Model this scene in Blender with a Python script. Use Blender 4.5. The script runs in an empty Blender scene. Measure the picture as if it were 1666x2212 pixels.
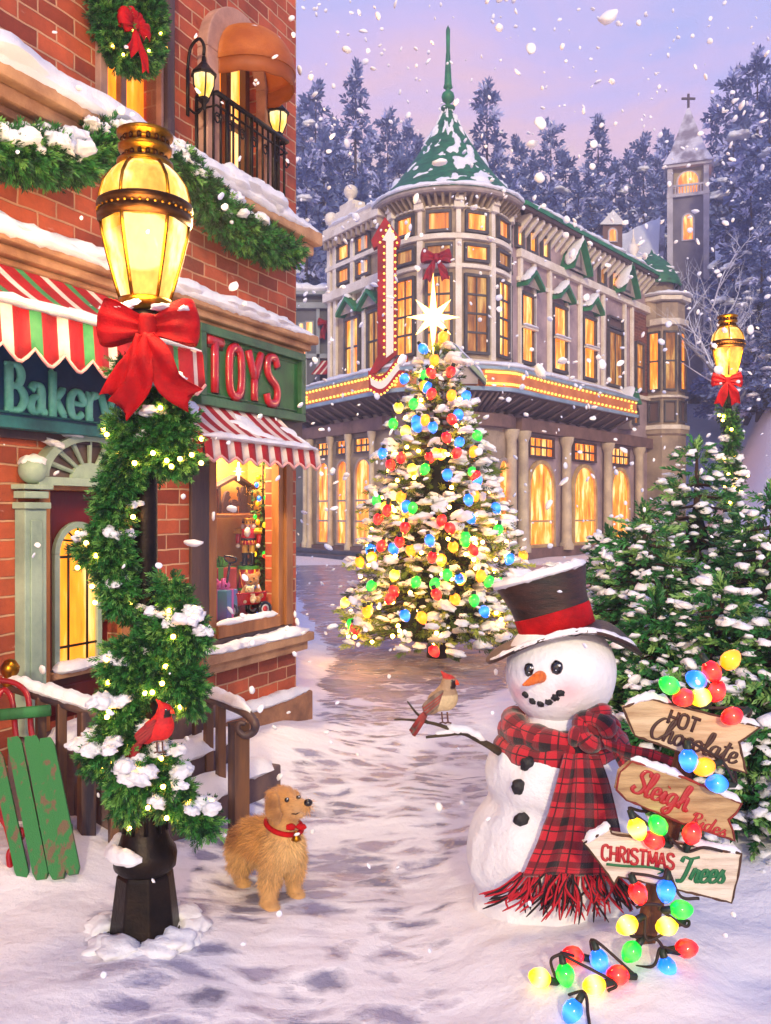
import bpy, math, random
import numpy as np
from mathutils import Vector, Matrix, Quaternion
from mathutils import noise as mn

random.seed(7)
RNG = np.random.default_rng(7)
SC = bpy.context.scene
COL = SC.collection
# picture measurements are in a 1666 x 2211 grid; one camera at 2 m looking level
F, CU, CV, H = 1914.0, 833.0, 1105.5, 2.0


def P(u, v, d):
    return Vector(((u - CU) / F * d, d, H - (v - CV) / F * d))


def GD(v):
    return H * F / (v - CV)


def sm(a, b, x):
    t = min(1, max(0, (x - a) / (b - a)))
    return t * t * (3 - 2 * t)


ORG = {}


# ------------------------------------------------------------------ objects
def tag(o, label=None, cat=None, group=None, kind=None):
    if label: o['label'] = label
    if cat: o['category'] = cat
    if group: o['group'] = group
    if kind: o['kind'] = kind
    return o


def thing(name, label, cat, loc=(0, 0, 0), group=None):
    o = bpy.data.objects.new(name, None)
    COL.objects.link(o)
    o.location = loc
    o.empty_display_size = .1
    ORG[o.name] = Vector(loc)
    return tag(o, label, cat, group)


def dup(root, loc, label=None, group=None, rotz=None, scale=None):
    r = root.copy(); COL.objects.link(r); r.location = loc
    if rotz is not None: r.rotation_euler = (0, 0, rotz)
    if scale is not None: r.scale = scale if hasattr(scale, '__len__') else (scale,) * 3
    if label: r['label'] = label
    if group: r['group'] = group
    ORG[r.name] = Vector(loc)
    for ch in list(root.children):
        c = ch.copy(); COL.objects.link(c); c.parent = r
        for g in list(ch.children):
            e = g.copy(); COL.objects.link(e); e.parent = c
    return r


def frame(o, x=(1, 0, 0), y=(0, 1, 0), z=(0, 0, 1)):
    x, y, z = Vector(x), Vector(y), Vector(z)
    return Matrix(((x.x, y.x, z.x, o[0]), (x.y, y.y, z.y, o[1]), (x.z, y.z, z.z, o[2]), (0, 0, 0, 1)))


def catmull(pts, n=6, closed=False):
    pts = [Vector(p) for p in pts]
    out = []
    m = len(pts)
    rng = range(m if closed else m - 1)
    for i in rng:
        p0 = pts[(i - 1) % m] if closed or i > 0 else pts[0] * 2 - pts[1]
        p1, p2 = pts[i], pts[(i + 1) % m]
        p3 = pts[(i + 2) % m] if closed or i + 2 < m else p2 * 2 - p1
        for k in range(n):
            t = k / n
            out.append(.5 * ((2 * p1) + (p2 - p0) * t + (2 * p0 - 5 * p1 + 4 * p2 - p3) * t * t + (3 * p1 - p0 - 3 * p2 + p3) * t ** 3))
    if not closed: out.append(pts[-1])
    return out


def ico(sub):
    t = (1 + 5 ** .5) / 2
    V = [Vector(p).normalized() for p in [(-1, t, 0), (1, t, 0), (-1, -t, 0), (1, -t, 0), (0, -1, t), (0, 1, t), (0, -1, -t), (0, 1, -t), (t, 0, -1), (t, 0, 1), (-t, 0, -1), (-t, 0, 1)]]
    Fc = [(0, 11, 5), (0, 5, 1), (0, 1, 7), (0, 7, 10), (0, 10, 11), (1, 5, 9), (5, 11, 4), (11, 10, 2), (10, 7, 6), (7, 1, 8), (3, 9, 4), (3, 4, 2), (3, 2, 6), (3, 6, 8), (3, 8, 9), (4, 9, 5), (2, 4, 11), (6, 2, 10), (8, 6, 7), (9, 8, 1)]
    for _ in range(sub):
        mid = {}
        N = []
        def md(a, b):
            k = (min(a, b), max(a, b))
            if k not in mid:
                mid[k] = len(V); V.append(((V[a] + V[b]) / 2).normalized())
            return mid[k]
        for a, b, c in Fc:
            x, y, z = md(a, b), md(b, c), md(c, a)
            N += [(a, x, z), (b, y, x), (c, z, y), (x, y, z)]
        Fc = N
    return V, Fc


ICO = {k: ico(k) for k in (0, 1, 2, 3)}


class MB:
    def __init__(s):
        s.v, s.f, s.mi, s.sm, s.np = [], [], [], [], []

    def raw(s, V, Fc, m=0, smooth=False, fr=None):
        b = len(s.v)
        for p in V:
            p = Vector(p)
            s.v.append(tuple(fr @ p if fr is not None else p))
        for f in Fc:
            s.f.append([i + b for i in f]); s.mi.append(m); s.sm.append(smooth)
        return s

    def box(s, a, b, fr=None, m=0):
        x0, y0, z0 = a; x1, y1, z1 = b
        V = [(x0, y0, z0), (x1, y0, z0), (x1, y1, z0), (x0, y1, z0), (x0, y0, z1), (x1, y0, z1), (x1, y1, z1), (x0, y1, z1)]
        return s.raw(V, [(0, 3, 2, 1), (4, 5, 6, 7), (0, 1, 5, 4), (1, 2, 6, 5), (2, 3, 7, 6), (3, 0, 4, 7)], m, False, fr)

    def tube(s, pts, r, n=8, m=0, cap=True, closed=False, squash=None, smooth=True):
        pts = [Vector(p) for p in pts]
        k = len(pts)
        rr = r if hasattr(r, '__len__') else [r] * k
        up = None
        V, Fc = [], []
        for i, p in enumerate(pts):
            if closed: t = pts[(i + 1) % k] - pts[i - 1]
            else: t = pts[min(i + 1, k - 1)] - pts[max(i - 1, 0)]
            if t.length < 1e-9: t = Vector((0, 0, 1))
            t.normalize()
            if up is None:
                up = t.orthogonal().normalized()
            up = up - t * up.dot(t)
            if up.length < 1e-6: up = t.orthogonal()
            up.normalize()
            w = t.cross(up)
            for j in range(n):
                a = 2 * math.pi * j / n
                o = (up * math.cos(a) + w * math.sin(a)) * rr[i]
                if squash:
                    nn, q = squash
                    o = o - nn * o.dot(nn) * (1 - q)
                V.append(p + o)
        for i in range(k if closed else k - 1):
            i2 = (i + 1) % k
            for j in range(n):
                j2 = (j + 1) % n
                Fc.append((i * n + j, i * n + j2, i2 * n + j2, i2 * n + j))
        if cap and not closed:
            Fc.append(tuple(range(n - 1, -1, -1))); Fc.append(tuple((k - 1) * n + j for j in range(n)))
        return s.raw(V, Fc, m, smooth)

    def lathe(s, prof, n=24, fr=None, m=0, smooth=True, a0=0, a1=2 * math.pi, mf=None):
        full = abs(a1 - a0 - 2 * math.pi) < 1e-6
        na = n if full else n + 1
        V, Fc, = [], []
        for r, z in prof:
            for j in range(na):
                a = a0 + (a1 - a0) * j / n
                V.append((r * math.cos(a), r * math.sin(a), z))
        for i in range(len(prof) - 1):
            for j in range(n):
                j2 = (j + 1) % na
                Fc.append((i * na + j, i * na + j2, (i + 1) * na + j2, (i + 1) * na + j))
        return s.raw(V, Fc, m, smooth, fr)

    def ball(s, c, r, m=0, sub=2, fr=None, noise=0, seed=0, nf=2.0):
        V, Fc = ICO[sub]
        rr = r if hasattr(r, '__len__') else (r, r, r)
        c = Vector(c)
        out = []
        for p in V:
            k = 1 + (noise * mn.noise(p * nf + Vector((seed * 3.1, seed * 1.7, seed)))) if noise else 1
            out.append((c[0] + p.x * rr[0] * k, c[1] + p.y * rr[1] * k, c[2] + p.z * rr[2] * k))
        return s.raw(out, Fc, m, True, fr)

    def prism(s, poly, y0, y1, fr=None, m=0, m_side=None):
        """outline in (x, z) of the frame, pushed through from y0 to y1"""
        k = len(poly)
        V = [(x, y0, z) for x, z in poly] + [(x, y1, z) for x, z in poly]
        s.raw(V, [tuple(range(k)), tuple(range(2 * k - 1, k - 1, -1))], m, False, fr)
        return s.raw(V, [(i, i + k, (i + 1) % k + k, (i + 1) % k) for i in range(k)], m if m_side is None else m_side, False, fr)

    def grid(s, fn, nu, nv, m=0, closed=False, smooth=True, thick=0):
        """fn(a, b), a and b in 0..1; closed wraps a; m may be a function of (i, j)"""
        na = nu if closed else nu + 1
        Q = [[Vector(fn(i / nu, j / nv)) for j in range(nv + 1)] for i in range(na)]
        b0 = len(s.v)
        V = [p for r in Q for p in r]
        Fc = []; ms = []
        for i in range(nu):
            i2 = (i + 1) % na
            for j in range(nv):
                Fc.append((i * (nv + 1) + j, i2 * (nv + 1) + j, i2 * (nv + 1) + j + 1, i * (nv + 1) + j + 1))
                ms.append(m(i, j) if callable(m) else m)
        if thick:
            nor = [Vector((0, 0, 0)) for _ in V]
            for f in Fc:
                nn = (V[f[2]] - V[f[0]]).cross(V[f[3]] - V[f[1]])
                for q in f: nor[q] += nn
            k = len(V)
            V2 = [p - (n.normalized() if n.length > 0 else Vector((0, 0, 1))) * thick for p, n in zip(V, nor)]
            s.raw(V + V2, [], 0)
            for f, q in zip(Fc, ms):
                s.f.append([i + b0 for i in f]); s.mi.append(q); s.sm.append(smooth)
                s.f.append([i + b0 + k for i in reversed(f)]); s.mi.append(q); s.sm.append(smooth)
            def rim(ids, q):
                for a, b in zip(ids, ids[1:]):
                    s.f.append([a + b0, b + b0, b + b0 + k, a + b0 + k]); s.mi.append(q); s.sm.append(False)
            for i in range(nu):
                q0, q1 = ms[i * nv], ms[i * nv + nv - 1]
                i2 = (i + 1) % na
                rim([i * (nv + 1), i2 * (nv + 1)], q0); rim([i * (nv + 1) + nv, i2 * (nv + 1) + nv], q1)
            if not closed:
                for j in range(nv):
                    rim([j, j + 1], ms[j]); rim([nu * (nv + 1) + j, nu * (nv + 1) + j + 1], ms[(nu - 1) * nv + j])
            return s
        s.raw(V, [], 0)
        for f, q in zip(Fc, ms):
            s.f.append([i + b0 for i in f]); s.mi.append(q); s.sm.append(smooth)
        return s

    def many(s, T, pos, rot, scl, mi, smooth=False):
        """numpy scatter of one template (V, F) to many places"""
        TV, TF = T
        N = len(pos)
        if N == 0: return s
        scl = np.asarray(scl, float)
        if scl.ndim == 1: scl = np.repeat(scl[:, None], 3, 1)
        V = np.einsum('nij,nkj->nki', rot, TV[None] * scl[:, None, :]) + np.asarray(pos)[:, None, :]
        k = len(TV)
        Fc = TF[None] + (np.arange(N) * k)[:, None, None]
        s.np.append((V.reshape(-1, 3), Fc.reshape(-1, TF.shape[1]), np.repeat(np.asarray(mi), len(TF)), smooth))
        return s

    def build(s, name, mats, parent=None, bevel=0, uv=None, org=None, vcol=None):
        mats = mats if isinstance(mats, (list, tuple)) else [mats]
        o3 = Vector((0, 0, 0))
        if parent is not None: o3 = ORG[parent.name]
        elif org is not None: o3 = Vector(org)
        Vs = [np.array(s.v, float).reshape(-1, 3)]
        lt = [np.array([len(f) for f in s.f], np.int32)]
        lp = [np.array([i for f in s.f for i in f], np.int32)]
        mi = [np.array(s.mi, np.int32)]; smo = [np.array(s.sm, bool)]
        base = len(s.v)
        for V, Fc, m, q in s.np:
            Vs.append(V); lt.append(np.full(len(Fc), Fc.shape[1], np.int32)); lp.append((Fc + base).ravel().astype(np.int32))
            mi.append(m.astype(np.int32)); smo.append(np.full(len(Fc), q, bool)); base += len(V)
        V = np.concatenate(Vs) - np.array(o3)
        lt, lp, mi, smo = map(np.concatenate, (lt, lp, mi, smo))
        me = bpy.data.meshes.new(name)
        me.vertices.add(len(V)); me.vertices.foreach_set('co', V.ravel().astype(np.float32))
        me.loops.add(len(lp)); me.loops.foreach_set('vertex_index', lp)
        me.polygons.add(len(lt))
        ls = np.zeros(len(lt), np.int32); ls[1:] = np.cumsum(lt)[:-1]
        me.polygons.foreach_set('loop_start', ls); me.polygons.foreach_set('loop_total', lt)
        for m in mats: me.materials.append(m)
        me.polygons.foreach_set('material_index', mi)
        me.polygons.foreach_set('use_smooth', smo)
        me.update(calc_edges=True)
        if uv:
            L = me.uv_layers.new(name='UVMap')
            W = V + np.array(o3)
            uvs = np.array(uv(W), np.float32)[lp] if callable(uv) else np.array(uv, np.float32)[lp]
            L.data.foreach_set('uv', uvs.ravel())
        if vcol is not None:
            A = me.color_attributes.new('col', 'FLOAT_COLOR', 'POINT')
            A.data.foreach_set('color', np.array(vcol(V + np.array(o3)), np.float32).ravel())
        me.validate()
        o = bpy.data.objects.new(name, me)
        COL.objects.link(o)
        if name == 'snow' and parent is not None: o['kind'] = 'stuff'
        if parent is not None:
            o.parent = parent; ORG[o.name] = o3
        else:
            o.location = o3; ORG[o.name] = o3
        if bevel:
            b = o.modifiers.new('bevel', 'BEVEL'); b.width = bevel; b.segments = 2; b.limit_method = 'ANGLE'
        return o


def organic(shapes, voxel, it, name, mats, parent=None, org=None, vcol=None, fac=.6, bump=0, bf=8.0, uv=None):
    """overlapping balls and tapered limbs fused into one continuous skin"""
    mb = MB()
    for sh in shapes:
        if sh[0] == 'e':
            c, r = sh[1], sh[2]
            fr = None
            if len(sh) > 3:
                fr = Matrix.Translation(Vector(c)) @ sh[3].to_4x4(); c = (0, 0, 0)
            mb.ball(c, r, 0, 2, fr)
        else:
            p0, p1, r0, r1 = Vector(sh[1]), Vector(sh[2]), sh[3], sh[4]
            n = max(3, int((p1 - p0).length / max(.3 * min(r0, r1), 1e-4)))
            n = min(n, 14)
            mb.ball(p0, r0, 0, 2); mb.ball(p1, r1, 0, 2)
            mb.tube([p0.lerp(p1, i / n) for i in range(n + 1)], [r0 + (r1 - r0) * i / n for i in range(n + 1)], 12)
    o = mb.build('tmp', mats)
    rm = o.modifiers.new('r', 'REMESH'); rm.mode = 'VOXEL'; rm.voxel_size = voxel; rm.use_smooth_shade = True
    if it:
        s = o.modifiers.new('s', 'SMOOTH'); s.iterations = it; s.factor = fac
    dg = bpy.context.evaluated_depsgraph_get()
    me = bpy.data.meshes.new_from_object(o.evaluated_get(dg))
    bpy.data.objects.remove(o)
    V = np.zeros(len(me.vertices) * 3, np.float32); me.vertices.foreach_get('co', V); V = V.reshape(-1, 3)
    lt = [list(p.vertices) for p in me.polygons]
    if bump:
        nr = np.zeros(len(V) * 3, np.float32); me.vertices.foreach_get('normal', nr); nr = nr.reshape(-1, 3)
        V = V + nr * np.array([bump * mn.noise(Vector(p) * bf) for p in V])[:, None]
    bpy.data.meshes.remove(me)
    r = MB(); r.v = [tuple(p) for p in V]; r.f = lt; r.mi = [0] * len(lt); r.sm = [True] * len(lt)
    return r.build(name, mats, parent, org=org, vcol=vcol, uv=uv)


# ------------------------------------------------------------------ materials
def lin(h):
    c = [int(h[i:i + 2], 16) / 255 for i in (0, 2, 4)]
    return tuple(x / 12.92 if x <= .04045 else ((x + .055) / 1.055) ** 2.4 for x in c) + (1,)


MATS = {}


def nodes(name):
    m = bpy.data.materials.new(name); m.use_nodes = True
    nt = m.node_tree
    return m, nt, nt.nodes, nt.links, nt.nodes['Principled BSDF']


def N(nt, typ, **kw):
    n = nt.nodes.new(typ)
    for k, v in kw.items():
        if k.startswith('i_'): n.inputs[k[2:].replace('_', ' ')].default_value = v
        else: setattr(n, k, v)
    return n


def M(name, col, rough=.6, metal=0, col2=None, vs=4.0, stretch=(1, 1, 1), bump=0, bs=30.0, emit=0, ecol=None, spec=.5, coat=0, sss=0, contrast=(.35, .65), sheen=0, coord='Object', trans=0):
    """plain procedural surface: two colours mixed by noise, noise bump"""
    if name in MATS: return MATS[name]
    m, nt, n, l, b = nodes(name)
    c1 = lin(col) if isinstance(col, str) else col
    b.inputs['Base Color'].default_value = c1
    b.inputs['Roughness'].default_value = rough
    b.inputs['Metallic'].default_value = metal
    b.inputs['Specular IOR Level'].default_value = spec
    b.inputs['Coat Weight'].default_value = coat
    b.inputs['Sheen Weight'].default_value = sheen
    if trans: b.inputs['Transmission Weight'].default_value = trans
    if sss:
        b.inputs['Subsurface Weight'].default_value = sss
        b.inputs['Subsurface Radius'].default_value = (.05, .05, .07)
    tc = N(nt, 'ShaderNodeTexCoord'); mp = N(nt, 'ShaderNodeMapping'); mp.inputs['Scale'].default_value = stretch
    l.new(tc.outputs[coord], mp.inputs['Vector'])
    if col2 is not None:
        c2 = lin(col2) if isinstance(col2, str) else col2
        tx = N(nt, 'ShaderNodeTexNoise', i_Scale=vs, i_Detail=5.0, i_Roughness=.6)
        l.new(mp.outputs[0], tx.inputs['Vector'])
        cr = N(nt, 'ShaderNodeValToRGB')
        cr.color_ramp.elements[0].position, cr.color_ramp.elements[1].position = contrast
        cr.color_ramp.elements[0].color, cr.color_ramp.elements[1].color = c1, c2
        l.new(tx.outputs['Fac'], cr.inputs['Fac']); l.new(cr.outputs['Color'], b.inputs['Base Color'])
        if emit and ecol is None: l.new(cr.outputs['Color'], b.inputs['Emission Color'])
    if bump:
        t2 = N(nt, 'ShaderNodeTexNoise', i_Scale=bs, i_Detail=6.0, i_Roughness=.65)
        l.new(mp.outputs[0], t2.inputs['Vector'])
        bp = N(nt, 'ShaderNodeBump', i_Strength=1.0, i_Distance=bump)
        l.new(t2.outputs['Fac'], bp.inputs['Height']); l.new(bp.outputs['Normal'], b.inputs['Normal'])
    if emit:
        b.inputs['Emission Strength'].default_value = emit
        if ecol is not None: b.inputs['Emission Color'].default_value = lin(ecol) if isinstance(ecol, str) else ecol
        elif col2 is None: b.inputs['Emission Color'].default_value = c1
    MATS[name] = m
    return m


def brick_mat(name, c1, c2, mortar, bw, rh, scale=1.0):
    m, nt, n, l, b = nodes(name)
    tc = N(nt, 'ShaderNodeTexCoord')
    nz = N(nt, 'ShaderNodeTexNoise', i_Scale=5.0, i_Detail=3.0)
    l.new(tc.outputs['UV'], nz.inputs['Vector'])
    vm = N(nt, 'ShaderNodeVectorMath', operation='SCALE'); vm.inputs['Scale'].default_value = .02 * scale
    l.new(nz.outputs['Color'], vm.inputs[0])
    ad = N(nt, 'ShaderNodeVectorMath', operation='ADD')
    l.new(tc.outputs['UV'], ad.inputs[0]); l.new(vm.outputs[0], ad.inputs[1])
    br = N(nt, 'ShaderNodeTexBrick', i_Scale=1.0)
    br.inputs['Brick Width'].default_value = bw; br.inputs['Row Height'].default_value = rh
    br.inputs['Mortar Size'].default_value = .007 * scale; br.inputs['Mortar Smooth'].default_value = .35
    br.inputs['Bias'].default_value = 0
    br.inputs['Color1'].default_value = lin(c1); br.inputs['Color2'].default_value = lin(c2); br.inputs['Mortar'].default_value = lin(mortar)
    l.new(ad.outputs[0], br.inputs['Vector'])
    n2 = N(nt, 'ShaderNodeTexNoise', i_Scale=2.3, i_Detail=6.0, i_Roughness=.7); l.new(tc.outputs['UV'], n2.inputs['Vector'])
    cr = N(nt, 'ShaderNodeValToRGB'); cr.color_ramp.elements[0].position = .3; cr.color_ramp.elements[1].position = .75
    cr.color_ramp.elements[0].color = (.6, .6, .62, 1); cr.color_ramp.elements[1].color = (1.35, 1.25, 1.15, 1)
    l.new(n2.outputs['Fac'], cr.inputs['Fac'])
    mx = N(nt, 'ShaderNodeMix', data_type='RGBA', blend_type='MULTIPLY'); mx.inputs['Factor'].default_value = 1
    l.new(br.outputs['Color'], mx.inputs['A']); l.new(cr.outputs['Color'], mx.inputs['B'])
    # thin frost clinging in streaks
    n3 = N(nt, 'ShaderNodeTexNoise', i_Scale=14.0 / scale, i_Detail=8.0, i_Roughness=.75)
    mp = N(nt, 'ShaderNodeMapping'); mp.inputs['Scale'].default_value = (.35, 1, 1)
    l.new(tc.outputs['UV'], mp.inputs['Vector']); l.new(mp.outputs[0], n3.inputs['Vector'])
    c3 = N(nt, 'ShaderNodeValToRGB'); c3.color_ramp.elements[0].position = .62; c3.color_ramp.elements[1].position = .74
    l.new(n3.outputs['Fac'], c3.inputs['Fac'])
    ml = N(nt, 'ShaderNodeMath', operation='MULTIPLY'); ml.inputs[1].default_value = .55
    l.new(c3.outputs['Color'], ml.inputs[0])
    m3 = N(nt, 'ShaderNodeMix', data_type='RGBA'); l.new(ml.outputs[0], m3.inputs['Factor'])
    l.new(mx.outputs['Result'], m3.inputs['A']); m3.inputs['B'].default_value = lin('e6cfc6')
    l.new(m3.outputs['Result'], b.inputs['Base Color'])
    b.inputs['Roughness'].default_value = .75
    t2 = N(nt, 'ShaderNodeTexNoise', i_Scale=40.0 / scale, i_Detail=5.0); l.new(tc.outputs['UV'], t2.inputs['Vector'])
    s1 = N(nt, 'ShaderNodeMath', operation='MULTIPLY'); s1.inputs[1].default_value = .35; l.new(t2.outputs['Fac'], s1.inputs[0])
    s2 = N(nt, 'ShaderNodeMath', operation='SUBTRACT'); l.new(s1.outputs[0], s2.inputs[0]); l.new(br.outputs['Fac'], s2.inputs[1])
    bp = N(nt, 'ShaderNodeBump', i_Strength=1.0, i_Distance=.012 * scale); l.new(s2.outputs[0], bp.inputs['Height'])
    l.new(bp.outputs['Normal'], b.inputs['Normal'])
    MATS[name] = m
    return m


def plaid_mat(name, nu=3.0, nv=5.0):
    m, nt, n, l, b = nodes(name)
    tc = N(nt, 'ShaderNodeTexCoord'); sp = N(nt, 'ShaderNodeSeparateXYZ'); l.new(tc.outputs['UV'], sp.inputs[0])
    def band(out, k, lo, ph=0.0):
        a = N(nt, 'ShaderNodeMath', operation='MULTIPLY_ADD'); a.inputs[1].default_value = k; a.inputs[2].default_value = ph; l.new(out, a.inputs[0])
        f = N(nt, 'ShaderNodeMath', operation='FRACT'); l.new(a.outputs[0], f.inputs[0])
        g = N(nt, 'ShaderNodeMath', operation='GREATER_THAN'); g.inputs[1].default_value = lo; l.new(f.outputs[0], g.inputs[0])
        return g.outputs[0]
    s = N(nt, 'ShaderNodeMath', operation='ADD')
    l.new(band(sp.outputs[0], nu, .55), s.inputs[0]); l.new(band(sp.outputs[1], nv, .6), s.inputs[1])
    h = N(nt, 'ShaderNodeMath', operation='MULTIPLY'); h.inputs[1].default_value = .5; l.new(s.outputs[0], h.inputs[0])
    cr = N(nt, 'ShaderNodeValToRGB'); cr.color_ramp.interpolation = 'CONSTANT'
    e = cr.color_ramp.elements; e[0].position = 0; e[0].color = lin('bc1228'); e[1].position = .3; e[1].color = lin('74091c')
    q = e.new(.8); q.color = lin('190810')
    l.new(h.outputs[0], cr.inputs['Fac'])
    lines = N(nt, 'ShaderNodeMath', operation='MAXIMUM')
    l.new(band(sp.outputs[0], nu, .95, .75), lines.inputs[0]); l.new(band(sp.outputs[1], nv, .94, .75), lines.inputs[1])
    mx = N(nt, 'ShaderNodeMix', data_type='RGBA'); l.new(lines.outputs[0], mx.inputs['Factor'])
    l.new(cr.outputs['Color'], mx.inputs['A']); mx.inputs['B'].default_value = lin('43040f')
    l.new(mx.outputs['Result'], b.inputs['Base Color'])
    b.inputs['Roughness'].default_value = .85; b.inputs['Sheen Weight'].default_value = .4
    w = N(nt, 'ShaderNodeTexNoise', i_Scale=160.0, i_Detail=3.0); l.new(tc.outputs['Object'], w.inputs['Vector'])
    bp = N(nt, 'ShaderNodeBump', i_Strength=.8, i_Distance=.004); l.new(w.outputs['Fac'], bp.inputs['Height']); l.new(bp.outputs['Normal'], b.inputs['Normal'])
    return m


def glow_mat(name, ca, cb, cc, strength, scale=(1.2, 1.2, .5)):
    """a lit room behind glass: warm patches of curtain, wall and lamp"""
    m, nt, n, l, b = nodes(name)
    tc = N(nt, 'ShaderNodeTexCoord'); mp = N(nt, 'ShaderNodeMapping'); mp.inputs['Scale'].default_value = scale
    l.new(tc.outputs['Object'], mp.inputs['Vector'])
    tx = N(nt, 'ShaderNodeTexNoise', i_Scale=1.6, i_Detail=4.0, i_Roughness=.6); l.new(mp.outputs[0], tx.inputs['Vector'])
    cr = N(nt, 'ShaderNodeValToRGB'); e = cr.color_ramp.elements
    e[0].position = .32; e[0].color = lin(ca); e[1].position = .68; e[1].color = lin(cc)
    q = e.new(.5); q.color = lin(cb)
    l.new(tx.outputs['Fac'], cr.inputs['Fac'])
    b.inputs['Base Color'].default_value = (.02, .015, .01, 1); b.inputs['Roughness'].default_value = .12
    l.new(cr.outputs['Color'], b.inputs['Emission Color']); b.inputs['Emission Strength'].default_value = strength
    return m


def snow_mat():
    m, nt, n, l, b = nodes('snow')
    b.inputs['Base Color'].default_value = (.86, .86, .9, 1); b.inputs['Roughness'].default_value = .55
    b.inputs['Specular IOR Level'].default_value = .35
    tc = N(nt, 'ShaderNodeTexCoord')
    t = N(nt, 'ShaderNodeTexNoise', i_Scale=22.0, i_Detail=8.0, i_Roughness=.7); l.new(tc.outputs['Object'], t.inputs['Vector'])
    bp = N(nt, 'ShaderNodeBump', i_Strength=.7, i_Distance=.02); l.new(t.outputs['Fac'], bp.inputs['Height']); l.new(bp.outputs['Normal'], b.inputs['Normal'])
    return m


def stripe_uv(W): return W[:, :2]


SNOW = snow_mat()
BRICK = brick_mat('red_brick', 'c9603a', '8a3a26', 'cfa07e', .31, .115, 1.2)
STONE = M('ledge_stone', 'c89a72', .8, col2='96694c', vs=3, bump=.01, bs=25)
PLINTH = M('plinth_stone', 'b27d58', .8, col2='7d5540', vs=4, bump=.015, bs=20)
DARKWOOD = M('dark_trim', '3a2a30', .5, col2='5a4038', vs=5, stretch=(1, 1, .2), bump=.003, bs=40)
ORANGEWOOD = M('oak_trim', 'b5763f', .45, col2='8a5226', vs=6, stretch=(1, 1, .25), bump=.003, bs=50)
SAGE = M('sage_paint', 'a9bda6', .5, col2='7f9486', vs=3, bump=.003, bs=30)
DOORRED = M('door_red', '6a0d0c', .35, col2='3d0608', vs=2.5, stretch=(1, 1, .3), bump=.002, bs=30)
IRON = M('black_iron', '14100f', .38, .7, col2='2a1f18', vs=8, bump=.003, bs=40)
GOLD = M('aged_brass', 'b97e1e', .28, 1, col2='6a4210', vs=9, bump=.002, bs=60)
RIBBON = M('red_ribbon', 'c40a12', .68, col2='8a0510', vs=9, bump=.004, bs=110, spec=.2)
RIBBON2 = M('crimson_velvet', 'ac0a1c', .55, col2='760414', vs=6, spec=.3)
NEEDLE = [M('needle_dark', '24552c', .5, col2='10331d', vs=10), M('needle_mid', '3f8a3c', .5, col2='2a6a32', vs=10), M('needle_light', '80b356', .5, col2='559444', vs=10)]
XNEEDLE = [M('fir_dark', '27431c', .5), M('fir_mid', '66822a', .5), M('fir_light', 'a8b648', .5)]
BARK = M('bark', '4a3426', .85, col2='2b1d16', vs=8, stretch=(1, 1, .25), bump=.01, bs=30)
FAIRY = M('fairy_glow', 'ffd070', .4, emit=38, ecol='ffb848')
FAIRYT = M('tree_fairy_glow', 'ffd070', .4, emit=95, ecol='ffb040')
AMBER = glow_mat('amber_room', 'cc5408', 'ff8c1c', 'ffe08c', 1.7, (2.2, 2.2, .35))
AMBERC = glow_mat('curtained_room', 'a04a12', 'e8822a', 'ffc068', 1.35, (3.4, 3.4, .15))
AMBER_DIM = glow_mat('amber_room_dim', '7a4422', 'c8782c', 'ffc870', .8, (2.4, 2.4, .4))
WARMGLASS = glow_mat('warm_glass', 'd8540a', 'ff9020', 'ffe298', 1.75, (2.0, 2.0, .45))
LAMPGLASS = glow_mat('lantern_glass', 'd87a0a', 'ffc24c', 'fff6d0', 1.4, (3.0, 3.0, 1.6))
BULBC = {'red': 'e80f12', 'blue': '0f62e8', 'green': '0bab2c', 'orange': 'ff8a08', 'yellow': 'ffc818'}


BULBH = {'red': 'ff4a30', 'blue': '4aa4ff', 'green': '58f04a', 'orange': 'ffa428', 'yellow': 'fff2a0'}


def bulb_mat(c):
    m, nt, n, l, b = nodes('bulb_' + c)
    b.inputs['Base Color'].default_value = lin(BULBC[c]); b.inputs['Roughness'].default_value = .12; b.inputs['Coat Weight'].default_value = .6
    lw = N(nt, 'ShaderNodeTexCoord'); sp = N(nt, 'ShaderNodeSeparateXYZ')
    l.new(lw.outputs['Object'], sp.inputs[0])
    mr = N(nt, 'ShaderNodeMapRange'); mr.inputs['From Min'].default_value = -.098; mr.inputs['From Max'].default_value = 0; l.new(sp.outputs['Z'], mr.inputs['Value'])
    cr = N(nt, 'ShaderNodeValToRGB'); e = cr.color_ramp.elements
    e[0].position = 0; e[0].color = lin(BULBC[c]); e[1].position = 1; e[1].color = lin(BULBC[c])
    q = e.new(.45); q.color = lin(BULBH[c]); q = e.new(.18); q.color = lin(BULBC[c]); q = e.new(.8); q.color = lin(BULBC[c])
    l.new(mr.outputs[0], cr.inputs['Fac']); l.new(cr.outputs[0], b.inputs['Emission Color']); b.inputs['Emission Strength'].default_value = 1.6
    return m


BULB = {c: bulb_mat(c) for c in BULBC}
SOCKET = M('bulb_socket', '1d2a1c', .5)
CORD = M('lamp_cord', '2a1710', .6)


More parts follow.
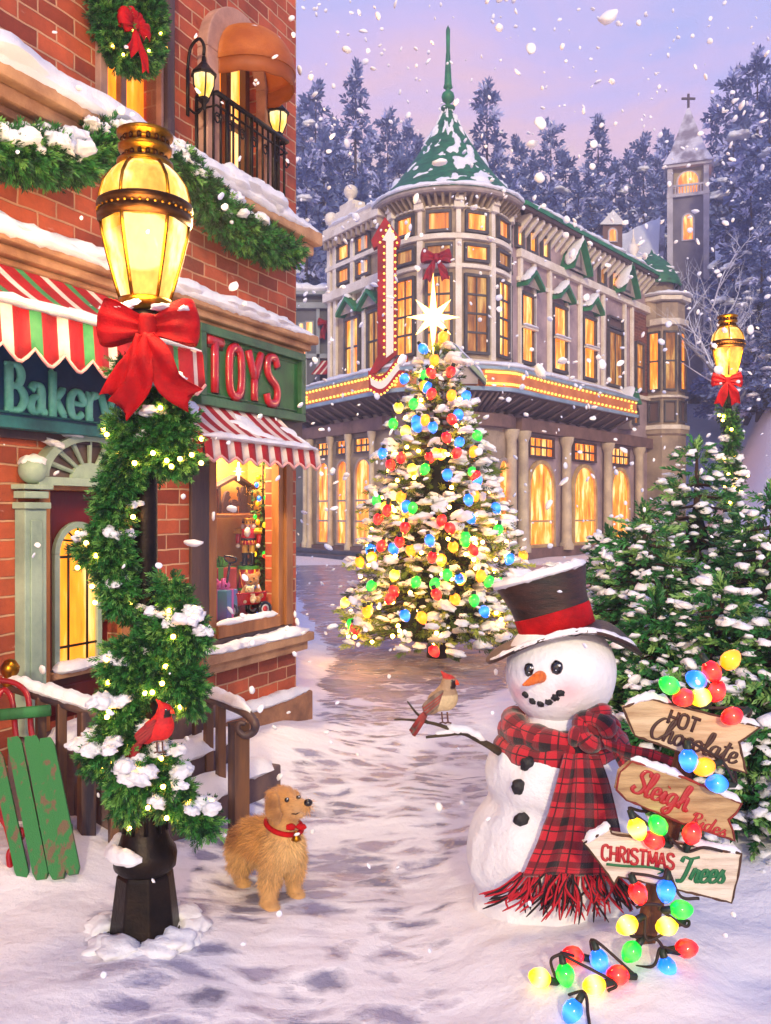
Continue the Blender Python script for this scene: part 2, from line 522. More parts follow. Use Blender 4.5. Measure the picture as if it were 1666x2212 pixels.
# ------------------------------------------------------------------ foliage templates
def make_sprig(n, seed, spread=.55, ln=.34, wd=.035, flat=1.0):
    r = random.Random(seed)
    V, Fc = [], []
    def tri(a, d, L, w):
        side = d.cross(Vector((r.uniform(-1, 1), r.uniform(-1, 1), r.uniform(-1, 1)))).normalized() * w
        k = len(V)
        V.extend([a - side * .6, a + d * L * .5 - side, a + d * L, a + d * L * .5 + side, ])
        Fc.append((k, k + 1, k + 2, k + 3))
    for i in range(n):
        t = .05 + .95 * i / n
        a = 2.4 * i + r.uniform(-.3, .3)
        o = Vector((math.cos(a), math.sin(a) * flat, 0))
        d = (o * spread + Vector((0, 0, 1)) * (.55 + .5 * t)).normalized()
        tri(Vector((0, 0, t * .75)), d, ln * (1.1 - .35 * t) * r.uniform(.8, 1.15), wd)
    tri(Vector((0, 0, 0)), Vector((0, 0, 1)), 1.0, wd * .7)
    return np.array([tuple(v) for v in V]), np.array(Fc)


SPRIG = [make_sprig(22, k) for k in range(4)]
SPRIGF = [make_sprig(16, 10 + k, .75, .36, .05, .35) for k in range(4)]
TUFT = [make_sprig(9, 20 + k, .8, .55, .11) for k in range(3)]


def clump(seed, sub=2, amp=.45):
    V, Fc = ICO[sub]
    out = []
    for p in V:
        k = 1 + amp * mn.noise(p * 1.7 + Vector((seed, seed * 2.3, 1))) + amp * .5 * mn.noise(p * 4 + Vector((seed, 0, seed)))
        q = p * k
        out.append((q.x, q.y, q.z * (.75 if q.z > 0 else .45)))
    return np.array(out), np.array(Fc)


CLUMP = [clump(k) for k in range(6)]
FLAKE = [clump(50 + k, 1, .28) for k in range(4)]
CLUMP1 = [clump(k, 1, .6) for k in range(4)]


def rots(d, seed=None):
    d = np.asarray(d, float); d = d / np.linalg.norm(d, axis=1)[:, None]
    r = RNG.normal(size=d.shape)
    x = np.cross(d, r); x /= np.linalg.norm(x, axis=1)[:, None]
    y = np.cross(d, x)
    return np.stack([x, y, d], 2)


def zrots(n, tilt=.2):
    a = RNG.uniform(0, 2 * np.pi, n)
    d = np.stack([RNG.normal(0, tilt, n), RNG.normal(0, tilt, n), np.ones(n)], 1)
    d /= np.linalg.norm(d, axis=1)[:, None]
    r = np.stack([np.cos(a), np.sin(a), np.zeros(n)], 1)
    y = np.cross(d, r); y /= np.linalg.norm(y, axis=1)[:, None]
    x = np.cross(y, d)
    return np.stack([x, y, d], 2)


def put_sprigs(mb, T, pos, d, scl, w=(.45, .38, .17)):
    pos, d, scl = np.asarray(pos), np.asarray(d), np.asarray(scl)
    k = RNG.integers(0, len(T), len(pos)); mi = RNG.choice(len(w), len(pos), p=w)
    R = rots(d)
    for i in range(len(T)):
        q = k == i
        mb.many(T[i], pos[q], R[q], scl[q], mi[q])


def put_snow(mb, pos, scl, m=0, T=None, tilt=.25):
    T = T or CLUMP
    pos, scl = np.asarray(pos), np.asarray(scl)
    k = RNG.integers(0, len(T), len(pos)); R = zrots(len(pos), tilt)
    for i in range(len(T)):
        q = k == i
        mb.many(T[i], pos[q], R[q], scl[q], np.full(q.sum(), m), True)


class Fac:
    """a vertical wall plane: s along it, o out of it, z up"""
    def __init__(s, p0, t):
        s.p = Vector(p0); s.t = Vector(t).normalized()
        n = Vector((s.t.y, -s.t.x))
        if n.dot(-s.p) < 0: n = -n
        s.n = n
        s.fr = frame((s.p.x, s.p.y, 0), (s.t.x, s.t.y, 0), (n.x, n.y, 0))

    def at(s, u, v, o=0):
        rx = (u - CU) / F
        d = (s.p.dot(s.n) + o) / (rx * s.n.x + s.n.y)
        return Vector((rx * d, d, H - (v - CV) / F * d))

    def sz(s, u, v, o=0):
        q = s.at(u, v, o)
        return (q.xy - s.p).dot(s.t), q.z

    def w(s, a, o, z):
        q = s.p + s.t * a + s.n * o
        return Vector((q.x, q.y, z))

    def uv(s):
        t = np.array((s.t.x, s.t.y)); nn = np.array((s.n.x, s.n.y)); p = np.array((s.p.x, s.p.y))
        return lambda W: np.stack([(W[:, :2] - p) @ t + (W[:, :2] - p) @ nn, W[:, 2]], 1)


def holed_wall(mb, fc, s0, s1, z0, z1, holes, th, m=0):
    xs = sorted({s0, s1, *[h[0] for h in holes], *[h[1] for h in holes]})
    zs = sorted({z0, z1, *[h[2] for h in holes], *[h[3] for h in holes]})
    for a, b in zip(xs, xs[1:]):
        for c, d in zip(zs, zs[1:]):
            q, e = (a + b) / 2, (c + d) / 2
            if any(h[0] < q < h[1] and h[2] < e < h[3] for h in holes): continue
            mb.raw([(a, 0, c), (b, 0, c), (b, 0, d), (a, 0, d)], [(0, 1, 2, 3)], m, False, fc.fr)
    for h in holes:
        a, b, c, d = h[:4]
        mb.raw([(a, 0, c), (b, 0, c), (b, 0, d), (a, 0, d), (a, -th, c), (b, -th, c), (b, -th, d), (a, -th, d)],
               [(0, 1, 5, 4), (1, 2, 6, 5), (2, 3, 7, 6), (3, 0, 4, 7)], m, False, fc.fr)


def snow_sheet(mb, fn, nor, nu, nv, amp, seed=0, freq=(6, 6), cover=.1, closed=False):
    """patchy snow over a surface: thick where the noise is high, dipping under it elsewhere"""
    def g(a_, b_):
        ca, sa = (math.cos(a_ * 6.2832), math.sin(a_ * 6.2832)) if closed else (a_, 0)
        q = Vector((ca * freq[0], sa * freq[0] if closed else seed, b_ * freq[1] + seed * 3.7))
        k = mn.noise(q) + .45 * mn.noise(q * 2.3) + .2 * mn.noise(q * 5.1) + cover
        e = min(1, 8 * min(b_, 1 - b_) + .3)
        return Vector(fn(a_, b_)) + nor(a_, b_) * (amp * max(-.5, min(1.0, k * 2.2)) * e)
    mb.grid(g, nu, nv, 0, closed)
    return mb


def snow_strip(mb, pts, w, h, n=None, seed=0, up=Vector((0, 0, 1)), m=0):
    """lumpy snow lying along a line: pts in 3D, w half width, h thickness"""
    pts = [Vector(p) for p in pts]
    L = sum((b - a).length for a, b in zip(pts, pts[1:]))
    n = n or max(6, int(L / (w * .5)))
    def walk(t):
        x = t * L
        for a, b in zip(pts, pts[1:]):
            l = (b - a).length
            if x <= l: return a.lerp(b, x / l), (b - a).normalized()
            x -= l
        return pts[-1], (pts[-1] - pts[-2]).normalized()
    def fn(i, j):
        p, t = walk(i)
        sd = t.cross(up).normalized()
        a = math.pi * 2 * j
        k = 1 + .45 * mn.noise(Vector((i * L / w * .35 + seed * 7.3, seed, math.cos(a)))) + .3 * mn.noise(Vector((i * L / w * 1.1, seed, math.sin(a) * 2)))
        e = min(1, 6 * min(i, 1 - i) + .25)
        x = math.cos(a) * w * k * e; y = math.sin(a)
        y = (y * h * k * 1.1 if y > 0 else y * h * .5 * (1 + .9 * max(0, mn.noise(Vector((i * L / w * .9, 9 + seed, 2)))))) * e
        return p + sd * x + up * y
    mb.grid(fn, n, 10, m)
    return mb
# ================================================================== camera, sky, sun
cam = bpy.data.cameras.new('camera'); co = bpy.data.objects.new('camera', cam); COL.objects.link(co)
cam.sensor_fit = 'VERTICAL'; cam.sensor_height = 36; cam.lens = 36 * F / 2211
cam.clip_start = .05; cam.clip_end = 1500
co.location = (0, 0, H); co.rotation_euler = (math.radians(90), 0, 0)
SC.camera = co
SC.view_settings.view_transform = 'Standard'; SC.view_settings.look = 'None'; SC.view_settings.gamma = 1
SC.view_settings.exposure = EXPO = 0.30
SC.cycles.max_bounces = 6; SC.cycles.diffuse_bounces = 3; SC.cycles.glossy_bounces = 3; SC.cycles.transmission_bounces = 4
SC.cycles.volume_bounces = 0
SC.cycles.sample_clamp_indirect = 4

SUN_EL, SUN_AZ = math.radians(22), math.radians(176)      # low sun from behind the viewer
sd = Vector((math.sin(SUN_AZ) * math.cos(SUN_EL), math.cos(SUN_AZ) * math.cos(SUN_EL), math.sin(SUN_EL)))
sl = bpy.data.lights.new('sun', 'SUN'); so = bpy.data.objects.new('sun', sl); COL.objects.link(so)
sl.energy = 2.0; sl.angle = math.radians(4); sl.color = (1.0, .84, .55)
so.rotation_euler = sd.to_track_quat('Z', 'Y').to_euler()
so.location = sd * 60

w = bpy.data.worlds.new('World'); SC.world = w; w.use_nodes = True
nt = w.node_tree; nt.nodes.clear(); l = nt.links
out = N(nt, 'ShaderNodeOutputWorld')
sky = N(nt, 'ShaderNodeTexSky', sky_type='NISHITA'); sky.sun_disc = False; sky.sun_elevation = SUN_EL; sky.sun_rotation = SUN_AZ
b1 = N(nt, 'ShaderNodeBackground', i_Strength=.05); l.new(sky.outputs[0], b1.inputs['Color'])
tc = N(nt, 'ShaderNodeTexCoord'); sp = N(nt, 'ShaderNodeSeparateXYZ'); l.new(tc.outputs['Generated'], sp.inputs[0])
# soft dusk clouds: bands of peach, pink and lavender
mp = N(nt, 'ShaderNodeMapping'); mp.inputs['Scale'].default_value = (1.6, 1.6, 4.2); l.new(tc.outputs['Generated'], mp.inputs['Vector'])
nz = N(nt, 'ShaderNodeTexNoise', i_Scale=2.6, i_Detail=6.0, i_Roughness=.62, i_Distortion=.5); l.new(mp.outputs[0], nz.inputs['Vector'])
ma = N(nt, 'ShaderNodeMath', operation='MULTIPLY_ADD'); ma.inputs[1].default_value = .34; ma.inputs[2].default_value = -.17; l.new(nz.outputs['Fac'], ma.inputs[0])
ad = N(nt, 'ShaderNodeMath', operation='ADD'); l.new(sp.outputs['Z'], ad.inputs[0]); l.new(ma.outputs[0], ad.inputs[1])
# the afterglow sits low and just right of straight ahead
xa = N(nt, 'ShaderNodeMath', operation='SUBTRACT'); xa.inputs[1].default_value = .06; l.new(sp.outputs['X'], xa.inputs[0])
xb = N(nt, 'ShaderNodeMath', operation='MULTIPLY'); l.new(xa.outputs[0], xb.inputs[0]); l.new(xa.outputs[0], xb.inputs[1])
xc = N(nt, 'ShaderNodeMath', operation='MULTIPLY_ADD'); xc.inputs[1].default_value = .9; l.new(xb.outputs[0], xc.inputs[0]); l.new(ad.outputs[0], xc.inputs[2])
cr = N(nt, 'ShaderNodeValToRGB'); e = cr.color_ramp.elements
e[0].position = 0; e[0].color = lin('f6c4b4'); e[1].position = 1; e[1].color = lin('8e98e2')
for p_, c_ in ((.32, 'f8cdb4'), (.40, 'f2c0cc'), (.47, 'd8bae6'), (.55, 'b8b4ec'), (.65, 'a2a8ea')):
    q = e.new(p_); q.color = lin(c_)
l.new(xc.outputs[0], cr.inputs['Fac'])
b2 = N(nt, 'ShaderNodeBackground', i_Strength=.86); l.new(cr.outputs[0], b2.inputs['Color'])
sh = N(nt, 'ShaderNodeAddShader'); l.new(b1.outputs[0], sh.inputs[0]); l.new(b2.outputs[0], sh.inputs[1]); l.new(sh.outputs[0], out.inputs['Surface'])


# ================================================================== ground
def street_mask(x, y):
    """1 in the trodden cobbled lane, 0 in the banked snow"""
    wob = .35 * mn.noise(Vector((x * .8, y * .5, 3)))
    # left edge and right edge of the lane at each distance
    le = -1.6 + .0 * y if y < 5 else -1.6 + (y - 5) * .33 if y < 7.5 else -.78 - (y - 7.5) * .06
    re = .45 + (y - 3.2) * .10 if y < 9 else 1.0 + (y - 9) * .42
    if y > 14: le = -1.2 - (y - 14) * .18; re = 3.1 + (y - 14) * .35
    return sm(le - .25, le + .35, x + wob) * (1 - sm(re - .3, re + .5, x + wob)) * (1 - sm(33, 35, y))


def hill(x, y):
    rx = x / max(y, 1)
    a = sm(.33, .46, rx) * (max(0, y - 9.0) * .145 if y < 30 else 3.05 + (y - 30) * .33 if y < 62 else 13.6 + (y - 62) * .1)
    b = sm(54, 82, y) * 12.5 + max(0, y - 82) * .06
    return max(a, b)


def gh(x, y):
    z = hill(x, y)
    if y < 22:
        k = street_mask(x, y)
        z += .05 * mn.noise(Vector((x * 1.1, y * .9, 0))) + .025 * mn.noise(Vector((x * 3.2, y * 2.4, 1)))
        z += (1 - k) * (.07 + .05 * mn.noise(Vector((x * 2, y * 2, 5))))
        z += k * (.012 * mn.noise(Vector((x * 4.5, y * 8.5, 2))) + .006 * mn.noise(Vector((x * 12, y * 18, 2))))
        # heaped snow round the lamp foot and against the house
        for cx, cy, r, h in ((-1.1, 4.07, .55, .07), (-1.9, 4.9, .7, .16), (.85, 4.2, .75, .07), (1.05, 3.67, .3, .06), (2.3, 4.8, 1.0, .2), (-.9, 7.3, .7, .12), (-1.3, 6.2, .6, .15)):
            q = ((x - cx) ** 2 + (y - cy) ** 2) / (r * r)
            if q < 6: z += h * math.exp(-q)
    elif y < 60: z += .1 * mn.noise(Vector((x * .4, y * .3, 0)))
    else: z += 1.2 * mn.noise(Vector((x * .05, y * .05, 0)))
    return z


ys = [-14, -6, -2, .5, 1.6, 2.2]
y = 2.6
while y < 15: ys.append(y); y *= 1.0078
while y < 60: ys.append(y); y *= 1.03
while y < 420: ys.append(y); y *= 1.07
NX = 230
gv = []
for y in ys:
    for i in range(NX + 1):
        t = (i / NX * 2 - 1)
        t = .62 * t + .38 * t ** 3
        x = t * (1.15 * max(y, 0) + 5 if y < 60 else 1.6 * y - 22)
        gv.append((x, y, gh(x, y)))
gs, gg = MB(), MB()
gs.v = list(gv); gg.v = list(gv)
for j in range(len(ys) - 1):
    for i in range(NX):
        f = [j * (NX + 1) + i, j * (NX + 1) + i + 1, (j + 1) * (NX + 1) + i + 1, (j + 1) * (NX + 1) + i]
        c = gv[f[0]]
        b = gs if ys[j] > -3 and street_mask(c[0], c[1]) > .5 else gg
        b.f.append(f); b.mi.append(0); b.sm.append(True)


def lane_mat():
    """cobbles half buried in trodden snow, wet where they show"""
    m, nt, n, l, b = nodes('lane_cobbles')
    tc = N(nt, 'ShaderNodeTexCoord')
    mp = N(nt, 'ShaderNodeMapping'); mp.inputs['Scale'].default_value = (2.1, 4.4, 1); l.new(tc.outputs['Object'], mp.inputs['Vector'])
    wz = N(nt, 'ShaderNodeTexNoise', i_Scale=2.0, i_Detail=3.0); l.new(tc.outputs['Object'], wz.inputs['Vector'])
    wm = N(nt, 'ShaderNodeMix', data_type='RGBA', blend_type='ADD'); wm.inputs['Factor'].default_value = .55; l.new(mp.outputs[0], wm.inputs['A']); l.new(wz.outputs['Color'], wm.inputs['B'])
    vo = N(nt, 'ShaderNodeTexVoronoi', feature='SMOOTH_F1', i_Scale=1.5); vo.inputs['Smoothness'].default_value = .35; l.new(wm.outputs['Result'], vo.inputs['Vector'])
    ed = N(nt, 'ShaderNodeTexVoronoi', feature='DISTANCE_TO_EDGE', i_Scale=1.5); l.new(wm.outputs['Result'], ed.inputs['Vector'])
    st = N(nt, 'ShaderNodeValToRGB'); e = st.color_ramp.elements
    e[0].position = .1; e[0].color = lin('787890'); e[1].position = .9; e[1].color = lin('b4aabc')
    q = e.new(.5); q.color = lin('9494b2')
    l.new(vo.outputs['Color'], st.inputs['Fac'])
    # snow lies in patches, more in the joints
    sz = N(nt, 'ShaderNodeTexNoise', i_Scale=1.25, i_Detail=7.0, i_Roughness=.68)
    mp2 = N(nt, 'ShaderNodeMapping'); mp2.inputs['Scale'].default_value = (1, 1.35, 1); l.new(tc.outputs['Object'], mp2.inputs['Vector']); l.new(mp2.outputs[0], sz.inputs['Vector'])
    ec = N(nt, 'ShaderNodeMath', operation='MULTIPLY_ADD'); ec.inputs[1].default_value = -.55; l.new(ed.outputs['Distance'], ec.inputs[0]); l.new(sz.outputs['Fac'], ec.inputs[2])
    sr = N(nt, 'ShaderNodeValToRGB'); sr.color_ramp.elements[0].position = .31; sr.color_ramp.elements[1].position = .46
    at = N(nt, 'ShaderNodeAttribute', attribute_name='col')
    am = N(nt, 'ShaderNodeMapRange'); am.inputs['From Min'].default_value = .5; am.inputs['From Max'].default_value = .98; am.inputs['To Min'].default_value = .38; am.inputs['To Max'].default_value = 0; sx = N(nt, 'ShaderNodeSeparateColor'); l.new(at.outputs['Color'], sx.inputs[0]); l.new(sx.outputs[0], am.inputs['Value'])
    aa = N(nt, 'ShaderNodeMath', operation='ADD'); l.new(am.outputs[0], aa.inputs[0]); l.new(ec.outputs[0], aa.inputs[1])
    wt = N(nt, 'ShaderNodeMath', operation='MULTIPLY_ADD'); wt.inputs[1].default_value = -.2; l.new(sx.outputs[1], wt.inputs[0]); l.new(aa.outputs[0], wt.inputs[2])
    l.new(wt.outputs[0], sr.inputs['Fac'])
    mx = N(nt, 'ShaderNodeMix', data_type='RGBA'); l.new(sr.outputs[0], mx.inputs['Factor']); l.new(st.outputs[0], mx.inputs['A']); mx.inputs['B'].default_value = (.85, .83, .88, 1)
    l.new(mx.outputs['Result'], b.inputs['Base Color'])
    rr = N(nt, 'ShaderNodeMapRange'); rr.inputs['To Min'].default_value = .13; rr.inputs['To Max'].default_value = .6; l.new(sr.outputs[0], rr.inputs['Value']); l.new(rr.outputs[0], b.inputs['Roughness'])
    h1 = N(nt, 'ShaderNodeMath', operation='MINIMUM'); h1.inputs[1].default_value = .22; l.new(ed.outputs['Distance'], h1.inputs[0])
    hi = N(nt, 'ShaderNodeMath', operation='SUBTRACT'); hi.inputs[0].default_value = 1; l.new(sr.outputs[0], hi.inputs[1])
    hm_ = N(nt, 'ShaderNodeMath', operation='MULTIPLY'); l.new(h1.outputs[0], hm_.inputs[0]); l.new(hi.outputs[0], hm_.inputs[1])
    h2 = N(nt, 'ShaderNodeMath', operation='MULTIPLY_ADD'); h2.inputs[1].default_value = .42; l.new(sr.outputs[0], h2.inputs[0]); l.new(hm_.outputs[0], h2.inputs[2])
    lf_ = N(nt, 'ShaderNodeTexNoise', i_Scale=2.6, i_Detail=3.0, i_Roughness=.45); l.new(mp2.outputs[0], lf_.inputs['Vector'])
    h25 = N(nt, 'ShaderNodeMath', operation='MULTIPLY_ADD'); h25.inputs[1].default_value = 1.9; l.new(lf_.outputs['Fac'], h25.inputs[0]); l.new(h2.outputs[0], h25.inputs[2]); h2 = h25
    f2 = N(nt, 'ShaderNodeTexNoise', i_Scale=26.0, i_Detail=8.0, i_Roughness=.7); l.new(tc.outputs['Object'], f2.inputs['Vector'])
    h3 = N(nt, 'ShaderNodeMath', operation='MULTIPLY_ADD'); h3.inputs[1].default_value = .3; l.new(f2.outputs['Fac'], h3.inputs[0]); l.new(h2.outputs[0], h3.inputs[2])
    bp = N(nt, 'ShaderNodeBump', i_Strength=.9, i_Distance=.04); l.new(h3.outputs[0], bp.inputs['Height']); l.new(bp.outputs['Normal'], b.inputs['Normal'])
    return m


def field_mat():
    m, nt, n, l, b = nodes('snow_field')
    b.inputs['Base Color'].default_value = (.84, .84, .9, 1); b.inputs['Roughness'].default_value = .6
    tc = N(nt, 'ShaderNodeTexCoord')
    mp = N(nt, 'ShaderNodeMapping'); mp.inputs['Scale'].default_value = (1, 1.8, 1); l.new(tc.outputs['Object'], mp.inputs['Vector'])
    t = N(nt, 'ShaderNodeTexNoise', i_Scale=3.2, i_Detail=9.0, i_Roughness=.6); l.new(mp.outputs[0], t.inputs['Vector'])
    bp = N(nt, 'ShaderNodeBump', i_Strength=.8, i_Distance=.12); l.new(t.outputs['Fac'], bp.inputs['Height']); l.new(bp.outputs['Normal'], b.inputs['Normal'])
    return m


def trim_unused(mb):
    used = sorted({i for f in mb.f for i in f}); k = {a: i for i, a in enumerate(used)}
    mb.v = [mb.v[i] for i in used]; mb.f = [[k[i] for i in f] for f in mb.f]
    return mb


LANE = lane_mat()
tag(trim_unused(gs).build('cobbled_street', LANE, vcol=lambda W: [(k, sm(7.5, 11, p[1]), k, 1) for k, p in ((street_mask(p[0], p[1]), p) for p in W)]), 'snowy cobbled lane leading to the decorated tree', 'street', kind='structure')
tag(trim_unused(gg).build('snowy_ground', LANE, vcol=lambda W: [(k, 0, k, 1) for k in (street_mask(p[0], p[1]) if -3 < p[1] < 40 else 0 for p in W)]), 'deep snow banked beside the lane and up the hill', 'snow', kind='structure')


def on_ground(u, v):
    """where the sight line through a picture point meets the ground"""
    d = 2.5
    while d < 300:
        p = P(u, v, d)
        if p.z <= gh(p.x, p.y): return p
        d *= 1.002
    return P(u, v, 300)


# ================================================================== conifers
def conifer(name, label, cat, base, height, rad, seed, levels=24, per=13, sub=6, sprig=.2, mats=None, T=None, snow=.5, snow_s=.06, droop=.25, w=(.45, .38, .17), prof=None, core=True, group=None, barkm=None, snowm=None, hang=None, dirw=None):
    rs = random.Random(seed)
    mats = mats or NEEDLE
    root = thing(name, label, cat, base, group)
    base = Vector(base)
    tr = MB()
    tr.tube([base + Vector((0, 0, height * t)) for t in (0, .1, .3, .6, .97)], [rad * .085 + height * .008, rad * .07 + height * .006, rad * .055 + .01, rad * .035 + .006, .008], 8)
    pos, dr, sc = [], [], []
    sp, ss = [], []
    prof = prof or (lambda t: (1 - t) ** .85)
    for L in range(levels):
        t = (L + .5) / levels * .97 + .015
        t0 = .04 + t * .95
        R = rad * prof(t) * (1.0 + .12 * rs.uniform(-1, 1))
        n = max(4, int(per * (prof(t) ** .6)))
        a0 = rs.uniform(0, 6.28)
        for k in range(n):
            a = a0 + 6.283 * k / n + rs.uniform(-.25, .25)
            Lr = R * rs.uniform(.78, 1.12)
            o = Vector((math.cos(a), math.sin(a), 0))
            z0 = height * t0 + Lr * droop * .6
            def pt(q, o=o, z0=z0, Lr=Lr):
                return base + o * (Lr * q) + Vector((0, 0, z0 - droop * Lr * q ** 1.4 + .10 * Lr * max(0, q - .7)))
            if Lr > .18 * rad:
                tr.tube([pt(0), pt(.5), pt(.9)], [.012 * height ** .5 * .8, .008 * height ** .5 * .8, .003], 4, cap=False)
            m_ = max(2, int(sub * (.35 + .65 * Lr / rad)))
            for q in range(m_):
                x = .25 + .78 * (q + rs.random()) / m_
                side = Vector((-o.y, o.x, 0)) * rs.choice((-1, 1)) * rs.uniform(.1, .9) * (1.15 - x)
                p = pt(min(x, 1)) + Vector((rs.uniform(-1, 1), rs.uniform(-1, 1), rs.uniform(-1, 1))) * sprig * .25
                d = (o + side + Vector((0, 0, rs.uniform(-.45, .4)))).normalized()
                pos.append(p); dr.append(d); sc.append(sprig * rs.uniform(.75, 1.25) * (.75 + .25 * Lr / rad))
                if x > .5 and rs.random() < snow:
                    sp.append(p + d * sprig * .45 + Vector((0, 0, sprig * .16))); k_ = snow_s * rs.uniform(.5, 1.5); ss.append((k_ * rs.uniform(.9, 1.5), k_, k_ * .72))
    for k in range(8):
        pos.append(base + Vector((0, 0, height * (.93 + .05 * k / 8)))); dr.append(Vector((rs.uniform(-.5, .5), rs.uniform(-.5, .5), 1))); sc.append(sprig * .8)
    tr.build('trunk', barkm or BARK, root)
    cb = MB()
    if core:
        cb.lathe([(rad * .5 * prof((i + .3) / 12) * (1 if i % 2 else .8), height * (.06 + .74 * i / 12)) for i in range(12)] + [(0.01, height * .82)], 14, Matrix.Translation(base), 3)  # near-black cone added to stand for the shaded crown interior
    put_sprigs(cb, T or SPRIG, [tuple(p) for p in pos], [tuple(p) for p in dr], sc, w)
    cb.build('crown', list(mats) + [M('crown_shade', '0c1a10', .9)], root)
    if sp:
        sb = MB(); put_snow(sb, [tuple(p) for p in sp], ss, T=CLUMP1 if snow_s < .05 or levels < 16 else CLUMP)
        sb.build('snow', snowm or SNOW, root)
    return root


# forest on the hill: four kinds, copied
FN = [M('hazy_needle_dark', '445688', .7), M('hazy_needle_mid', '7080b2', .7), M('hazy_needle_frost', 'c0c6ee', .7)]  # distance haze mixed into the needle colours, with frost in the palest
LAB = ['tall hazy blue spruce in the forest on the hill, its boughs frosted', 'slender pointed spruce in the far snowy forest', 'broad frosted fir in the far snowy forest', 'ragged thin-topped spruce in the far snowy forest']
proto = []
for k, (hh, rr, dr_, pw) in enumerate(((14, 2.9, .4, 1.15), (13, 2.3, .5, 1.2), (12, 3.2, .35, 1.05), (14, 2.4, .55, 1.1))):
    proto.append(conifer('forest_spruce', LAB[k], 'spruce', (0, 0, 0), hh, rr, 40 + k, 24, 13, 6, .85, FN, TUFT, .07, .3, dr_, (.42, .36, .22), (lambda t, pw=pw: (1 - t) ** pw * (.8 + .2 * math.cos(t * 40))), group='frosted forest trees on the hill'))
spots = []     # picture column of the trunk, picture row of the tip, distance
for u, v, d in ((655, 215, 84), (682, 180, 80), (722, 262, 92), (768, 142, 76), (742, 320, 70), (700, 300, 66), (662, 330, 62), (800, 285, 88), (838, 240, 84), (862, 330, 76), (900, 300, 90), (880, 262, 96), (820, 380, 64), (780, 400, 62),
                (1005, 330, 90), (1052, 178, 82), (1078, 320, 74), (1100, 385, 66), (1120, 300, 94), (1152, 335, 88), (1190, 262, 92), (1180, 398, 68), (1222, 330, 82), (1250, 395, 70), (1292, 250, 84), (1275, 360, 76), (1330, 345, 88), (1360, 330, 96), (1420, 330, 92), (1438, 290, 98),
                (1390, 290, 88), (1548, 215, 84), (1585, 150, 80), (1608, 240, 82), (1636, 330, 70), (1636, 110, 64), (1662, 190, 60), (1622, 360, 55), (1670, 330, 52), (1645, 500, 48), (1700, 260, 56), (1500, 380, 90), (625, 260, 78), (1676, 590, 44),
                (610, 400, 60), (940, 380, 70), (990, 400, 68)):
    spots.append((u, v, d))
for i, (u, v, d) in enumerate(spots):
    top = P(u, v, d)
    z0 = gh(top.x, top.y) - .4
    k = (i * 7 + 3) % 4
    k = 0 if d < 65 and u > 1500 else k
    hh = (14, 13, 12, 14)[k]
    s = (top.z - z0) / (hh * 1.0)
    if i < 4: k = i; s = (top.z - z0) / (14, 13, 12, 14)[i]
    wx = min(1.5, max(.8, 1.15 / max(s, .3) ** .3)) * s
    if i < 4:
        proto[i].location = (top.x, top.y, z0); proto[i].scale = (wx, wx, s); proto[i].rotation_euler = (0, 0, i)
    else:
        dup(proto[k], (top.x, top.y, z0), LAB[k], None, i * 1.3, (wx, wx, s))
# ================================================================== brick shop building on the left
PC = Vector((-.85, 8.42))
FL = Fac(PC, (.4355, .9))
n3 = Vector((FL.n.x, FL.n.y, 0)); t3 = Vector((FL.t.x, FL.t.y, 0)); Z3 = Vector((0, 0, 1))
bb = thing('brick_building', 'red brick corner building with stone ledges, red door and lit toy shop window', 'building', (PC.x, PC.y, 0))


def S(u, v, o=0): return FL.sz(u, v, o)


WT = 8.4
tw = (S(462, 1100)[0], S(597, 1100)[0], 1.06, 2.62)         # toy window opening
dw = (S(100, 1100)[0] + .0, S(254, 1100)[0], .62, 2.14)      # door opening
uw = (S(222, 200)[0], S(338, 200)[0], 4.75, 6.6)             # upper window
aw = (S(455, 200)[0], S(553, 200)[0], 4.76, 6.02)             # balcony opening
mb = MB()
holed_wall(mb, FL, -6.6, 0, -.2, WT, [tw, dw, uw, aw], .12)
mb.raw([FL.w(0, 0, -.2), FL.w(0, -5, -.2), FL.w(0, -5, WT), FL.w(0, 0, WT)], [(0, 1, 2, 3)])
mb.raw([FL.w(-6.6, 0, -.2), FL.w(-6.6, -5, -.2), FL.w(-6.6, -5, WT), FL.w(-6.6, 0, WT)], [(0, 1, 2, 3)])
mb.raw([FL.w(-6.6, 0, WT), FL.w(-6.6, -5, WT), FL.w(0, -5, WT), FL.w(0, 0, WT)], [(0, 1, 2, 3)])
mb.raw([FL.w(-6.6, -5, -.2), FL.w(0, -5, -.2), FL.w(0, -5, WT), FL.w(-6.6, -5, WT)], [(0, 1, 2, 3)])
mb.build('wall', BRICK, bb, uv=FL.uv())


def fbox(name, boxes, mat, parent=bb, bevel=.006, fc=FL):
    m = MB()
    for s0, s1, o0, o1, z0, z1 in boxes: m.box((s0, o0, z0), (s1, o1, z1), fc.fr)
    return m.build(name, mat, parent, bevel)


def ledge(z0, z1, o, sn):
    h = z1 - z0
    lg = fbox('ledge', [(-6.5, .10, -.3, o, z0 + h * .55, z1), (-6.5, .06, -.3, o * .7, z0 + h * .22, z0 + h * .549), (-6.5, .03, -.3, o * .42, z0, z0 + h * .219)], STONE, bevel=.02)
    s = MB()
    snow_strip(s, [FL.w(-6.4, o * .55, z1 + .01), FL.w(.10, o * .55, z1 + .01)], o * .62, sn, 120, z0)
    snow_strip(s, [FL.w(-6.4, o * .9, z1 - .02), FL.w(.10, o * .9, z1 - .02)], .05, sn * .9, 150, z0 + 4)
    s.build('snow', SNOW, lg)


ledge(4.36, 4.64, .24, .10)
ledge(3.48, 3.67, .2, .075)
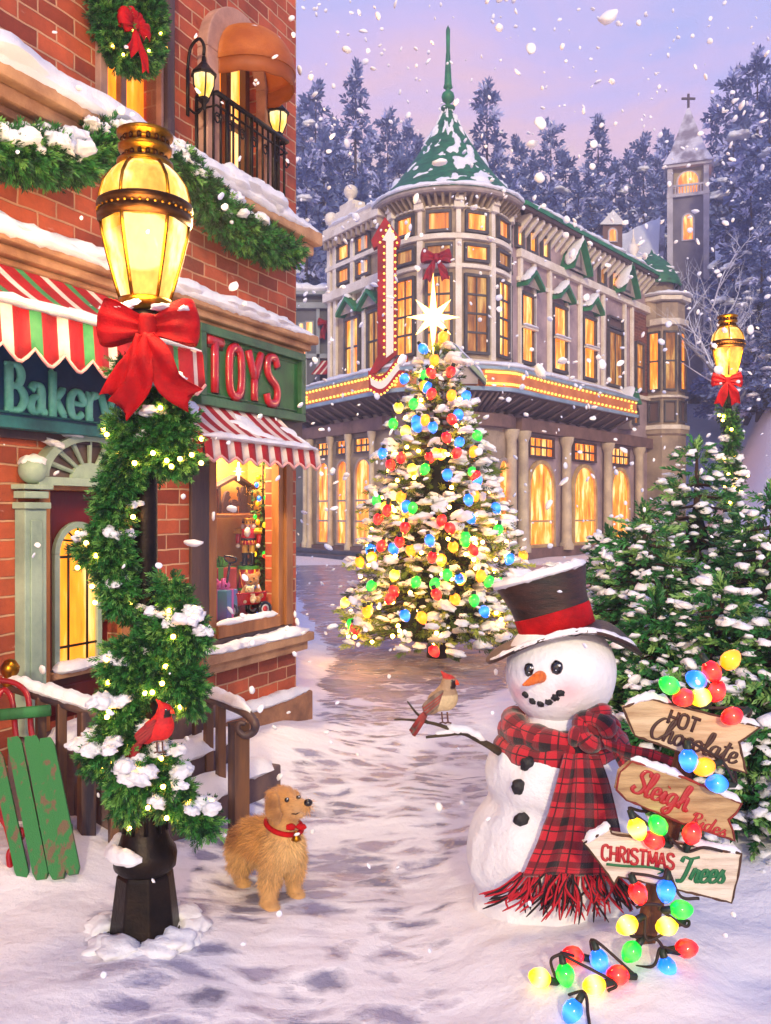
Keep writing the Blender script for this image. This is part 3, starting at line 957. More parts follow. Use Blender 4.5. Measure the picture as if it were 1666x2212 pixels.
# base course and snow on it
pl = fbox('plinth', [(-2.1, .12, -.1, .12, -.1, .3)], PLINTH, bevel=.02)
s = MB(); snow_strip(s, [FL.w(-2.0, .07, .31), FL.w(.1, .07, .31)], .08, .06, 40, 5); s.build('snow', SNOW, pl)
# dark fascia above the shop fronts
fbox('fascia', [(-6.5, .03, 0, .05, 2.45, 3.478)], DARKWOOD, bevel=0)
# toy window: dark piers, oak frame, sill
px = [S(u, 1200)[0] for u in (408, 447, 607, 622)]
fbox('window_pier', [(px[0], px[1] - .003, 0, .03, .95, 2.46)], DARKWOOD)
fr = fbox('toy_window', [(px[1], tw[0] + .004, -.125, .03, .96, 2.44), (tw[1] - .004, px[2], -.05, .03, .96, 2.44), (tw[0], tw[1], -.125, .05, .96, tw[2] + .004), (px[2] + .003, px[3], 0, .06, .96, 2.44)], ORANGEWOOD)
sl_ = fbox('sill', [(px[0] - .05, .06, 0, .17, .79, .87), (px[0], .04, 0, .11, .70, .787)], STONE, bevel=.012)
fbox('sill_panel', [(px[0], px[3], 0, .05, .872, .957)], DARKWOOD)
s = MB(); snow_strip(s, [FL.w(px[0], .1, .88), FL.w(.05, .1, .88)], .09, .05, 40, 8); s.build('snow', SNOW, sl_)
s = MB(); snow_strip(s, [FL.w(tw[0], .01, tw[2] + .01), FL.w(tw[1], .01, tw[2] + .01)], .05, .035, 24, 9); s.build('snow', SNOW, fr)
# lit display room behind the opening
rm_ = MB()
a, b, c, d = tw; D = -.52
rm_.raw([FL.w(a - .3, D, c - .06), FL.w(b + .30, D, c - .06), FL.w(b + .30, D, d + .1), FL.w(a - .3, D, d + .1)], [(0, 1, 2, 3)], 0)
rm_.raw([FL.w(a - .3, -.125, c - .06), FL.w(b + .30, -.125, c - .06), FL.w(b + .30, D, c - .06), FL.w(a - .3, D, c - .06)], [(0, 1, 2, 3)], 1)
rm_.raw([FL.w(a - .3, -.125, d + .1), FL.w(b + .30, -.125, d + .1), FL.w(b + .30, D, d + .1), FL.w(a - .3, D, d + .1)], [(0, 1, 2, 3)], 0)
for q in (a - .3, b + .30):
    rm_.raw([FL.w(q, -.125, c - .06), FL.w(q, D, c - .06), FL.w(q, D, d + .1), FL.w(q, -.125, d + .1)], [(0, 1, 2, 3)], 0)
rm_.build('display_alcove', [M('display_wall', 'f0b25a', .7, col2='d88a3a', vs=1.6), M('display_floor', 'a8642e', .4, col2='7c4420', vs=3, stretch=(1, 4, 1))], bb)
lt_ = bpy.data.lights.new('display_lamp', 'AREA'); lt_.energy = 55; lt_.size = .5; lt_.color = (1, .75, .42)
lo = bpy.data.objects.new('display_lamp', lt_); COL.objects.link(lo); lo.location = FL.w((a + b) / 2 + .1, -.3, d + .07)
gl, ntg, ng, lg, bg_ = nodes('shop_glass'); ng.remove(bg_)
tg = N(ntg, 'ShaderNodeBsdfTransparent'); gg_ = N(ntg, 'ShaderNodeBsdfGlossy'); gg_.inputs['Roughness'].default_value = .05; mg = N(ntg, 'ShaderNodeMixShader'); mg.inputs[0].default_value = .025
lg.new(tg.outputs[0], mg.inputs[1]); lg.new(gg_.outputs[0], mg.inputs[2]); lg.new(mg.outputs[0], ng['Material Output'].inputs['Surface'])
m = MB(); m.box((tw[0] + .004, -.085, tw[2] + .004), (tw[1] - .004, -.08, tw[3] - .01), FL.fr); m.build('shop_glass', gl, fr)

# upper window with a warm pane
m = MB(); m.raw([FL.w(uw[0], -.12, uw[2]), FL.w(uw[1], -.12, uw[2]), FL.w(uw[1], -.12, uw[3]), FL.w(uw[0], -.12, uw[3])], [(0, 1, 2, 3)])
f = .07
wf = fbox('upper_window', [(uw[0] - f, uw[0], -.1, .05, uw[2] - .09, uw[3]), (uw[1], uw[1] + f * 1.6, -.1, .05, uw[2] - .09, uw[3]), (uw[0], uw[1], -.1, .05, uw[2] - .09, uw[2]), ((uw[0] + uw[1]) / 2 - .03, (uw[0] + uw[1]) / 2 + .03, -.11, -.06, uw[2], uw[3])], M('window_stone', 'b08a7c', .7, col2='8a6a62', vs=4, bump=.004))
m.build('pane', WARMGLASS, wf)
sx = S(352, 200)[0]
fbox('downpipe', [(sx - .05, sx + .05, 0, .09, 4.645, WT)], DARKWOOD, bevel=.03)

# arched balcony door, its stone surround, orange hood and iron rail
m = MB(); m.raw([FL.w(aw[0], -.13, aw[2]), FL.w(aw[1], -.13, aw[2]), FL.w(aw[1], -.13, aw[3] + .0), FL.w(aw[0], -.13, aw[3])], [(0, 1, 2, 3)])
ac = (aw[0] + aw[1]) / 2; ar = (aw[1] - aw[0]) / 2
bd = MB()
for q in (aw[0] + .02, ac - .03, aw[1] - .08): bd.box((q, -.12, aw[2]), (q + .06, -.05, aw[3]), FL.fr)
bd.box((aw[0], -.12, aw[2] + .55), (aw[1], -.06, aw[2] + .6), FL.fr)
bd_ = bd.build('balcony_door', M('balcony_wood', '6b3a1c', .5, col2='4a2412', vs=6, stretch=(1, 1, .2)), bb, .006)
m.build('pane', WARMGLASS, bd_)
ag = MB()
zc = 5.71
def arch_ring(mb_, fc, c_, z_, r0, r1, o0, o1, n=20, m_=0, a0=0, a1=math.pi):
    V = []
    for i in range(n + 1):
        t = a0 + (a1 - a0) * i / n
        for r in (r0, r1):
            for o in (o0, o1): V.append(fc.w(c_ + r * math.cos(t), o, z_ + r * math.sin(t)))
    Fc = []
    for i in range(n):
        b_ = i * 4; e_ = b_ + 4
        Fc += [(b_ + 1, b_ + 3, e_ + 3, e_ + 1), (b_, e_, e_ + 2, b_ + 2), (b_ + 2, e_ + 2, e_ + 3, b_ + 3), (b_, b_ + 1, e_ + 1, e_)]
    Fc += [(0, 2, 3, 1), (n * 4, n * 4 + 1, n * 4 + 3, n * 4 + 2)]
    mb_.raw(V, Fc, m_)
arch_ring(ag, FL, ac, zc, ar + .003, ar + .17, -.02, .10)
ag.box((aw[0] - .17, -.02, 4.645), (aw[0] - .003, .10, zc), FL.fr); ag.box((aw[1] + .003, -.02, 4.645), (aw[1] + .17, .10, zc), FL.fr)
# spandrel filling the square corners of the opening above the arch
V = []
nA = 16
for i in range(nA + 1):
    t = math.pi * i / nA
    V += [FL.w(ac + ar * math.cos(t), -.01, zc + ar * math.sin(t)), FL.w(ac + ar * math.cos(t), -.01, max(aw[3] + .01, zc + ar * math.sin(t)))]
ag.raw(V, [(2 * i, 2 * i + 2, 2 * i + 3, 2 * i + 1) for i in range(nA)])
ag.build('arch_surround', M('arch_stone', 'c99a86', .75, col2='9c7468', vs=4, bump=.008, bs=25), bb, .01)
rl = MB()
r0, r1, ro = S(424, 300)[0], S(580, 300)[0], .2
zt, zb = 5.30, 4.69
def rp(t):
    L = r1 - r0; q = t * (L + 2 * ro)
    if q < ro: return (r0, q)
    if q < ro + L: return (r0 + q - ro, ro)
    return (r1, ro - (q - ro - L))
for z_, r_ in ((zt, .022), (zb + .03, .016), (zt - .1, .01)):
    rl.tube([FL.w(r0, .01, z_), FL.w(r0, ro, z_), FL.w(r1, ro, z_), FL.w(r1, .01, z_)], r_, 6)
nb = 17
for i in range(nb + 1):
    s_, o_ = rp(i / nb)
    rl.tube([FL.w(s_, o_, zb), FL.w(s_, o_, zt)], .011 if i % 4 else .02, 6)
for i in range(1, nb):
    if i % 2: continue
    s_, o_ = rp((i + .5) / nb)
    ds = (rp((i + .6) / nb)[0] - s_, rp((i + .6) / nb)[1] - o_); L_ = math.hypot(*ds) or 1
    ex, eo = ds[0] / L_ * .045, ds[1] / L_ * .045
    rl.tube([FL.w(s_ + ex * math.cos(t) * (1 - t / 14), o_ + eo * math.cos(t) * (1 - t / 14), (zt - .2) + .05 * math.sin(t) * (1 - t / 14)) for t in [k * .6 for k in range(15)]], .007, 5)
rl_ = rl.build('balcony_railing', IRON, bb)
s = MB(); snow_strip(s, [FL.w(r0, ro, zb + .0), FL.w(r1, ro, zb + .0)], .1, .08, 24, 3); s.build('snow', SNOW, rl_)

# orange dome hood over the balcony
hd = thing('dome_awning', 'orange dome-shaped fabric hood over the arched balcony', 'awning', FL.w(ac, 0, 5.55))
hm = MB()
hw, ho, hh = ar + .03, .44, .40
def hood(a_, b_):
    t = math.pi * a_; p_ = math.pi / 2 * b_
    return FL.w(ac + hw * math.cos(t) * math.cos(p_), .105 + ho * math.sin(t) * math.cos(p_), 5.66 + hh * math.sin(p_))
hm.grid(hood, 28, 10, 0, thick=.015)
hm.grid(lambda a_, b_: FL.w(ac + (hw + .004) * math.cos(math.pi * a_), .105 + (ho + .004) * math.sin(math.pi * a_), 5.675 - .13 * b_ - .012 * abs(math.sin(math.pi * 7 * a_)) * b_), 56, 2, 1, thick=.012)
hm.build('hood', [M('orange_canvas', 'c8701f', .6, col2='a4500e', vs=3, bump=.004, bs=60), M('orange_canvas_hem', 'a8540f', .6, col2='8a400a', vs=3)], hd)
hs = MB(); 

sn_ = MB(); snow_sheet(sn_, lambda a_, b_: hood(a_, .45 + .55 * b_), lambda a_, b_: Vector((n3.x * .5, n3.y * .5, .8)), 40, 16, .03, 3, (4, 3), -.15); sn_.build('snow', SNOW, hd)


# wall lanterns
def wall_lantern(base, label):
    r = thing('wall_lantern', label, 'lantern', base, 'iron carriage lanterns beside the balcony')
    k = 1.0
    b_ = Vector(base)
    o3 = Vector((FL.n.x, FL.n.y, 0))
    c_ = b_ + o3 * .16
    m = MB()
    m.tube(catmull([b_ + Vector((0, 0, .12)), b_ + o3 * .03 + Vector((0, 0, .3)), b_ + o3 * .11 + Vector((0, 0, .36)), c_ + Vector((0, 0, .30)), c_ + Vector((0, 0, .22))], 5), .013, 6)
    m.tube([b_ + Vector((0, 0, -.22)), b_ + Vector((0, 0, .14))], .02, 6)
    m.tube(catmull([b_ + Vector((0, 0, -.15)), b_ + o3 * .09 + Vector((0, 0, -.22)), c_ + Vector((0, 0, -.17))], 5), .010, 6)
    m.build('bracket', IRON, r)
    g = MB(); fr_ = Matrix.Translation(c_)
    g.lathe([(.035, -.12), (.075, -.02), (.08, .06)], 8, fr_, 0, False); g.build('lantern_glass', LAMPGLASS, r)
    m = MB()
    m.lathe([(.0, .22), (.015, .21), (.02, .17), (.05, .13), (.10, .075), (.10, .055), (.082, .055)], 8, fr_, 0, False)
    m.lathe([(.04, -.11), (.045, -.13), (.02, -.16), (.012, -.2), (0, -.21)], 8, fr_, 0, False)
    for q in range(4):
        t = q * math.pi / 2 + .4
        m.tube([c_ + Vector((.036 * math.cos(t), .036 * math.sin(t), -.12)), c_ + Vector((.077 * math.cos(t), .077 * math.sin(t), -.02)), c_ + Vector((.082 * math.cos(t), .082 * math.sin(t), .06))], .007, 5)
    m.build('lantern_cap', IRON, r)
    return r


q = S(405, 190); wall_lantern(FL.w(q[0], .0, q[1]), 'black iron lantern at the upper left of the balcony arch')
q = S(568, 268); wall_lantern(FL.w(q[0], .0, q[1]), 'black iron lantern at the right end of the balcony rail')

# ---- door with fanlight and green pilaster
dm = MB(); dm.box((dw[0], -.15, dw[2]), (dw[1], -.09, dw[3]), FL.fr)
dd = dm.build('door', DOORRED, bb, .004)
dc = (dw[0] + dw[1]) / 2 + .02; dr = .17
pn = MB()
for a0, a1, z0, z1 in ((dw[0] + .06, dc - dr - .05, .7, 1.95), (dw[0] + .1, dw[1] - .1, .66, .84)):
    pn.box((a0, -.089, z0), (a1, -.075, z1), FL.fr)
pn.build('door_panel', DOORRED, dd, .01)
gm = MB(); zb_, zs = .98, 1.72
poly = [(dc - dr, zb_), (dc + dr, zb_)] + [(dc + dr * math.cos(t), zs + dr * math.sin(t)) for t in [math.pi * i / 14 for i in range(15)]]
gm.prism(poly, -.09, -.08, FL.fr); gm.build('door_glass', WARMGLASS, dd)
gf = MB(); arch_ring(gf, FL, dc, zs, dr, dr + .045, -.089, -.055); gf.box((dc - dr - .045, -.089, zb_ - .03), (dc - dr, -.055, zs), FL.fr); gf.box((dc + dr, -.089, zb_ - .03), (dc + dr + .045, -.055, zs), FL.fr)
gf.build('glass_frame', SAGE, dd, .004)
gb = MB()
for q in (-.085, .085): gb.tube([FL.w(dc + q, -.07, zb_), FL.w(dc + q, -.07, zs + .06)], .009, 6)
for z_ in (zb_ + .12, zs - .02): gb.tube([FL.w(dc - dr, -.07, z_), FL.w(dc + dr, -.07, z_)], .009, 6)
for t in (.6, 1.05, 1.57, 2.1, 2.55): gb.tube([FL.w(dc + .04 * math.cos(t), -.07, zs + .06 + .04 * math.sin(t)), FL.w(dc + dr * math.cos(t), -.07, zs + dr * math.sin(t))], .007, 5)
gb.build('glass_grille', IRON, dd)
ds_ = MB(); ds_.box((dc - .26, -.09, .9), (dc + .24, -.02, .95), FL.fr); sh_ = ds_.build('door_ledge', STONE, dd, .01)
s = MB(); snow_strip(s, [FL.w(dc - .25, -.04, .955), FL.w(dc + .23, -.04, .955)], .06, .05, 16, 2); s.build('snow', SNOW, dd)
kn = MB(); kn.ball(FL.w(dw[1] - .06, -.06, 1.25), .022); kn.build('knob', GOLD, dd)
fbox('door_frame', [(dw[0] - .09, dw[0], -.06, .04, .6, dw[3] + .07), (dw[1], dw[1] + .09, -.06, .04, .6, dw[3] + .07), (dw[0], dw[1], -.06, .04, dw[3], dw[3] + .07)], ORANGEWOOD)
# fanlight
fx, fz = S(158, 1028, .05); fz = dw[3] + .085; fR = S(246, 1028)[0] - S(158, 1028)[0]
fx = dc; fR = .40
fn = MB(); fn.prism([(fx + fR * math.cos(t), fz + fR * .62 * math.sin(t)) for t in [math.pi * i / 20 for i in range(21)]], -.02, .02, FL.fr)
fl_ = fn.build('fanlight', M('fanlight_back', '4a3a34', .4, col2='6d5a50', vs=5), bb)
fo = MB()
def ell_ring(mb_, r0, r1, o0, o1, n=22):
    V = []
    for i in range(n + 1):
        t = math.pi * i / n
        for r in (r0, r1):
            for o in (o0, o1): V.append(FL.w(fx + r * math.cos(t), o, fz + r * .62 * math.sin(t)))
    Fc = []
    for i in range(n):
        b_ = i * 4; e_ = b_ + 4
        Fc += [(b_ + 1, b_ + 3, e_ + 3, e_ + 1), (b_, e_, e_ + 2, b_ + 2), (b_ + 2, e_ + 2, e_ + 3, b_ + 3), (b_, b_ + 1, e_ + 1, e_)]
    Fc += [(0, 2, 3, 1), (n * 4, n * 4 + 1, n * 4 + 3, n * 4 + 2)]
    mb_.raw(V, Fc)
ell_ring(fo, fR, fR + .07, -.01, .09); ell_ring(fo, fR * .02, fR * .42, .021, .05)
for i in range(1, 8):
    t = math.pi * i / 8
    fo.tube([FL.w(fx + r * math.cos(t), .035, fz + r * .62 * math.sin(t)) for r in (fR * .4, fR * 1.0)], [.014, .02], 6)
fo.box((fx - fR - .09, .0, fz - .055), (fx + fR + .09, .1, fz - .003), FL.fr)
fo.build('fanlight_frame', SAGE, fl_, .004)
s = MB(); put_snow(s, [tuple(FL.w(fx + (fR + .05) * math.cos(t), .05, fz + (fR + .05) * .62 * math.sin(t) + .02)) for t in (.5, .9, 2.0, 2.4)], [(.07, .07, .04)] * 4); s.build('snow', SNOW, fl_)
# pilaster with ball
pa, pb = S(32, 1200)[0], S(79, 1200)[0]
pm = (pa + pb) / 2; pw_ = (pb - pa) / 2
pi_ = fbox('pilaster', [(pa, pb, 0, .09, .62, 2.02), (pa - .02, pb + .02, 0, .11, 2.02, 2.06), (pa - .01, pb + .01, 0, .1, 2.085, 2.13), (pa - .03, pb + .03, 0, .12, 2.14, 2.17), (pa + .04, pb - .04, .09, .1, .75, 1.95)], SAGE, bevel=.008)
bm_ = MB(); bm_.ball(FL.w(pm, .06, 2.26), .085, 0, 3); bm_.build('ball_finial', SAGE, pi_)
s = MB(); s.ball(FL.w(pm, .06, 2.31), (.075, .075, .05), 0, 2, noise=.3, seed=4); s.build('snow', SNOW, pi_)
# stoop
st_ = MB()
s0, s1 = -3.35, -1.95
for k, (o1, z) in enumerate(((.55, .6), (.82, .42), (1.08, .24))):
    st_.box((s0, .0, z - .18 if k else 0), (s1, o1, z), FL.fr) if k == 0 else st_.box((s0, (.55, .82)[k - 1], 0), (s1, o1, z), FL.fr)
stoop = st_.build('stoop', M('stoop_stone', '7a5f58', .8, col2='55444a', vs=4, bump=.012, bs=20), bb, .015)
s = MB()
for k, (o, z) in enumerate(((.3, .61), (.7, .43), (.96, .25))): snow_strip(s, [FL.w(s0 + .05, o, z), FL.w(s1 - .02, o, z)], .17, .07, 26, k)
s.build('snow', SNOW, stoop)


# ---- letters drawn as strokes
CAP = {'T': [[(0, 1), (.62, 1)], [(.31, 1), (.31, 0)]], 'O': [[(.3, 1), (.08, .88), (.03, .5), (.08, .12), (.3, 0), (.52, .12), (.57, .5), (.52, .88), (.3, 1)]],
       'Y': [[(0, 1), (.3, .45)], [(.6, 1), (.3, .45)], [(.3, .45), (.3, 0)]], 'S': [[(.55, .82), (.45, .97), (.28, 1), (.1, .94), (.05, .75), (.15, .58), (.45, .43), (.56, .25), (.48, .06), (.28, 0), (.1, .04), (.02, .2)]],
       'H': [[(.05, 0), (.05, 1)], [(.55, 0), (.55, 1)], [(.05, .52), (.55, .52)]], 'C': [[(.55, .82), (.42, .98), (.28, 1), (.08, .86), (.03, .5), (.08, .14), (.28, 0), (.42, .02), (.55, .18)]],
       'R': [[(.06, 0), (.06, 1)], [(.06, 1), (.38, .98), (.52, .77), (.38, .55), (.06, .5)], [(.25, .5), (.56, 0)]], 'I': [[(.1, 0), (.1, 1)]],
       'M': [[(.04, 0), (.06, 1)], [(.06, 1), (.36, .2)], [(.36, .2), (.66, 1)], [(.66, 1), (.68, 0)]], 'A': [[(.0, 0), (.3, 1)], [(.3, 1), (.6, 0)], [(.1, .33), (.5, .33)]]}
CAPW = {'T': .62, 'O': .6, 'Y': .6, 'S': .58, 'H': .6, 'C': .57, 'R': .57, 'I': .2, 'M': .72, 'A': .6}
SER = {'B': ([[(.14, 0), (.14, 1)], [(.14, 1), (.42, .98), (.53, .78), (.42, .57), (.14, .53)], [(.14, .53), (.48, .5), (.63, .27), (.48, .03), (.14, 0)], [(.0, 0), (.3, 0)], [(.0, 1), (.3, 1)]], .7),
       'a': ([[(.08, .5), (.2, .63), (.38, .6), (.43, .42), (.43, .12), (.5, .02), (.58, .06)], [(.43, .38), (.16, .32), (.06, .15), (.17, .01), (.34, .06), (.43, .2)]], .62),
       'k': ([[(.12, 0), (.12, 1)], [(.46, .6), (.13, .28)], [(.22, .36), (.5, .02)], [(.0, 0), (.25, 0)], [(.02, 1), (.12, 1)], [(.38, .62), (.56, .62)], [(.42, 0), (.6, 0)]], .62),
       'e': ([[(.06, .34), (.5, .34), (.47, .53), (.3, .63), (.11, .52), (.05, .3), (.12, .07), (.3, 0), (.5, .1)]], .58),
       'r': ([[(.12, 0), (.12, .62)], [(.12, .42), (.22, .58), (.34, .62), (.42, .54)], [(.0, 0), (.26, 0)], [(.0, .62), (.12, .62)]], .47),
       'y': ([[(.05, .62), (.27, .04)], [(.52, .62), (.27, .04), (.16, -.22), (.02, -.26)], [(-.02, .62), (.16, .62)], [(.42, .62), (.6, .62)]], .6)}
SCR = {'C': ([[(.62, .88), (.5, 1), (.3, .95), (.1, .65), (.05, .3), (.2, .02), (.45, .02), (.62, .2)]], .6), 'h': ([[(.0, .1), (.2, .55), (.3, .95), (.2, 1), (.13, .7), (.1, 0)], [(.1, .2), (.25, .5), (.36, .48), (.36, .12), (.44, 0), (.54, .1)]], .52),
       'o': ([[(.25, .5), (.08, .4), (.05, .15), (.2, 0), (.36, .12), (.38, .38), (.25, .5), (.34, .42), (.5, .42)]], .48), 'c': ([[(.38, .42), (.25, .5), (.1, .38), (.05, .16), (.18, 0), (.34, .05), (.46, .18)]], .44),
       'l': ([[(.0, .1), (.22, .6), (.26, .98), (.15, .98), (.1, .6), (.12, .08), (.22, 0), (.34, .1)]], .32), 'a': ([[(.38, .45), (.22, .5), (.07, .36), (.06, .1), (.18, 0), (.32, .12), (.4, .48), (.38, .1), (.46, 0), (.56, .1)]], .54),
       't': ([[(.0, .1), (.16, .45), (.22, .85), (.15, .12), (.24, 0), (.36, .1)], [(.0, .6), (.4, .66)]], .36), 'e': ([[(.03, .2), (.3, .28), (.32, .45), (.2, .5), (.08, .36), (.08, .1), (.2, 0), (.36, .06), (.46, .18)]], .44),
       'S': ([[(.58, .82), (.48, 1), (.26, .98), (.16, .76), (.34, .55), (.5, .32), (.4, .06), (.18, 0), (.02, .12), (.1, .28)]], .56), 'i': ([[(.0, .1), (.14, .48), (.1, .1), (.18, 0), (.3, .1)], [(.17, .68), (.19, .72)]], .28),
       'g': ([[(.38, .45), (.22, .5), (.07, .36), (.06, .12), (.18, .02), (.32, .14), (.4, .48), (.34, -.2), (.18, -.38), (.05, -.26), (.3, -.02), (.54, .1)]], .52), 'R': ([[(.2, .95), (.16, .5), (.08, 0)], [(.0, .75), (.12, .98), (.42, 1), (.5, .78), (.38, .58), (.18, .52)], [(.26, .52), (.46, .06), (.6, .06)]], .58),
       'd': ([[(.36, .45), (.22, .5), (.07, .36), (.06, .1), (.18, 0), (.32, .14), (.48, 1), (.4, .3), (.42, .04), (.56, .1)]], .54), 's': ([[(.0, .1), (.22, .5), (.2, .36), (.32, .16), (.24, .0), (.06, .03)]], .38),
       'T': ([[(.0, .8), (.1, .98), (.4, .93), (.8, 1)], [(.46, .94), (.34, .4), (.2, .05), (.04, .02), (.0, .12)]], .6), 'r': ([[(.0, .1), (.14, .52), (.2, .42), (.34, .46), (.28, .12), (.36, 0), (.48, .1)]], .44)}


def write(mb_, text, font, org, right, up, nor, h, wid, thick, m_=0, gap=.12, slant=0, xs=1.0, curve=True, lift=0.0, caps=None):
    right, up, nor = Vector(right).normalized(), Vector(up).normalized(), Vector(nor).normalized()
    x = 0; k = 0
    for ch in text:
        if ch == ' ': x += .35; continue
        st, w_ = (font[ch], CAPW[ch]) if font is CAP else font[ch]
        for q in st:
            pts = []
            for a_, b_ in q:
                pts.append((a_, b_))
            smooth_ = curve and len(q) > 2
            pp = [Vector(org) + right * ((x + a_) * xs * h + slant * b_ * h) + up * (b_ * h) + nor * (lift + .0006 * (k % 5)) for a_, b_ in pts]
            if smooth_: pp = catmull(pp, 5)
            else: pp = [pp[0].lerp(pp[-1], t / 3) for t in range(4)] if len(pp) == 2 else pp
            n_ = len(pp)
            thin = font is SER and len(q) == 2 and abs(q[0][1] - q[1][1]) < .02
            if font is SCR:
                rr = [wid * h * (.55 + .6 * abs(((pp[min(i + 1, n_ - 1)] - pp[max(i - 1, 0)]).normalized()).dot(up))) for i in range(n_)]
            elif font is SER: rr = [wid * h * (.5 if thin else .62 + .5 * abs(((pp[min(i + 1, n_ - 1)] - pp[max(i - 1, 0)]).normalized()).dot(up))) for i in range(n_)]
            else: rr = [wid * h] * n_
            mb_.tube(pp, rr, 8, m_, squash=(nor, thick / (wid * h)))
            k += 1
        x += w_ + gap
    return x * xs * h


# ---- shop signs
def shop_sign(name_, label, s0, s1, z0, z1, c_board, c_frame):
    r = thing('shop_sign', label, 'sign', FL.w((s0 + s1) / 2, .05, z0))
    f_ = .07
    b_ = MB(); b_.box((s0 + f_, .053, z0 + f_), (s1 - f_, .1, z1 - f_), FL.fr); b_.build('sign_board', c_board, r)
    m_ = MB()
    for a0, a1, c0, c1 in ((s0, s1, z0, z0 + f_), (s0, s1, z1 - f_, z1), (s0, s0 + f_, z0 + f_, z1 - f_), (s1 - f_, s1, z0 + f_, z1 - f_)): m_.box((a0, .054, c0), (a1, .15, c1), FL.fr)
    for a0, a1, c0, c1 in ((s0 + f_ + .02, s1 - f_ - .02, z0 + f_ + .02, z0 + f_ + .035), (s0 + f_ + .02, s1 - f_ - .02, z1 - f_ - .035, z1 - f_ - .02)): m_.box((a0, .1, c0), (a1, .112, c1), FL.fr)
    m_.build('sign_frame', c_frame, r, .012)
    return r


GRB = M('green_board', '1f6b2e', .45, col2='124a20', vs=3, bump=.003, bs=20)
GRF = M('green_frame', '3d6b46', .45, col2='1f3f2a', vs=4, bump=.004, bs=20)
BLB = M('blue_board', '12466c', .5, col2='0c3050', vs=3, bump=.003, bs=20)
BLF = M('teal_frame', '2f7a7c', .45, col2='1d5058', vs=4, bump=.004, bs=20)
n3 = Vector((FL.n.x, FL.n.y, 0)); t3 = Vector((FL.t.x, FL.t.y, 0)); Z3 = Vector((0, 0, 1))
a0, a1 = S(402, 800)[0], S(632, 800)[0]
r = shop_sign('toys', 'green wooden sign with raised red letters reading TOYS', a0, a1, 2.84, 3.475, GRB, GRF)
m = MB(); q0 = S(447, 800, .11)[0]
write(m, 'TOYS', CAP, FL.w(q0, .112, 2.955), t3, Z3, n3, .415, .098, .03, 0, .26, 0, (S(600, 800, .11)[0] - q0) / (.415 * (.62 + .6 + .6 + .58 + .26 * 3)))
m.build('lettering', M('sign_red', 'c4121f', .3, col2='9a0a14', vs=6, coat=.5), r)
m = MB()
write(m, 'TOYS', CAP, FL.w(q0 + .02, .104, 2.94), t3, Z3, n3, .415, .12, .006, 0, .26, 0, (S(600, 800, .11)[0] - q0) / (.415 * (.62 + .6 + .6 + .58 + .26 * 3)))
m.build('lettering_edge', M('sign_red_edge', '3d0a0c', .5), r)
a1 = S(268, 900)[0]
r = shop_sign('bakery', 'blue wooden sign with pale green letters reading Bakery', a1 - 1.55, a1, 2.50, 3.12, BLB, BLF)
m = MB(); q0, q1 = S(8, 880, .1)[0], S(246, 880, .1)[0]
write(m, 'Bakery', SER, FL.w(q0, .108, 2.615), t3, Z3, n3, .27, .105, .02, 0, .07, 0, (q1 - q0) / (.27 * (.7 + .62 + .62 + .58 + .47 + .6 + .07 * 5)))
m.build('lettering', M('mint_letter', '86e6ca', .45, col2='5cbfa6', vs=7, coat=.2), r)


# ---- striped awnings
AR = M('awning_red', 'b5121b', .65, col2='8c0a12', vs=5, bump=.003, bs=60)
AWH = M('awning_cream', 'ead9cc', .7, col2='cdb8ae', vs=5, bump=.003, bs=60)
AGR = M('awning_green', '4a9a5c', .65, col2='2f7a48', vs=5)
APK = M('awning_hem', 'e9aaa4', .7)


def awning(label, s0, s1, zt, zf, zv, o, pattern, scal):
    r = thing('shop_awning', label, 'awning', FL.w((s0 + s1) / 2, .06, zt), 'striped shop awnings')
    m = MB(); n_ = len(pattern)
    def top(a_, b_): return FL.w(s0 + (s1 - s0) * a_, .06 + (o - .06) * b_, zt + (zf - zt) * b_ - .03 * math.sin(math.pi * b_))
    m.grid(top, n_, 6, lambda i, j: pattern[i], thick=.012)
    per = scal
    def val(a_, b_):
        drop = (zf - zv) * (1 - .28 * (1 - abs(math.sin(math.pi * per * a_))) ** 1.0)
        return FL.w(s0 + (s1 - s0) * a_, o + .004 + .02 * b_ + .012 * math.sin(a_ * per * 6.28), zf - .003 - drop * b_)
    k = 6
    m.grid(val, n_ * k, 3, lambda i, j: pattern[i // k], thick=.008)
    # side cheeks
    for sx_ in (s0, s1):
        V = [FL.w(sx_, .06, zt - .02), FL.w(sx_, o, zf - .01), FL.w(sx_, o, zv + .05), FL.w(sx_, .06, zv + .05)]
        nn = 5
        for i in range(nn):
            t0, t1 = i / nn, (i + 1) / nn
            m.raw([V[0].lerp(V[1], t0), V[0].lerp(V[1], t1), V[3].lerp(V[2], t1), V[3].lerp(V[2], t0)], [(0, 1, 2, 3)], i % 2)
    m.build('canvas', [AR, AWH, AGR, APK], r)
    h = MB()
    h.tube([val(i / 80, 1.0) + n3 * .006 for i in range(81)], .011, 6); h.build('hem', APK, r)
    s_ = MB(); snow_strip(s_, [top(i / 10, .97) + Vector((0, 0, .012)) for i in range(11)], .06, .035, 40, s0)
    an = Vector((n3.x * (zt - zf), n3.y * (zt - zf), o)).normalized()
    snow_sheet(s_, top, lambda a_, b_: an, int((s1 - s0) * 40), 24, .03, s0, ((s1 - s0) * 2.6, 3.0), -.02)
    s_.build('snow', SNOW, r)
    return r


p1 = []
while len(p1) < 52: p1 += [0, 0, 1, 0, 0, 2]
e1 = S(437, 800, .62)[0]
awning('large red awning with cream and green stripes above the Bakery sign', e1 - 3.4, e1, 3.47, 3.09, 2.80, .62, p1[:52], 16)
e0, e1 = S(438, 990, .5)[0], S(688, 1000, .5)[0]
awning('red and pink-white striped awning above the toy shop window', e0, e1, 2.86, 2.53, 2.37, .5, [0, 1] * 9, 9)
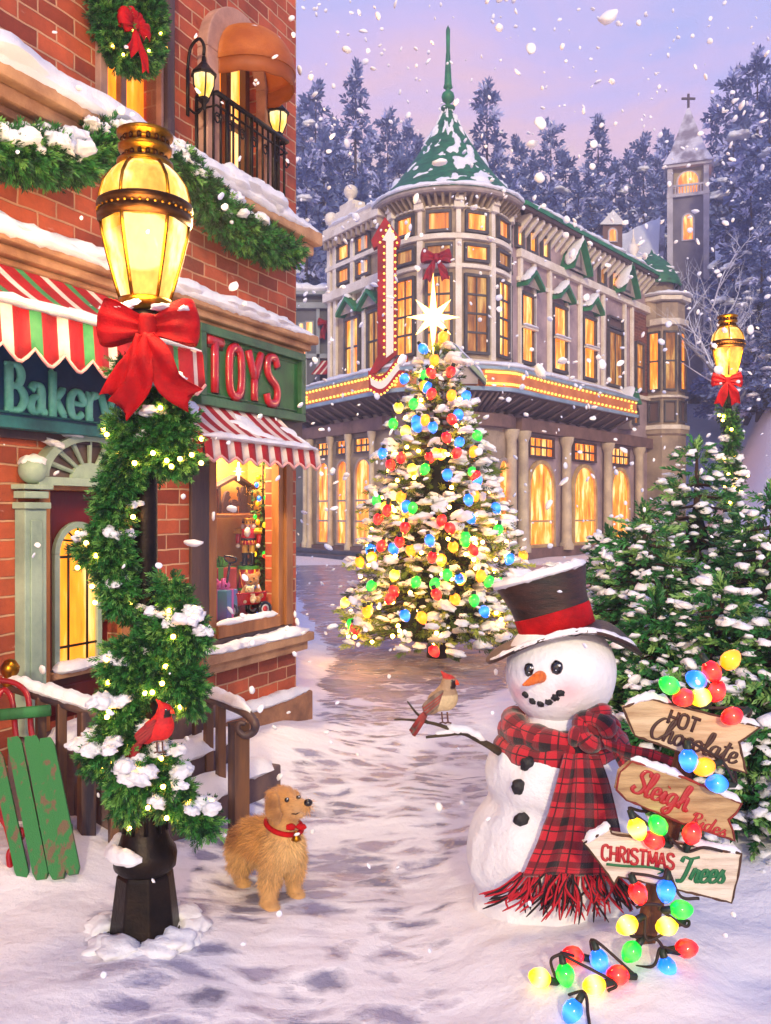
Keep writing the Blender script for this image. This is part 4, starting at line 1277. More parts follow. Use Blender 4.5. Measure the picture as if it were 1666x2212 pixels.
# ================================================================== ornate corner hall across the square
TC = Vector((2.645, 37.5)); TR = 2.55
FR = Fac((5.3, 37.0), (.627, .78))
FW = Fac((-.37, 37.3), (.568, -.823))
mh = thing('corner_hall', 'ornate pale hall with a round green-roofed corner tower and rows of glowing windows', 'building', (TC.x, TC.y, 0))
WALL = M('mauve_render', 'b8a0a0', .8, col2='937f84', vs=1.2, bump=.01, bs=8)
WALLL = M('dusk_render', 'b8a288', .8, col2='8c7a6a', vs=1.2, bump=.01, bs=8)
TRIM = M('cream_trim', 'f6ecdc', .6, col2='dccdb8', vs=1.5, bump=.006, bs=10)
TRIMG = M('stone_trim', 'b7a59a', .65, col2='8d8078', vs=1.5, bump=.008, bs=10)
DARK = M('dark_frame', '5c5756', .6, col2='413d3c', vs=3)
GREEN = M('green_copper', '2f8a55', .5, col2='1d5c3c', vs=1.4, bump=.01, bs=6)
SHING = M('green_shingle', '2c7f50', .55, col2='17492f', vs=2.6, stretch=(1, 1, 2.5), bump=.03, bs=7, contrast=(.3, .7))
SOFF = M('soffit_wood', '5a443c', .7, col2='3d2f2c', vs=2, bump=.01, bs=8)
ORP = M('orange_panel', 'e08a4e', .6, col2='c8713a', vs=2)
BLUEW = M('ice_blue_trim', '9fb6c6', .5, col2='7f98ac', vs=2)
WBRICK = brick_mat('hall_brick', '8a4e38', '6a3a2c', 'a07c68', .5, .16, 2.0)
MARQ = M('marquee_bulb', 'ffd060', .4, emit=1.6, ecol='ffcf50')


def polywall(mb_, pts, z0, z1, m_=0):
    for a_, b_ in zip(pts, pts[1:]):
        mb_.raw([(a_[0], a_[1], z0), (b_[0], b_[1], z0), (b_[0], b_[1], z1), (a_[0], a_[1], z1)], [(0, 1, 2, 3)], m_)


ra = FR.sz(1400, 900)[0]; wa = FW.sz(713, 700)[0]; wb = FW.sz(838, 700)[0]
lo_l = FW.sz(660, 1100)[0]
# ---- walls
m = MB()
m.box((-.6, -9, -.3), (ra, 0, 14.6), FR.fr)
m.build('right_wing_wall', WALL, mh)
m = MB(); m.box((wa, -8, 6.0), (wb + .3, 0, 14.2), FW.fr)
m.box((lo_l, -8, -.3), (wb + .3, .0, 6.0), FW.fr); m.build('left_wing_wall', WALLL, mh)
m = MB(); TF = Matrix.Translation((TC.x, TC.y, 0))
m.lathe([(TR, -.3), (TR, 14.5)], 40, TF, 0); m.build('tower_wall', WALLL, mh)
# ---- tower rings, pilasters
for r_, z0, z1 in ((.16, 12.75, 13.0), (.12, 11.62, 11.82), (.18, 7.75, 8.05), (.1, 14.0, 14.12)):
    ring = MB(); ring.lathe([(TR, z0), (TR + r_, z0 + .02), (TR + r_, z1 - .05), (TR + r_ * .6, z1), (TR, z1)], 48, TF, 0, False); ring.build('tower_band', TRIM, mh, .015)


def tfr(deg, r_=TR):
    a_ = math.radians(deg) - math.pi / 2
    o_ = Vector((math.cos(a_), math.sin(a_), 0)); s_ = Vector((-o_.y, o_.x, 0))
    return frame((TC.x + o_.x * r_, TC.y + o_.y * r_, 0), s_, o_)


pil = MB()
for dg in (-97, -63, -29, 5, 39, 73):
    f_ = tfr(dg)
    pil.box((-.13, -.1, 8.05), (.13, .13, 12.75), f_); pil.box((-.1, -.1, 13.0), (.1, .12, 13.95), f_)
    pil.box((-.2, -.1, 13.95), (.2, .26, 14.2), f_); pil.box((-.17, -.1, 14.2), (.17, .36, 14.4), f_)
pil.build('tower_pilaster', TRIM, mh, .02).name = 'tower_pilasters'
bk = MB()
for i in range(44):
    f_ = tfr(-120 + i * 5.6)
    bk.raw([(-.05, 0, 13.96), (.05, 0, 13.96), (.05, .5, 14.4), (-.05, .5, 14.4), (-.05, 0, 14.45), (.05, 0, 14.45), (.05, .5, 14.45), (-.05, .5, 14.45)], [(0, 1, 2, 3), (0, 4, 7, 3), (1, 5, 6, 2), (3, 2, 6, 7), (4, 5, 6, 7)], 0, False, f_)
bk.build('eave_brackets', M('bracket_trim', 'b59f78', .6, col2='8f7d68', vs=3), mh)
rf = MB()
rf.lathe([(TR - .05, 14.45), (3.2, 14.45), (3.26, 14.52), (3.2, 14.66)], 48, TF, 1, False)
prof_ = [(3.22, 14.66), (2.55, 15.35), (1.85, 16.2), (1.2, 17.15), (.62, 18.1), (.22, 18.85), (.16, 19.0)]
pc = [tuple(q)[:2] for q in catmull([(a_, b_, 0) for a_, b_ in prof_], 4)]
step = []
for a_, b_ in pc: step += [(a_ + .035, b_ - .02), (a_, b_ + .02)]
rf.lathe(step, 40, TF, 0)
roof = rf.build('tower_roof', [SHING, TRIMG], mh)
fi = MB(); fi.lathe([(.17, 18.95), (.3, 19.05), (.3, 19.12), (.1, 19.2), (.1, 19.28), (.24, 19.4), (.28, 19.55), (.24, 19.7), (.1, 19.82), (.12, 19.9), (.2, 19.95), (.16, 20.1), (.09, 21.4), (.08, 21.45), (.09, 22.4), (.0, 22.6)], 16, TF); fi.build('finial', GREEN, roof)
s = MB(); ps, sc = [], []
for _ in range(340):
    t = RNG.random() ** .8 * .97; k = t * (len(pc) - 1); i = int(k); r_, z_ = (Vector((*pc[i], 0)).lerp(Vector((*pc[min(i + 1, len(pc) - 1)], 0)), k - i))[:2]
    a_ = RNG.uniform(-math.pi, math.pi)
    dens = mn.noise(Vector((a_ * 1.5, z_ * .9, 3)))
    if dens < -.12: continue
    ps.append((TC.x + r_ * math.cos(a_), TC.y + r_ * math.sin(a_), z_)); g = RNG.uniform(.5, 1.3)
    sc.append((.34 * g, .34 * g, .12 * g))
def cone_(a_, b_):
    k = b_ * .93 * (len(pc) - 1); i = int(k); q = Vector((*pc[i], 0)).lerp(Vector((*pc[min(i + 1, len(pc) - 1)], 0)), k - i)
    return Vector((TC.x + (q.x + .03) * math.cos(a_ * 6.2832), TC.y + (q.x + .03) * math.sin(a_ * 6.2832), q.y))
snow_sheet(s, cone_, lambda a_, b_: Vector((.6 * math.cos(a_ * 6.2832), .6 * math.sin(a_ * 6.2832), .7)), 160, 60, .13, 2, (3.0, 9), -.24, True)
snow_strip(s, [(TC.x + 3.16 * math.cos(t), TC.y + 3.16 * math.sin(t), 14.72) for t in np.linspace(-3.3, .2, 30)], .14, .12, 80, 2)
s.build('snow', SNOW, roof)


# ---- windows
RW = random.Random(12)
def win(fr_, s0, s1, z0, z1, arch=False, mx=1, mz=(), fw=.11, name='window', frame_m=DARK, pane_m=AMBER, cas=None, o=0.0):
    """casing frame standing proud of the wall, sash bars, and a lit pane set behind them"""
    if pane_m is AMBER: pane_m = RW.choice((AMBER, AMBER, AMBERC, AMBER_DIM))
    f_ = MB(); w_ = s1 - s0; c_ = (s0 + s1) / 2; R = w_ / 2
    zt_ = z1 - (R if arch else 0)
    f_.box((s0 - fw, o, z0 - fw), (s1 + fw, o + .16, z0), fr_)
    f_.box((s0 - fw, o, z0), (s0, o + .14, zt_), fr_); f_.box((s1, o, z0), (s1 + fw, o + .14, zt_), fr_)
    if arch:
        n_ = 12
        for i in range(n_):
            t0, t1 = math.pi * i / n_, math.pi * (i + 1) / n_
            q = [(c_ + r_ * math.cos(t), o_, zt_ + r_ * math.sin(t)) for t in (t0, t1) for r_ in (R, R + fw) for o_ in (o, o + .14)]
            f_.raw(q, [(1, 3, 7, 5), (0, 4, 6, 2), (2, 6, 7, 3), (0, 1, 5, 4)], 0, False, fr_)
    else: f_.box((s0 - fw, o, z1), (s1 + fw, o + .16, z1 + fw), fr_)
    for k in range(1, mx): f_.box((s0 + w_ * k / mx - .025, o + .03, z0), (s0 + w_ * k / mx + .025, o + .08, z1 - (.02 if not arch else R * .1)), fr_)
    for z_ in mz: f_.box((s0, o + .028, z_ - .04), (s1, o + .1, z_ + .04), fr_)
    wo = f_.build(name, frame_m, mh)
    p_ = MB()
    if arch: p_.prism([(s0, z0), (s1, z0)] + [(c_ + R * math.cos(math.pi * i / 12), zt_ + R * math.sin(math.pi * i / 12)) for i in range(13)], o + .01, o + .025, fr_)
    else: p_.box((s0, o + .01, z0), (s1, o + .025, z1), fr_)
    p_.build('pane', pane_m, wo)
    return wo


for dg in (-80, -46, -12, 22, 56, 88):
    f_ = tfr(dg, TR * math.cos(math.radians(12)) + .0)
    hwid = .44
    win(f_, -hwid, hwid, 8.35, 11.3, mx=2, mz=(9.1, 9.85, 10.6), o=.03)
    win(f_, -hwid, hwid, 12.0, 12.5, o=.03)
    win(f_, -hwid * .9, hwid * .9, 13.15, 13.8, o=.03)
    win(f_, -hwid, hwid, .6, 4.1, True, mz=(1.6,), fw=.12, frame_m=TRIMG, pane_m=WARMGLASS, o=.03)

# ---- right wing
def rs_(u): return FR.sz(u, 900)[0]


tb = MB()
tb.box((.3, 0, 12.7), (ra, .25, 13.05), FR.fr); tb.box((.3, 0, 8.0), (ra, .18, 8.2), FR.fr); tb.box((.3, 0, 11.72), (rs_(1300), .1, 11.9), FR.fr)
for u in (1121, 1150, 1184, 1222, 1250, 1287, 1300, 1346, 1362): tb.box((rs_(u) - .11, 0, 8.2), (rs_(u) + .11, .16, 12.7), FR.fr)
tb.build('wing_trim', TRIM, mh, .02)
ev = MB(); ev.box((-.2, -.2, 14.45), (ra + .1, .75, 14.62), FR.fr); ev.box((-.2, .55, 14.62), (ra + .1, .8, 14.8), FR.fr, 1)
ev.build('eave', [SOFF, GREEN], mh, .01)
rw = MB(); rw.raw([FR.w(-.2, .7, 14.82), FR.w(ra + .1, .7, 14.82), FR.w(ra + .1, -4.5, 15.1), FR.w(-.2, -4.5, 15.1)], [(0, 1, 2, 3)]); rw.raw([FR.w(ra + .1, .7, 14.62), FR.w(ra + .1, -4.5, 15.1), FR.w(ra + .1, -9, 14.6)], [(0, 1, 2)]); rw.raw([FR.w(-.2, -9, 14.62), FR.w(ra + .1, -9, 14.62), FR.w(ra + .1, -4.5, 15.1), FR.w(-.2, -4.5, 15.1)], [(0, 1, 2, 3)])
rw_ = rw.build('wing_roof', SHING, mh)
s = MB(); snow_strip(s, [FR.w(.0, .5, 14.86), FR.w(ra, .5, 14.86)], .3, .16, 70, 6); s.grid(lambda a_, b_: FR.w(-.2 + (ra + .3) * a_, .5 - 4.6 * b_, 14.95 + .28 * b_ + .1 * mn.noise(Vector((a_ * 9, b_ * 3, 1)))), 40, 6); s.build('snow', SNOW, rw_)
bk = MB()
for i in range(26):
    x = .5 + i * (ra - .6) / 25
    bk.raw([(x - .08, 0, 13.7), (x + .08, 0, 13.7), (x + .08, .62, 14.3), (x - .08, .62, 14.3), (x - .08, 0, 14.45), (x + .08, 0, 14.45), (x + .08, .62, 14.45), (x - .08, .62, 14.45)], [(0, 1, 2, 3), (0, 4, 7, 3), (1, 5, 6, 2), (3, 2, 6, 7), (4, 5, 6, 7)], 0, False, FR.fr)
bk.build('wing_brackets', TRIM, mh)
for u0, u1 in ((1113, 1124), (1140, 1153), (1168, 1180), (1262, 1273), (1292, 1303), (1318, 1328)):
    win(FR.fr, rs_(u0), rs_(u1), 13.2, 14.0, o=.02)


def green_gable(fr_, c_, z_, hw_, h_, o_, big=False):
    g = MB()
    for sgn in (-1, 1):
        g.raw([(c_, 0, z_ + h_), (c_, o_, z_ + h_), (c_ + sgn * hw_, 0, z_), (c_ + sgn * hw_, o_, z_), (c_, 0, z_ + h_ - .16), (c_, o_, z_ + h_ - .16), (c_ + sgn * hw_, 0, z_ - .16), (c_ + sgn * hw_, o_, z_ - .16)],
              [(0, 1, 3, 2), (4, 5, 7, 6), (1, 5, 7, 3), (2, 3, 7, 6)], 0, False, fr_)
    g.raw([(c_ - hw_ * .95, o_ * .6, z_ - .1), (c_ + hw_ * .95, o_ * .6, z_ - .1), (c_, o_ * .6, z_ + h_ - .1)], [(0, 1, 2)], 1, False, fr_)
    go = g.build('window_gable', [GREEN, TRIMG], mh)
    s_ = MB()
    A_ = [fr_ @ Vector((c_ - hw_, o_ * .6, z_ + .06)), fr_ @ Vector((c_, o_ * .6, z_ + h_ + .06)), fr_ @ Vector((c_ + hw_ * .2, o_ * .6, z_ + h_ * .8 + .06))]
    snow_strip(s_, A_, o_ * .45, .13, 16, c_); s_.build('snow', SNOW, go)
    return go


for u0, u1 in ((1124, 1147), (1193, 1218), (1258, 1281)):
    a_, b_ = rs_(u0), rs_(u1)
    win(FR.fr, a_, b_, 8.42, 11.2, mz=(9.85,), fw=.14, o=.02)
    f2 = MB(); f2.box((a_ - .14, .15, 9.76), (b_ + .14, .3, 9.84), FR.fr); s_ = MB(); snow_strip(s_, [FR.w(a_ - .2, .24, 9.88), FR.w(b_ + .2, .24, 9.88)], .14, .07, 8, u0)
    q = f2.build('window_ledge', TRIM, mh); s_.build('snow', SNOW, q)
    green_gable(FR.fr, (a_ + b_) / 2, 11.62, .75, .62, .55)
for u, hw_, zz in ((1230, .95, 13.1), (1338, 1.0, 13.1)):
    c_ = rs_(u)
    dm_ = MB(); dm_.raw([(c_ - hw_ * .9, .3, zz), (c_ + hw_ * .9, .3, zz), (c_, .3, zz + 1.5)], [(0, 1, 2)], 0, False, FR.fr); dm_.build('dormer_face', TRIMG, mh)
    p_ = win(FR.fr, c_ - .22, c_ + .22, zz + .15, zz + .85, True, o=.31)
    green_gable(FR.fr, c_, zz + .02, hw_, 1.6, .75)
# door bay with oriel, urn finial
a_, b_ = rs_(1312), rs_(1340)
win(FR.fr, a_, b_, 8.4, 11.0, mx=2, fw=.12, pane_m=AMBER_DIM, o=.02); win(FR.fr, a_, b_, 11.3, 11.7, fw=.1, pane_m=M('dusk_glass', '6b5248', .3), o=.02)
win(FR.fr, rs_(1371), rs_(1386), 8.5, 10.9, mz=(9.7,), fw=.1, o=.02)
m = MB(); m.box((rs_(1360), .004, 8.2), (ra - .02, .02, 12.6), FR.fr); m.build('brick_panel', WBRICK, mh, uv=FR.uv())
m = MB(); c_ = rs_(1356); f_ = frame(FR.w(c_, .3, 14.8)); m.box((-.35, -.35, -.1), (.35, .35, .3), f_); m.lathe([(.3, .3), (.16, .4), (.14, .5), (.3, .75), (.26, 1.0), (.1, 1.1), (.12, 1.25), (.05, 1.4), (.03, 1.8), (0, 1.85)], 14, f_); m.build('urn_finial', TRIM, mh)

# ---- turret bay at the far right
BC = P(1434, 900, 48.5); BT = Matrix.Translation((BC.x, BC.y, 0)) @ Matrix.Rotation(math.radians(22.5), 4, 'Z')
m = MB(); m.lathe([(1.15, -.3), (1.15, 6.1), (1.3, 6.2), (1.3, 6.5), (1.1, 6.6), (1.1, 13.2), (1.15, 13.25)], 8, BT, 0, False); m.build('turret_wall', WALLL, mh)
for z0, z1, r_ in ((6.4, 6.7, 1.35), (8.1, 8.3, 1.28), (12.0, 12.4, 1.3), (13.3, 13.6, 1.42)):
    m = MB(); m.lathe([(1.0, z0), (r_, z0 + .04), (r_, z1 - .04), (1.0, z1)], 8, BT, 0, False); m.build('turret_trim', TRIM, mh, .01)
m = MB(); m.lathe([(1.55, 14.3), (1.6, 14.4), (1.35, 15.0), (.95, 15.6), (.45, 16.05), (.1, 16.25), (0, 16.5)], 16, Matrix.Translation((BC.x - .55, BC.y + .4, 0))); m.lathe([(1.2, 12), (1.2, 14.4)], 16, Matrix.Translation((BC.x - .55, BC.y + .4, 0)), 1); tr_ = m.build('turret_roof', [SHING, WALLL], mh)
s = MB(); put_snow(s, [(BC.x - .55 + r_ * math.cos(t), BC.y + .4 + r_ * math.sin(t), z_) for r_, z_, t in [(a_ * 1.25, 16.2 - a_ * 1.3, RNG.uniform(-3.1, .5)) for a_ in RNG.uniform(.1, 1, 26)]], [(.35 * k, .3 * k, .12) for k in RNG.uniform(.5, 1.2, 26)])
snow_strip(s, [(BC.x + 1.3 * math.cos(t), BC.y + 1.3 * math.sin(t), 13.66) for t in np.linspace(-3.2, 0, 14)], .25, .12, 30, 5); s.build('snow', SNOW, tr_)
for k in range(3):
    t = -math.pi / 2 + (k - 1) * math.pi / 4
    o_ = Vector((math.cos(t), math.sin(t), 0)); f_ = frame((BC.x + o_.x * 1.1 * .924, BC.y + o_.y * 1.1 * .924, 0), (-o_.y, o_.x, 0), o_)
    win(f_, -.25, .25, 8.6, 11.6, mz=(10.1,), fw=.1, o=.01)
    win(f_, -.25, .25, 6.9, 7.9, fw=.08, pane_m=M('dusk_glass', '6b5248', .3), o=.01)

# ---- left wing
def ws_(u): return FW.sz(u, 700)[0]


tb = MB()
tb.box((wa - .1, 0, 11.5), (wb, .35, 11.9), FW.fr); tb.box((wa - .1, 0, 12.9), (wb, .2, 13.1), FW.fr); tb.box((wa - .3, -.5, 14.2), (wb, .5, 14.5), FW.fr); tb.box((wa - .15, -.4, 14.5), (wb, .3, 14.8), FW.fr)
for u in (716, 728, 766, 790): tb.box((ws_(u) - .12, 0, 7.8), (ws_(u) + .12, .14, 11.5), FW.fr); tb.box((ws_(u) - .14, 0, 11.9), (ws_(u) + .14, .16, 14.2), FW.fr)
# stepped pediment and ball finials
c_ = ws_(758)
for k, (hw_, z0) in enumerate(((1.1, 14.8), (.85, 15.05), (.55, 15.3))): tb.box((c_ - hw_, -.4, z0), (c_ + hw_, .35 - .05 * k, z0 + .25), FW.fr)
for s_, z_ in ((c_, 15.55), (ws_(716), 14.8)):
    q = FW.w(s_, 0, z_); tb.lathe([(.25, 0), (.12, .12), (.12, .22), (.26, .34), (.32, .52), (.26, .72), (.1, .82), (0, .84)], 14, Matrix.Translation(q))
tb.build('wing_trim', TRIM, mh, .02)
bk = MB()
for i in range(12):
    x = wa + .1 + i * (wb - wa) / 12; bk.box((x, 0, 13.85), (x + .12, .42, 14.2), FW.fr)
bk.build('wing_brackets', TRIMG, mh)
win(FW.fr, ws_(736), ws_(757), 12.2, 12.75, o=.02); win(FW.fr, ws_(777), ws_(800), 12.2, 12.75, o=.02)
win(FW.fr, ws_(736), ws_(757), 13.2, 13.8, o=.02); win(FW.fr, ws_(777), ws_(800), 13.2, 13.8, o=.02)
for u0, u1 in ((752, 778), (801, 822)):
    a_, b_ = ws_(u0), ws_(u1); win(FW.fr, a_, b_, 8.0, 10.4, mx=2, mz=(9.2,), fw=.12, o=.02); green_gable(FW.fr, (a_ + b_) / 2, 10.75, .75, .6, .5)
s = MB(); snow_strip(s, [FW.w(wa, .1, 14.84), FW.w(wb, .1, 14.84)], .3, .14, 20, 7); s.build('snow', SNOW, mh)

# ---- canopy with marquee lights, curving round the corner
path = []
L0 = FW.w(lo_l - .2, 1.1, 0).xy; L1 = FW.w(ws_(822), 1.25, 0).xy
R0 = FR.w(.4, 1.35, 0).xy; R1 = FR.w(rs_(1318), 1.35, 0).xy
path = [L0, L0.lerp(L1, .5), L1]
for dg in (-40, -20, -5, 10, 25, 38):
    a_ = math.radians(dg) - math.pi / 2; path.append(Vector((TC.x + 3.95 * math.cos(a_), TC.y + 3.95 * math.sin(a_))))
path += [R0.lerp(R1, .06), R0.lerp(R1, .5), R1]
path = [Vector((q.x, q.y)) for q in catmull([(q[0], q[1], 0) for q in path], 6)]
nP = len(path) - 1
def pat(a_):
    k = a_ * nP; i = min(int(k), nP - 1); q = path[i].lerp(path[i + 1], k - i); t = (path[i + 1] - path[i]).normalized(); return q, Vector((t.y, -t.x))
def cp(a_, o_, z_):
    q, n_ = pat(a_); return Vector((q.x + n_.x * o_, q.y + n_.y * o_, z_))
cz0, cz1 = 6.62, 7.55
m = MB()
prof2 = [(-.02, cz0 + .02), (.0, cz0), (.14, cz0), (.16, cz0 + .14), (.04, cz0 + .17), (.04, cz1 - .14), (.16, cz1 - .11), (.18, cz1), (-.9, cz1 + .12)]
m.grid(lambda a_, b_: cp(a_, *prof2[round(b_ * 8)]), 80, 8, lambda i, j: (1, 1, 1, 1, 0, 1, 1, 2)[j], smooth=False)
m.grid(lambda a_, b_: cp(a_, .0 - 1.35 * b_, cz0 + .01 - .55 * b_), 80, 2, 3)
can = m.build('canopy', [ORP, BLUEW, TRIMG, SOFF], mh)
bk = MB()
for i in range(46):
    a_ = (i + .5) / 46; bk.tube([cp(a_, -.08, cz0 - .04), cp(a_, -.6, cz0 - .3), cp(a_, -1.25, cz0 - .62)], [.05, .06, .08], 5)
bk.build('canopy_brackets', M('canopy_rib', '8a7468', .7, col2='6a5850', vs=3), can)
s = MB(); snow_strip(s, [cp(i / 60, -.1, cz1 + .06) for i in range(61)], .32, .14, 150, 9); s.build('snow', SNOW, can)
bs = MB()
T1 = (np.array([tuple(v) for v in ICO[1][0]]), np.array(ICO[1][1]))
pp = []
for i in range(120):
    a_ = (i + .5) / 120
    if .30 < a_ < .58: continue
    pp += [tuple(cp(a_, .1, cz0 + .27)), tuple(cp(a_, .1, cz1 - .22))]
for a_ in (.07, .30, .585, .985):
    for z_ in (.4, .52): pp.append(tuple(cp(a_, .1, cz0 + z_)))
bs.many(T1, pp, np.repeat(np.eye(3)[None], len(pp), 0), np.full(len(pp), .055), np.zeros(len(pp), int), True)
bo = bs.build('marquee_bulbs', MARQ, can); bo['kind'] = 'stuff'
# gabled porch front on the canopy
g = thing  # noqa
gc, gn = pat(.47); gn3 = Vector((gn.x, gn.y, 0)); gt = Vector((-gn.y, gn.x, 0)); 
gf_ = frame((gc.x, gc.y, 0), gt, gn3)
m = MB()
m.raw([(-1.05, .22, 7.0), (1.05, .22, 7.0), (0, .22, 8.15)], [(0, 1, 2)], 1, False, gf_); m.box((-1.0, .1, cz0 + .2), (1.0, .22, 7.0), gf_, 1)
m.prism([(-.35, 7.05), (.35, 7.05), (.35, 7.4), (0, 7.72), (-.35, 7.4)], .225, .25, gf_, 2)
for sgn in (-1, 1):
    m.raw([(0, -.8, 8.35), (0, .45, 8.35), (sgn * 1.3, -.8, 6.98), (sgn * 1.3, .45, 6.98), (0, -.8, 8.15), (0, .45, 8.15), (sgn * 1.3, -.8, 6.8), (sgn * 1.3, .45, 6.8)], [(0, 1, 3, 2), (4, 5, 7, 6), (1, 5, 7, 3), (2, 3, 7, 6)], 0, False, gf_)
pg = m.build('porch_gable', [M('gable_sage', '97a586', .6, col2='74856a', vs=2), TRIMG, M('gable_panel', 'a98468', .6)], mh)
s = MB()
for sgn in (-1, 1): snow_strip(s, [gf_ @ Vector((0, .1, 8.4)), gf_ @ Vector((sgn * 1.25, .1, 7.08))], .4, .12, 14, sgn)
s.build('snow', SNOW, pg)

# ---- ground floor: beam, columns, arched lights
lf = MB(); lf.box((lo_l - .1, 0, 5.4), (wb, .3, 5.95), FW.fr); lf.box((lo_l - .05, 0, -.1), (wb, .3, .5), FW.fr)
lf.box((.2, 0, 5.4), (ra, .35, 5.95), FR.fr); lf.box((.2, 0, -.1), (ra, .3, .45), FR.fr)
lf.lathe([(TR, 5.4), (TR + .3, 5.42), (TR + .3, 5.93), (TR, 5.95)], 40, TF, 0, False)
lf.build('ground_floor_beam', M('frieze', '8a6a60', .7, col2='6a5048', vs=1.5, bump=.008, bs=10), mh, .02)


def column(fr_, s_, w_=.2):
    c_ = MB(); q = fr_ @ Vector((s_, .28, 0)); f_ = Matrix.Translation(q)
    c_.lathe([(w_ * 1.4, .3), (w_ * 1.4, .55), (w_ * 1.05, .65), (w_, .8), (w_ * .88, 4.9), (w_ * 1.0, 5.0), (w_ * 1.35, 5.2), (w_ * 1.45, 5.38)], 16, f_)
    return c_.build('column', M('column_stone', 'd8c5a4', .6, col2='b09c86', vs=1.5, bump=.006, bs=10), mh)


for u in (671, 681, 725, 764, 815): column(FW.fr, FW.sz(u, 1100)[0], .13)
for u in (1092, 1118, 1212, 1302, 1370): column(FR.fr, FR.sz(u, 1100)[0], .24)
for u0, u1 in ((692, 716), (734, 757), (773, 806)):
    a_, b_ = FW.sz(u0, 1100)[0], FW.sz(u1, 1100)[0]
    win(FW.fr, a_, b_, .62, 4.25, True, mx=1, mz=(1.6, 2.5), fw=.09, frame_m=TRIMG, pane_m=WARMGLASS, o=.02); win(FW.fr, a_, b_, 4.6, 5.15, mx=3, mz=(4.87,), fw=.06, frame_m=DARK, pane_m=WARMGLASS, o=.02)
for u0, u1 in ((1140, 1190), (1236, 1281), (1317, 1353)):
    a_, b_ = FR.sz(u0, 1100)[0], FR.sz(u1, 1100)[0]
    win(FR.fr, a_, b_, .6, 4.1, True, mz=(1.6,), fw=.17, frame_m=M('gilded_arch', 'd9b87c', .5, col2='b08c5c', vs=2), pane_m=WARMGLASS, o=.02); win(FR.fr, a_, b_, 4.45, 5.2, mx=4, mz=(4.82,), fw=.09, frame_m=SOFF, pane_m=WARMGLASS, o=.02)
for u0, u1 in ((1392, 1400), (1410, 1420)):
    pass
st_ = MB(); st_.box((lo_l - .3, .3, -.1), (wb, 1.4, .16), FW.fr); st_.box((lo_l - .3, .3, .16), (wb, .9, .34), FW.fr); st_.build('steps', M('slate_step', '5a5a66', .6, col2='444450', vs=2), mh, .02)
# small hooded oriel by the turret
c_ = rs_(1342); m = MB(); m.box((c_ - .5, 0, 6.2), (c_ + .5, .7, 7.5), FR.fr); m.raw([(c_ - .65, -.1, 7.5), (c_ + .65, -.1, 7.5), (c_ + .65, .85, 7.5), (c_ - .65, .85, 7.5), (c_, -.1, 8.3), (c_, .85, 8.3)], [(0, 1, 5, 4)[:3], (3, 2, 5), (0, 3, 5, 4), (1, 2, 5, 4)], 1, False, FR.fr)
orl = m.build('oriel', [TRIMG, GREEN], mh); s = MB(); 
for sgn in (-1, 1): snow_strip(s, [FR.w(c_, .4, 8.36), FR.w(c_ + sgn * .62, .4, 7.62)], .42, .12, 8, sgn)
s.build('snow', SNOW, orl); win(FR.fr, c_ - .25, c_ + .25, 6.5, 7.3, True, fw=.08, o=.705)

# ---- red marquee arrow on the corner
ar_ = thing('arrow_sign', 'tall red marquee arrow sign edged with bulbs on the corner of the hall', 'sign', (0, 0, 0))
ad_ = 34.6
def ap(u, v, o=0): return P(u, v, ad_ - o)
fA = frame((0, ad_, 0))
def outline(pts): return [(P(u, v, ad_).x, P(u, v, ad_).z) for u, v in pts]
arrow = [(832, 474), (866, 522), (862, 538), (856, 536), (857, 768), (842, 780), (812, 808), (798, 808), (816, 772), (816, 536), (808, 540), (802, 524)]
m = MB(); m.prism(outline(arrow), -.30, .12, fA); 
m.build('arrow_body', M('marquee_red', 'b00c12', .55, col2='7e060c', vs=1.5, spec=.2), ar_, .03)
face = [(836, 494), (852, 522), (845, 524), (845, 764), (832, 772), (832, 524), (822, 524)]
m = MB(); m.prism(outline([(843, 494), (857, 522), (850, 526), (850, 764), (834, 776), (834, 526), (826, 524)]), -.345, -.302, fA); m.build('arrow_face', M('marquee_cream', 'e9e2d8', .5), ar_)
rib = []
for i in range(21):
    t = i / 20; u = 796 + 84 * t; v = 812 - 30 * t + 14 * math.sin(t * 6.2 - .5)
    rib.append((u, v))
m = MB(); low = [(u + 2, v + 40) for u, v in rib]
m.prism(outline(rib + low[::-1]), -.62, -.36, fA); m.build('arrow_banner', M('marquee_red', 'c01a1e'), ar_, .02)
m = MB(); m.prism(outline([(u, v + 12) for u, v in rib[1:-1]] + [(u, v - 12) for u, v in low[1:-1]][::-1]), -.66, -.622, fA); m.build('banner_face', M('marquee_cream', 'e9e2d8'), ar_)
pp = []
def along(pts, n_, o_):
    q = [Vector((u, v, 0)) for u, v in pts]; L_ = [0]
    for a2, b2 in zip(q, q[1:]): L_.append(L_[-1] + (b2 - a2).length)
    for i in range(n_):
        x = L_[-1] * (i + .5) / n_
        for j in range(len(q) - 1):
            if L_[j] <= x <= L_[j + 1]:
                c2 = q[j].lerp(q[j + 1], (x - L_[j]) / (L_[j + 1] - L_[j])); pp.append(tuple(P(c2.x, c2.y, ad_ - o_))); break
along([(830, 772), (830, 528), (821, 523), (840, 486), (861, 521), (854, 528), (854, 762)], 40, .34); along([(u, v + 5) for u, v in rib], 13, .65); along([(u, v - 5) for u, v in low], 13, .65)
bs = MB(); bs.many(T1, pp, np.repeat(np.eye(3)[None], len(pp), 0), np.full(len(pp), .045), np.zeros(len(pp), int), True); bs.build('marquee_bulbs', MARQ, ar_)['kind'] = 'stuff'


